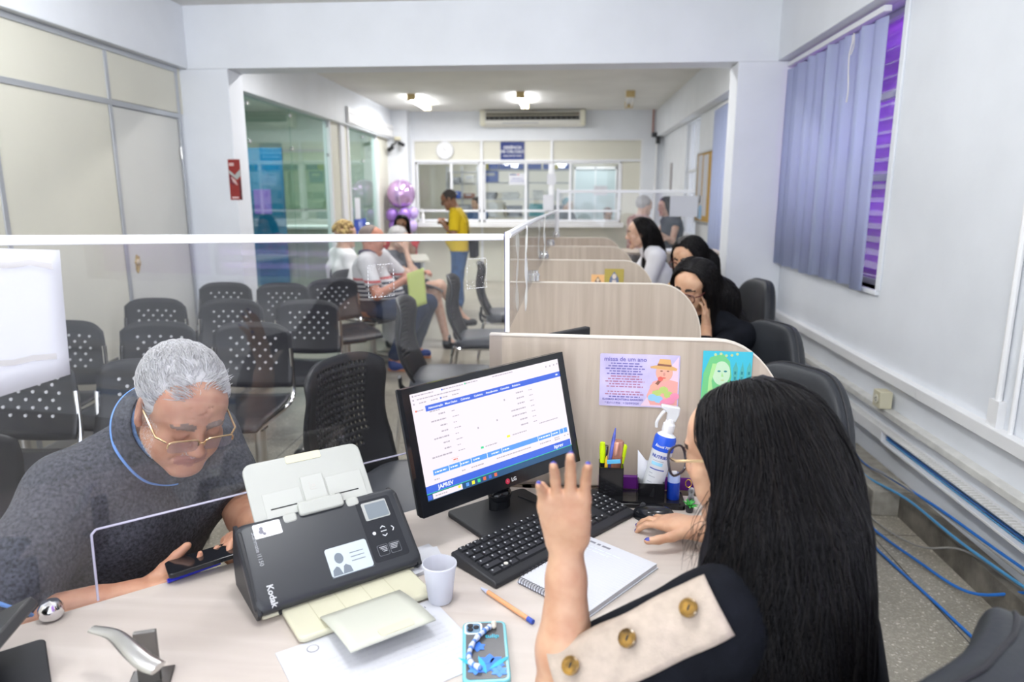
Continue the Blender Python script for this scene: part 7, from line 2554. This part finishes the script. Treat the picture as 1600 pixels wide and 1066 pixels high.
p, H = figure('balding man in a striped polo shirt and jeans holding a lime folder', (-1.615, 5.83, 1.105), (.96, .10),
       dict(pel=(-1.66, 5.96, .51), chest=(-1.67, 5.92, .86), neck=(-1.645, 5.88, .99), shl=(-1.62, 6.13, .94), shr=(-1.64, 5.70, .93)),
       [((-1.42, 6.22, .72), (-1.24, 6.06, .80)), ((-1.52, 5.56, .67), (-1.285, 5.72, .80))], [((-1.20, 6.08, .53), (-1.36, 6.20, .10)), ((-1.22, 5.78, .52), (-1.44, 5.70, .10))],
       skin('sunburnt', (.60, .27, .18)), short_hair(mat('thin grey rim hair', (.25, .20, .18), .7), -.004, .0, .0, .001), striped(), (DENIMD,), (SHOEB, mat('orange white sole', (.70, .30, .16), .6)), pitch=6, hs=1.02, h=.009, slv=.75, belly=.09, top_name='polo_shirt', r=1.0)  # reddish skin tone on this figure
q = MB()
q.tube([Vector(H.P(.07 * math.cos(a), -.02 + .075 * math.sin(a), -.118 + .012 * math.cos(a * 2))) - Vector((-1.66, 5.96, 0)) for a in [2 * math.pi * k / 24 for k in range(24)]], .022, 8, closed=True, flat=(1.5, .5, (0, 0, 1)))
q.build('collar', mat('purple navy collar', (.05, .03, .09), .8), p)
q = MB().grid(lambda u, v: (.14 * u + .02 * v, .02 * math.sin(2 * u), -.30 * v + .05 * u), 6, 8)
o = q.build('folder', mat('lime folder', (.62, .72, .22), .6), solid=.002)
o.location = (-1.29, 5.66, .84)
tag(o, 'lime green folder hanging from the hand of the striped shirt man', 'folder')
figure('visitor with bare crossed legs and black shoes, chin on hand, behind the striped shirt man', (-1.60, 6.72, 1.06), (.98, -.2),
       dict(pel=(-1.74, 6.82, .50), chest=(-1.70, 6.80, .80), neck=(-1.65, 6.76, .93), shl=(-1.67, 6.98, .88), shr=(-1.69, 6.60, .88)),
       [((-1.42, 6.92, .66), (-1.40, 6.74, .62)), ((-1.42, 6.58, .68), (-1.52, 6.66, .96))], [((-1.22, 6.80, .60), (-1.02, 6.95, .26)), ((-1.24, 6.66, .53), (-1.13, 6.62, .09))],
       S_PALE, short_hair(HAIRG3, .004), mat('charcoal top', (.07, .075, .09), .8), (mat('black shorts', (.02, .02, .028), .8), .78, 'shorts'), (BLACKP,), pitch=18, h=.009, slv=.5, female=True, hand_dirs=[((.5, -.5, 0), (0, 0, -1), -1), ((.0, .1, 1), (-.6, .6, 0), 1)])
o = MB().grid(lambda u, v: (.24 * u, .28 * v, .02 * math.sin(3 * u + v)), 5, 5).build('paper_sheet', PAPER, solid=.001)
o.location, o.rotation_euler = (-1.36, 6.52, .655), (R(-14), R(20), R(12))
tag(o, 'white papers on the lap of the visitor with bare crossed legs', 'paper')
figure('visitor in white blouse with short curly blond hair, back half turned', (-2.02, 6.40, 1.115), (.80, .50),
       dict(pel=(-2.05, 6.36, .50), chest=(-2.07, 6.36, .80), neck=(-2.045, 6.38, .97), shl=(-2.17, 6.52, .92), shr=(-1.95, 6.24, .92)),
       [((-2.05, 6.62, .68), (-1.82, 6.66, .62)), ((-1.90, 6.14, .68), (-1.70, 6.26, .60))], [((-1.72, 6.62, .52), (-1.70, 6.62, .09)), ((-1.62, 6.42, .52), (-1.60, 6.42, .09))],
       S_PALE, None, mat('white cotton', (.80, .80, .80), .85), (mat('pale trousers', (.5, .5, .5), .8),), (BLACKP,), pitch=4, h=.010, slv=1.7, female=True)
def curls(p, H, loc):
    q = MB()
    g = random.Random(8)
    for k in range(170):
        a, e = g.uniform(0, 6.28), g.uniform(-.2, 1.5)
        v = (math.cos(a) * math.cos(e), math.sin(a) * math.cos(e), math.sin(e))
        if v[1] > .62 and v[2] < .6: continue
        c = Vector(H.P(v[0] * .086, -.02 + v[1] * .103, .036 + v[2] * .094)) - Vector(loc)
        q.ell(c, g.uniform(.014, .022), 8, k % 2)
    q.build('hair', [mat('blond curl', (.52, .38, .16), .5), mat('dark blond curl', (.26, .17, .07), .5)], p)
curls(bpy.data.objects['person.007'], Head((-2.02, 6.40, 1.115), headR(.80, .50, 4), .96), (-2.05, 6.36, 0))
figure('woman in red with dark hair and glasses at the hall table, cheek on her hand', (-2.10, 9.02, 1.10), (.12, -1),
       dict(pel=(-2.14, 9.16, .50), chest=(-2.13, 9.14, .80), neck=(-2.12, 9.08, .965), shl=(-1.95, 9.08, .90), shr=(-2.30, 9.08, .90)),
       [((-1.93, 8.84, .76), (-2.03, 8.92, .98)), ((-2.36, 8.86, .76), (-2.16, 8.74, .765))], [((-2.02, 8.74, .52), (-2.02, 8.76, .09)), ((-2.22, 8.74, .52), (-2.22, 8.76, .09))],
       S_DK, long_hair(HAIRB, [(-2.11, 9.12, 1.05)], [.06], 300, 4, None, .003, front=.05), mat('red cloth', (.50, .03, .04), .8), (DENIMD,), (BLACKP,), pitch=8, h=.010, slv=.7, female=True, glass=BLACKP, hand_dirs=[((-.1, .1, 1), (-.9, 0, 0), 1), ((1, -.2, 0), (0, 0, -1), 1)])
YEL_ = mat('yellow polo', (.72, .50, .01), .8)
p, H = figure('man standing in yellow polo and jeans looking down at his hands', (-1.46, 8.93, 1.425), (-1, -.10),
       dict(pel=(-1.33, 8.96, .82), chest=(-1.34, 8.95, 1.14), neck=(-1.385, 8.94, 1.30), shl=(-1.36, 8.76, 1.24), shr=(-1.36, 9.13, 1.24)),
       [((-1.37, 8.70, .99), (-1.52, 8.84, 1.12)), ((-1.39, 9.16, 1.0), (-1.52, 9.02, 1.13))], [((-1.36, 8.88, .45), (-1.34, 8.86, .09)), ((-1.38, 9.04, .45), (-1.36, 9.06, .09))],
       S_DK, short_hair(mat('cropped hair', (.05, .042, .04), .8), -.003), YEL_, (DENIM,), (BLACKP,), pitch=26, hs=1.0, h=.009, slv=.8, glass=BLACKP, top_name='polo_shirt', hem=-.04, hcurl=50, r=.98, belly=.03)
q = MB()
q.tube(spline([(-.04, -.16, 1.29), (.07, -.05, 1.20), (.10, .02, 1.0), (.14, .0, .86)], 6), .012, 6, flat=(1.6, .4, (1, 0, 0)))
q.tube(spline([(-.04, -.16, 1.29), (-.14, -.08, 1.15), (-.15, .02, 1.0), (-.06, .17, .86), (.12, .14, .84)], 6), .008, 6)
q.build('strap', BLACKC, None).location = (-1.33, 8.96, 0)
st_ = bpy.data.objects['strap']
bg_ = MB().box(-.05, .05, -.12, .12, -.11, .11).build('shoulder_bag', BLACKC, bevel=.02)
bg_.location = (-1.15, 8.98, .80)
tag(bg_, 'small black shoulder bag at the back of the man in yellow', 'bag')
st_.parent = bg_
st_.location = Vector((-1.33, 8.96, 0)) - Vector(bg_.location)

# ================================================================ BEHIND THE FAR SCREEN AND IN THE BACK OFFICE
FLOR = mat('floral blouse', (.62, .50, .47), .8, noise=.5, nscale=26, col2=(.32, .12, .13))
figure('person with short grey hair and floral blouse beyond the far cross screen', (.985, 8.80, 1.355), (.9, .35),
       dict(pel=(.94, 8.80, .78), chest=(.93, 8.79, 1.06), neck=(.955, 8.79, 1.22), shl=(.86, 8.94, 1.16), shr=(1.0, 8.62, 1.16)),
       [((.92, 9.0, .92), (1.12, 8.98, .95)), ((1.06, 8.56, .92), (1.22, 8.66, .95))], [((.94, 8.88, .42), (.93, 8.88, .09)), ((.99, 8.72, .42), (.98, 8.72, .09))],
       S_PALE, short_hair(HAIRG3, .004), FLOR, (DENIMD,), (BLACKP,), pitch=4, h=.012, slv=1.2, female=True)
figure('young woman with long dark hair and dark sleeveless top beyond the far cross screen', (1.275, 9.0, 1.335), (-.9, -.35),
       dict(pel=(1.37, 9.03, .78), chest=(1.37, 9.03, 1.06), neck=(1.32, 9.01, 1.20), shl=(1.40, 8.87, 1.14), shr=(1.31, 9.18, 1.14)),
       [((1.34, 8.78, .92), (1.18, 8.74, 1.02)), ((1.20, 9.22, .95), (1.08, 9.14, .98))], [((1.36, 8.95, .42), (1.37, 8.95, .09)), ((1.36, 9.11, .42), (1.37, 9.11, .09))],
       S_PALE, long_hair(HAIRB, [(1.35, 9.03, 1.25), (1.39, 9.04, 1.10)], [.06, .055], 300, 14, None, .003), mat('dark navy top', (.03, .045, .07), .8), (DENIMD,), (BLACKP,), pitch=4, h=.012, slv=.12, female=True)
for hd, fc, lb, tp, hr, arms in (((-1.62, 13.0, 1.33), (-.6, -.8), 'clerk in blue shirt seen low through the left counter window', mat('blue shirt', (.10, .17, .34), .8), HAIRB2, None),
                          ((.06, 12.75, 1.315), (.75, -.65), 'clerk with teal cap and dark shirt leaning on the right counter', mat('dark shirt', (.05, .07, .09), .8), mat('teal cap', (.05, .20, .22), .7), 1),
                          ((.80, 12.95, 1.14), (.2, -1), 'clerk in black bent low behind the right counter window', BLACKC, mat('brown hair', (.14, .07, .05), .6), 1)):
    x, y, z = hd
    f = nz((fc[0], fc[1], 0))
    r_ = A(f[1], -f[0], 0)
    nk_ = A(x, y, z - .14) - f * .05
    sl_, sr_ = nk_ - r_ * .17 + A(0, 0, -.06), nk_ + r_ * .17 + A(0, 0, -.06)
    pe = A(x, y, z - .68) - f * .12
    el_ = [s_ + f * .12 + A(0, 0, -.20) + (r_ * .06 * (1 if i else -1)) for i, s_ in enumerate((sl_, sr_))]
    wr_ = [e_ + f * .20 + A(0, 0, .02) for e_ in el_]
    figure(lb, hd, fc, dict(pel=tuple(pe), chest=tuple(nk_ + A(0, 0, -.18)), neck=tuple(nk_), shl=tuple(sl_), shr=tuple(sr_)), list(zip(el_, wr_)),
           [(pe + f * .38 - r_ * .1, pe + f * .36 - r_ * .1 + A(0, 0, -pe[2] + .09)), (pe + f * .38 + r_ * .1, pe + f * .36 + r_ * .1 + A(0, 0, -pe[2] + .09))],
           S_W2, short_hair(hr, .004), tp, (DENIMD,), (BLACKP,), pitch=12 if z > 1.2 else 30, h=.012, slv=1.2)
# ================================================================ LIGHTS AND CAMERA
TUBE = mat('lit fluorescent tube', (1, 1, 1), .5, emit=(.96, .97, 1.), estr=26.)
TUBEOFF = mat('unlit tube', (.80, .80, .80), .3)
YEL = mat('yellowed lamp end', (.62, .47, .22), .5)
def lamp(x, y, lit, label, rz=0., L=1.2):
    t = thing('ceiling_lamp', label, 'lamp', (x, y, CZ), rz, 'fluorescent ceiling lamps')
    MB().box(-.035, .035, -L / 2, L / 2, -.035, 0).build('lamp_body', WHITE, t, bevel=.003)
    for a in (-L / 2 - .01, L / 2 - .03): MB().box(-.06, .06, a, a + .04, -.085, 0).build('lamp_holder', YEL, t, bevel=.004)
    for s in (-.035, .035):
        MB().cyl((s, -L / 2 + .02, -.062), (s, L / 2 - .02, -.062), .014, n=12).build('tube', TUBE if lit else TUBEOFF, t)
    return t
lamp(-2.16, 10.7, True, 'lit fluorescent ceiling lamp nearest the glass wall, left one of three', R(0))
lamp(-.62, 10.6, True, 'lit fluorescent ceiling lamp in front of the wall air conditioner')
lamp(.92, 10.6, False, 'unlit fluorescent ceiling lamp at the right, yellowed end cap', R(-4))
def room_light(name, x, y, sx, sy, e, z=CZ - .12):
    l = bpy.data.lights.new(name, 'AREA')
    l.shape = 'RECTANGLE'
    l.size, l.size_y, l.energy = sx, sy, e
    l.color = (1, .985, .97)
    o = bpy.data.objects.new(name, l)
    COL.objects.link(o)
    o.location = (x, y, z)
    return o
def tube_light(name, x, y, e, z=2.62):
    l = bpy.data.lights.new(name, 'POINT')
    l.energy, l.shadow_soft_size, l.color = e, .16, (.95, .975, 1)
    o = bpy.data.objects.new(name, l)
    COL.objects.link(o)
    o.location = (x, y, z)
    return o
# the front office's own ceiling lamps (above and behind the frame), the hall's lit lamps, added fill lights in hall and offices
for x, y, e in ((-2.0, 3.2, 19), (-.25, 3.2, 24), (-1.9, 1.0, 32), (-.2, 1.0, 36), (-1.8, -1.4, 28), (-.1, -1.4, 36)):
    tube_light('front_lamp_light', x, y, e)
for x, y in ((-2.16, 10.7), (-.62, 10.6)):
    room_light('hall_lamp_and_fill_light', x, y, .14, 1.15, 22, CZ - .10)
for x in (-1.7, .1):
    room_light('hall_lamp_and_fill_light', x, 6.3, 1.2, .12, 22, 2.76)  # added fill row hidden behind the cross beam, no fixtures there
for x, y, e in ((-3.55, 7.5, 34), (-3.55, 10, 32), (-1.5, 13.8, 22), (.6, 13.8, 20)):
    room_light('office_fill_light', x, y, .14, 1.15, e, CZ - .08)  # added fill for the offices, kept out of the camera's sight
# added purple lights outside the right windows, brightening panes and blind slats
for y in (4.6, -.5):
    l = room_light('purple_fill_light', 2.5, y, 1.5, 1.3, 90, 1.7)
    l.rotation_euler = (0, R(-90), 0)
    l.rotation_euler = (0, R(90), 0)
    l.data.color = (.62, .30, 1.0)
w = bpy.data.worlds.new('World')
SC.world = w
w.use_nodes = True
bg = w.node_tree.nodes['Background']
bg.inputs[0].default_value = (.84, .90, 1, 1)
bg.inputs[1].default_value = 2.3

cam = bpy.data.cameras.new('camera')
co = bpy.data.objects.new('camera', cam)
COL.objects.link(co)
cam.sensor_width = 36
cam.lens = 36 * FPX / 1600
cam.clip_start = .02
co.location = (0, 0, EYE)
co.rotation_euler = (R(90) - PITCH, 0, YAW)
cam.dof.use_dof = True
cam.dof.focus_distance = 1.62
cam.dof.aperture_fstop = 3.2
SC.camera = co
SC.view_settings.view_transform = 'Standard'
SC.view_settings.look = 'None'
SC.view_settings.gamma = 1
SC.view_settings.exposure = .48
SC.cycles.use_denoising = True
SC.cycles.max_bounces = 8
SC.cycles.diffuse_bounces = 4
SC.cycles.transparent_max_bounces = 16
SC.cycles.caustics_reflective = False
SC.cycles.caustics_refractive = False
SC.cycles.sample_clamp_indirect = 6
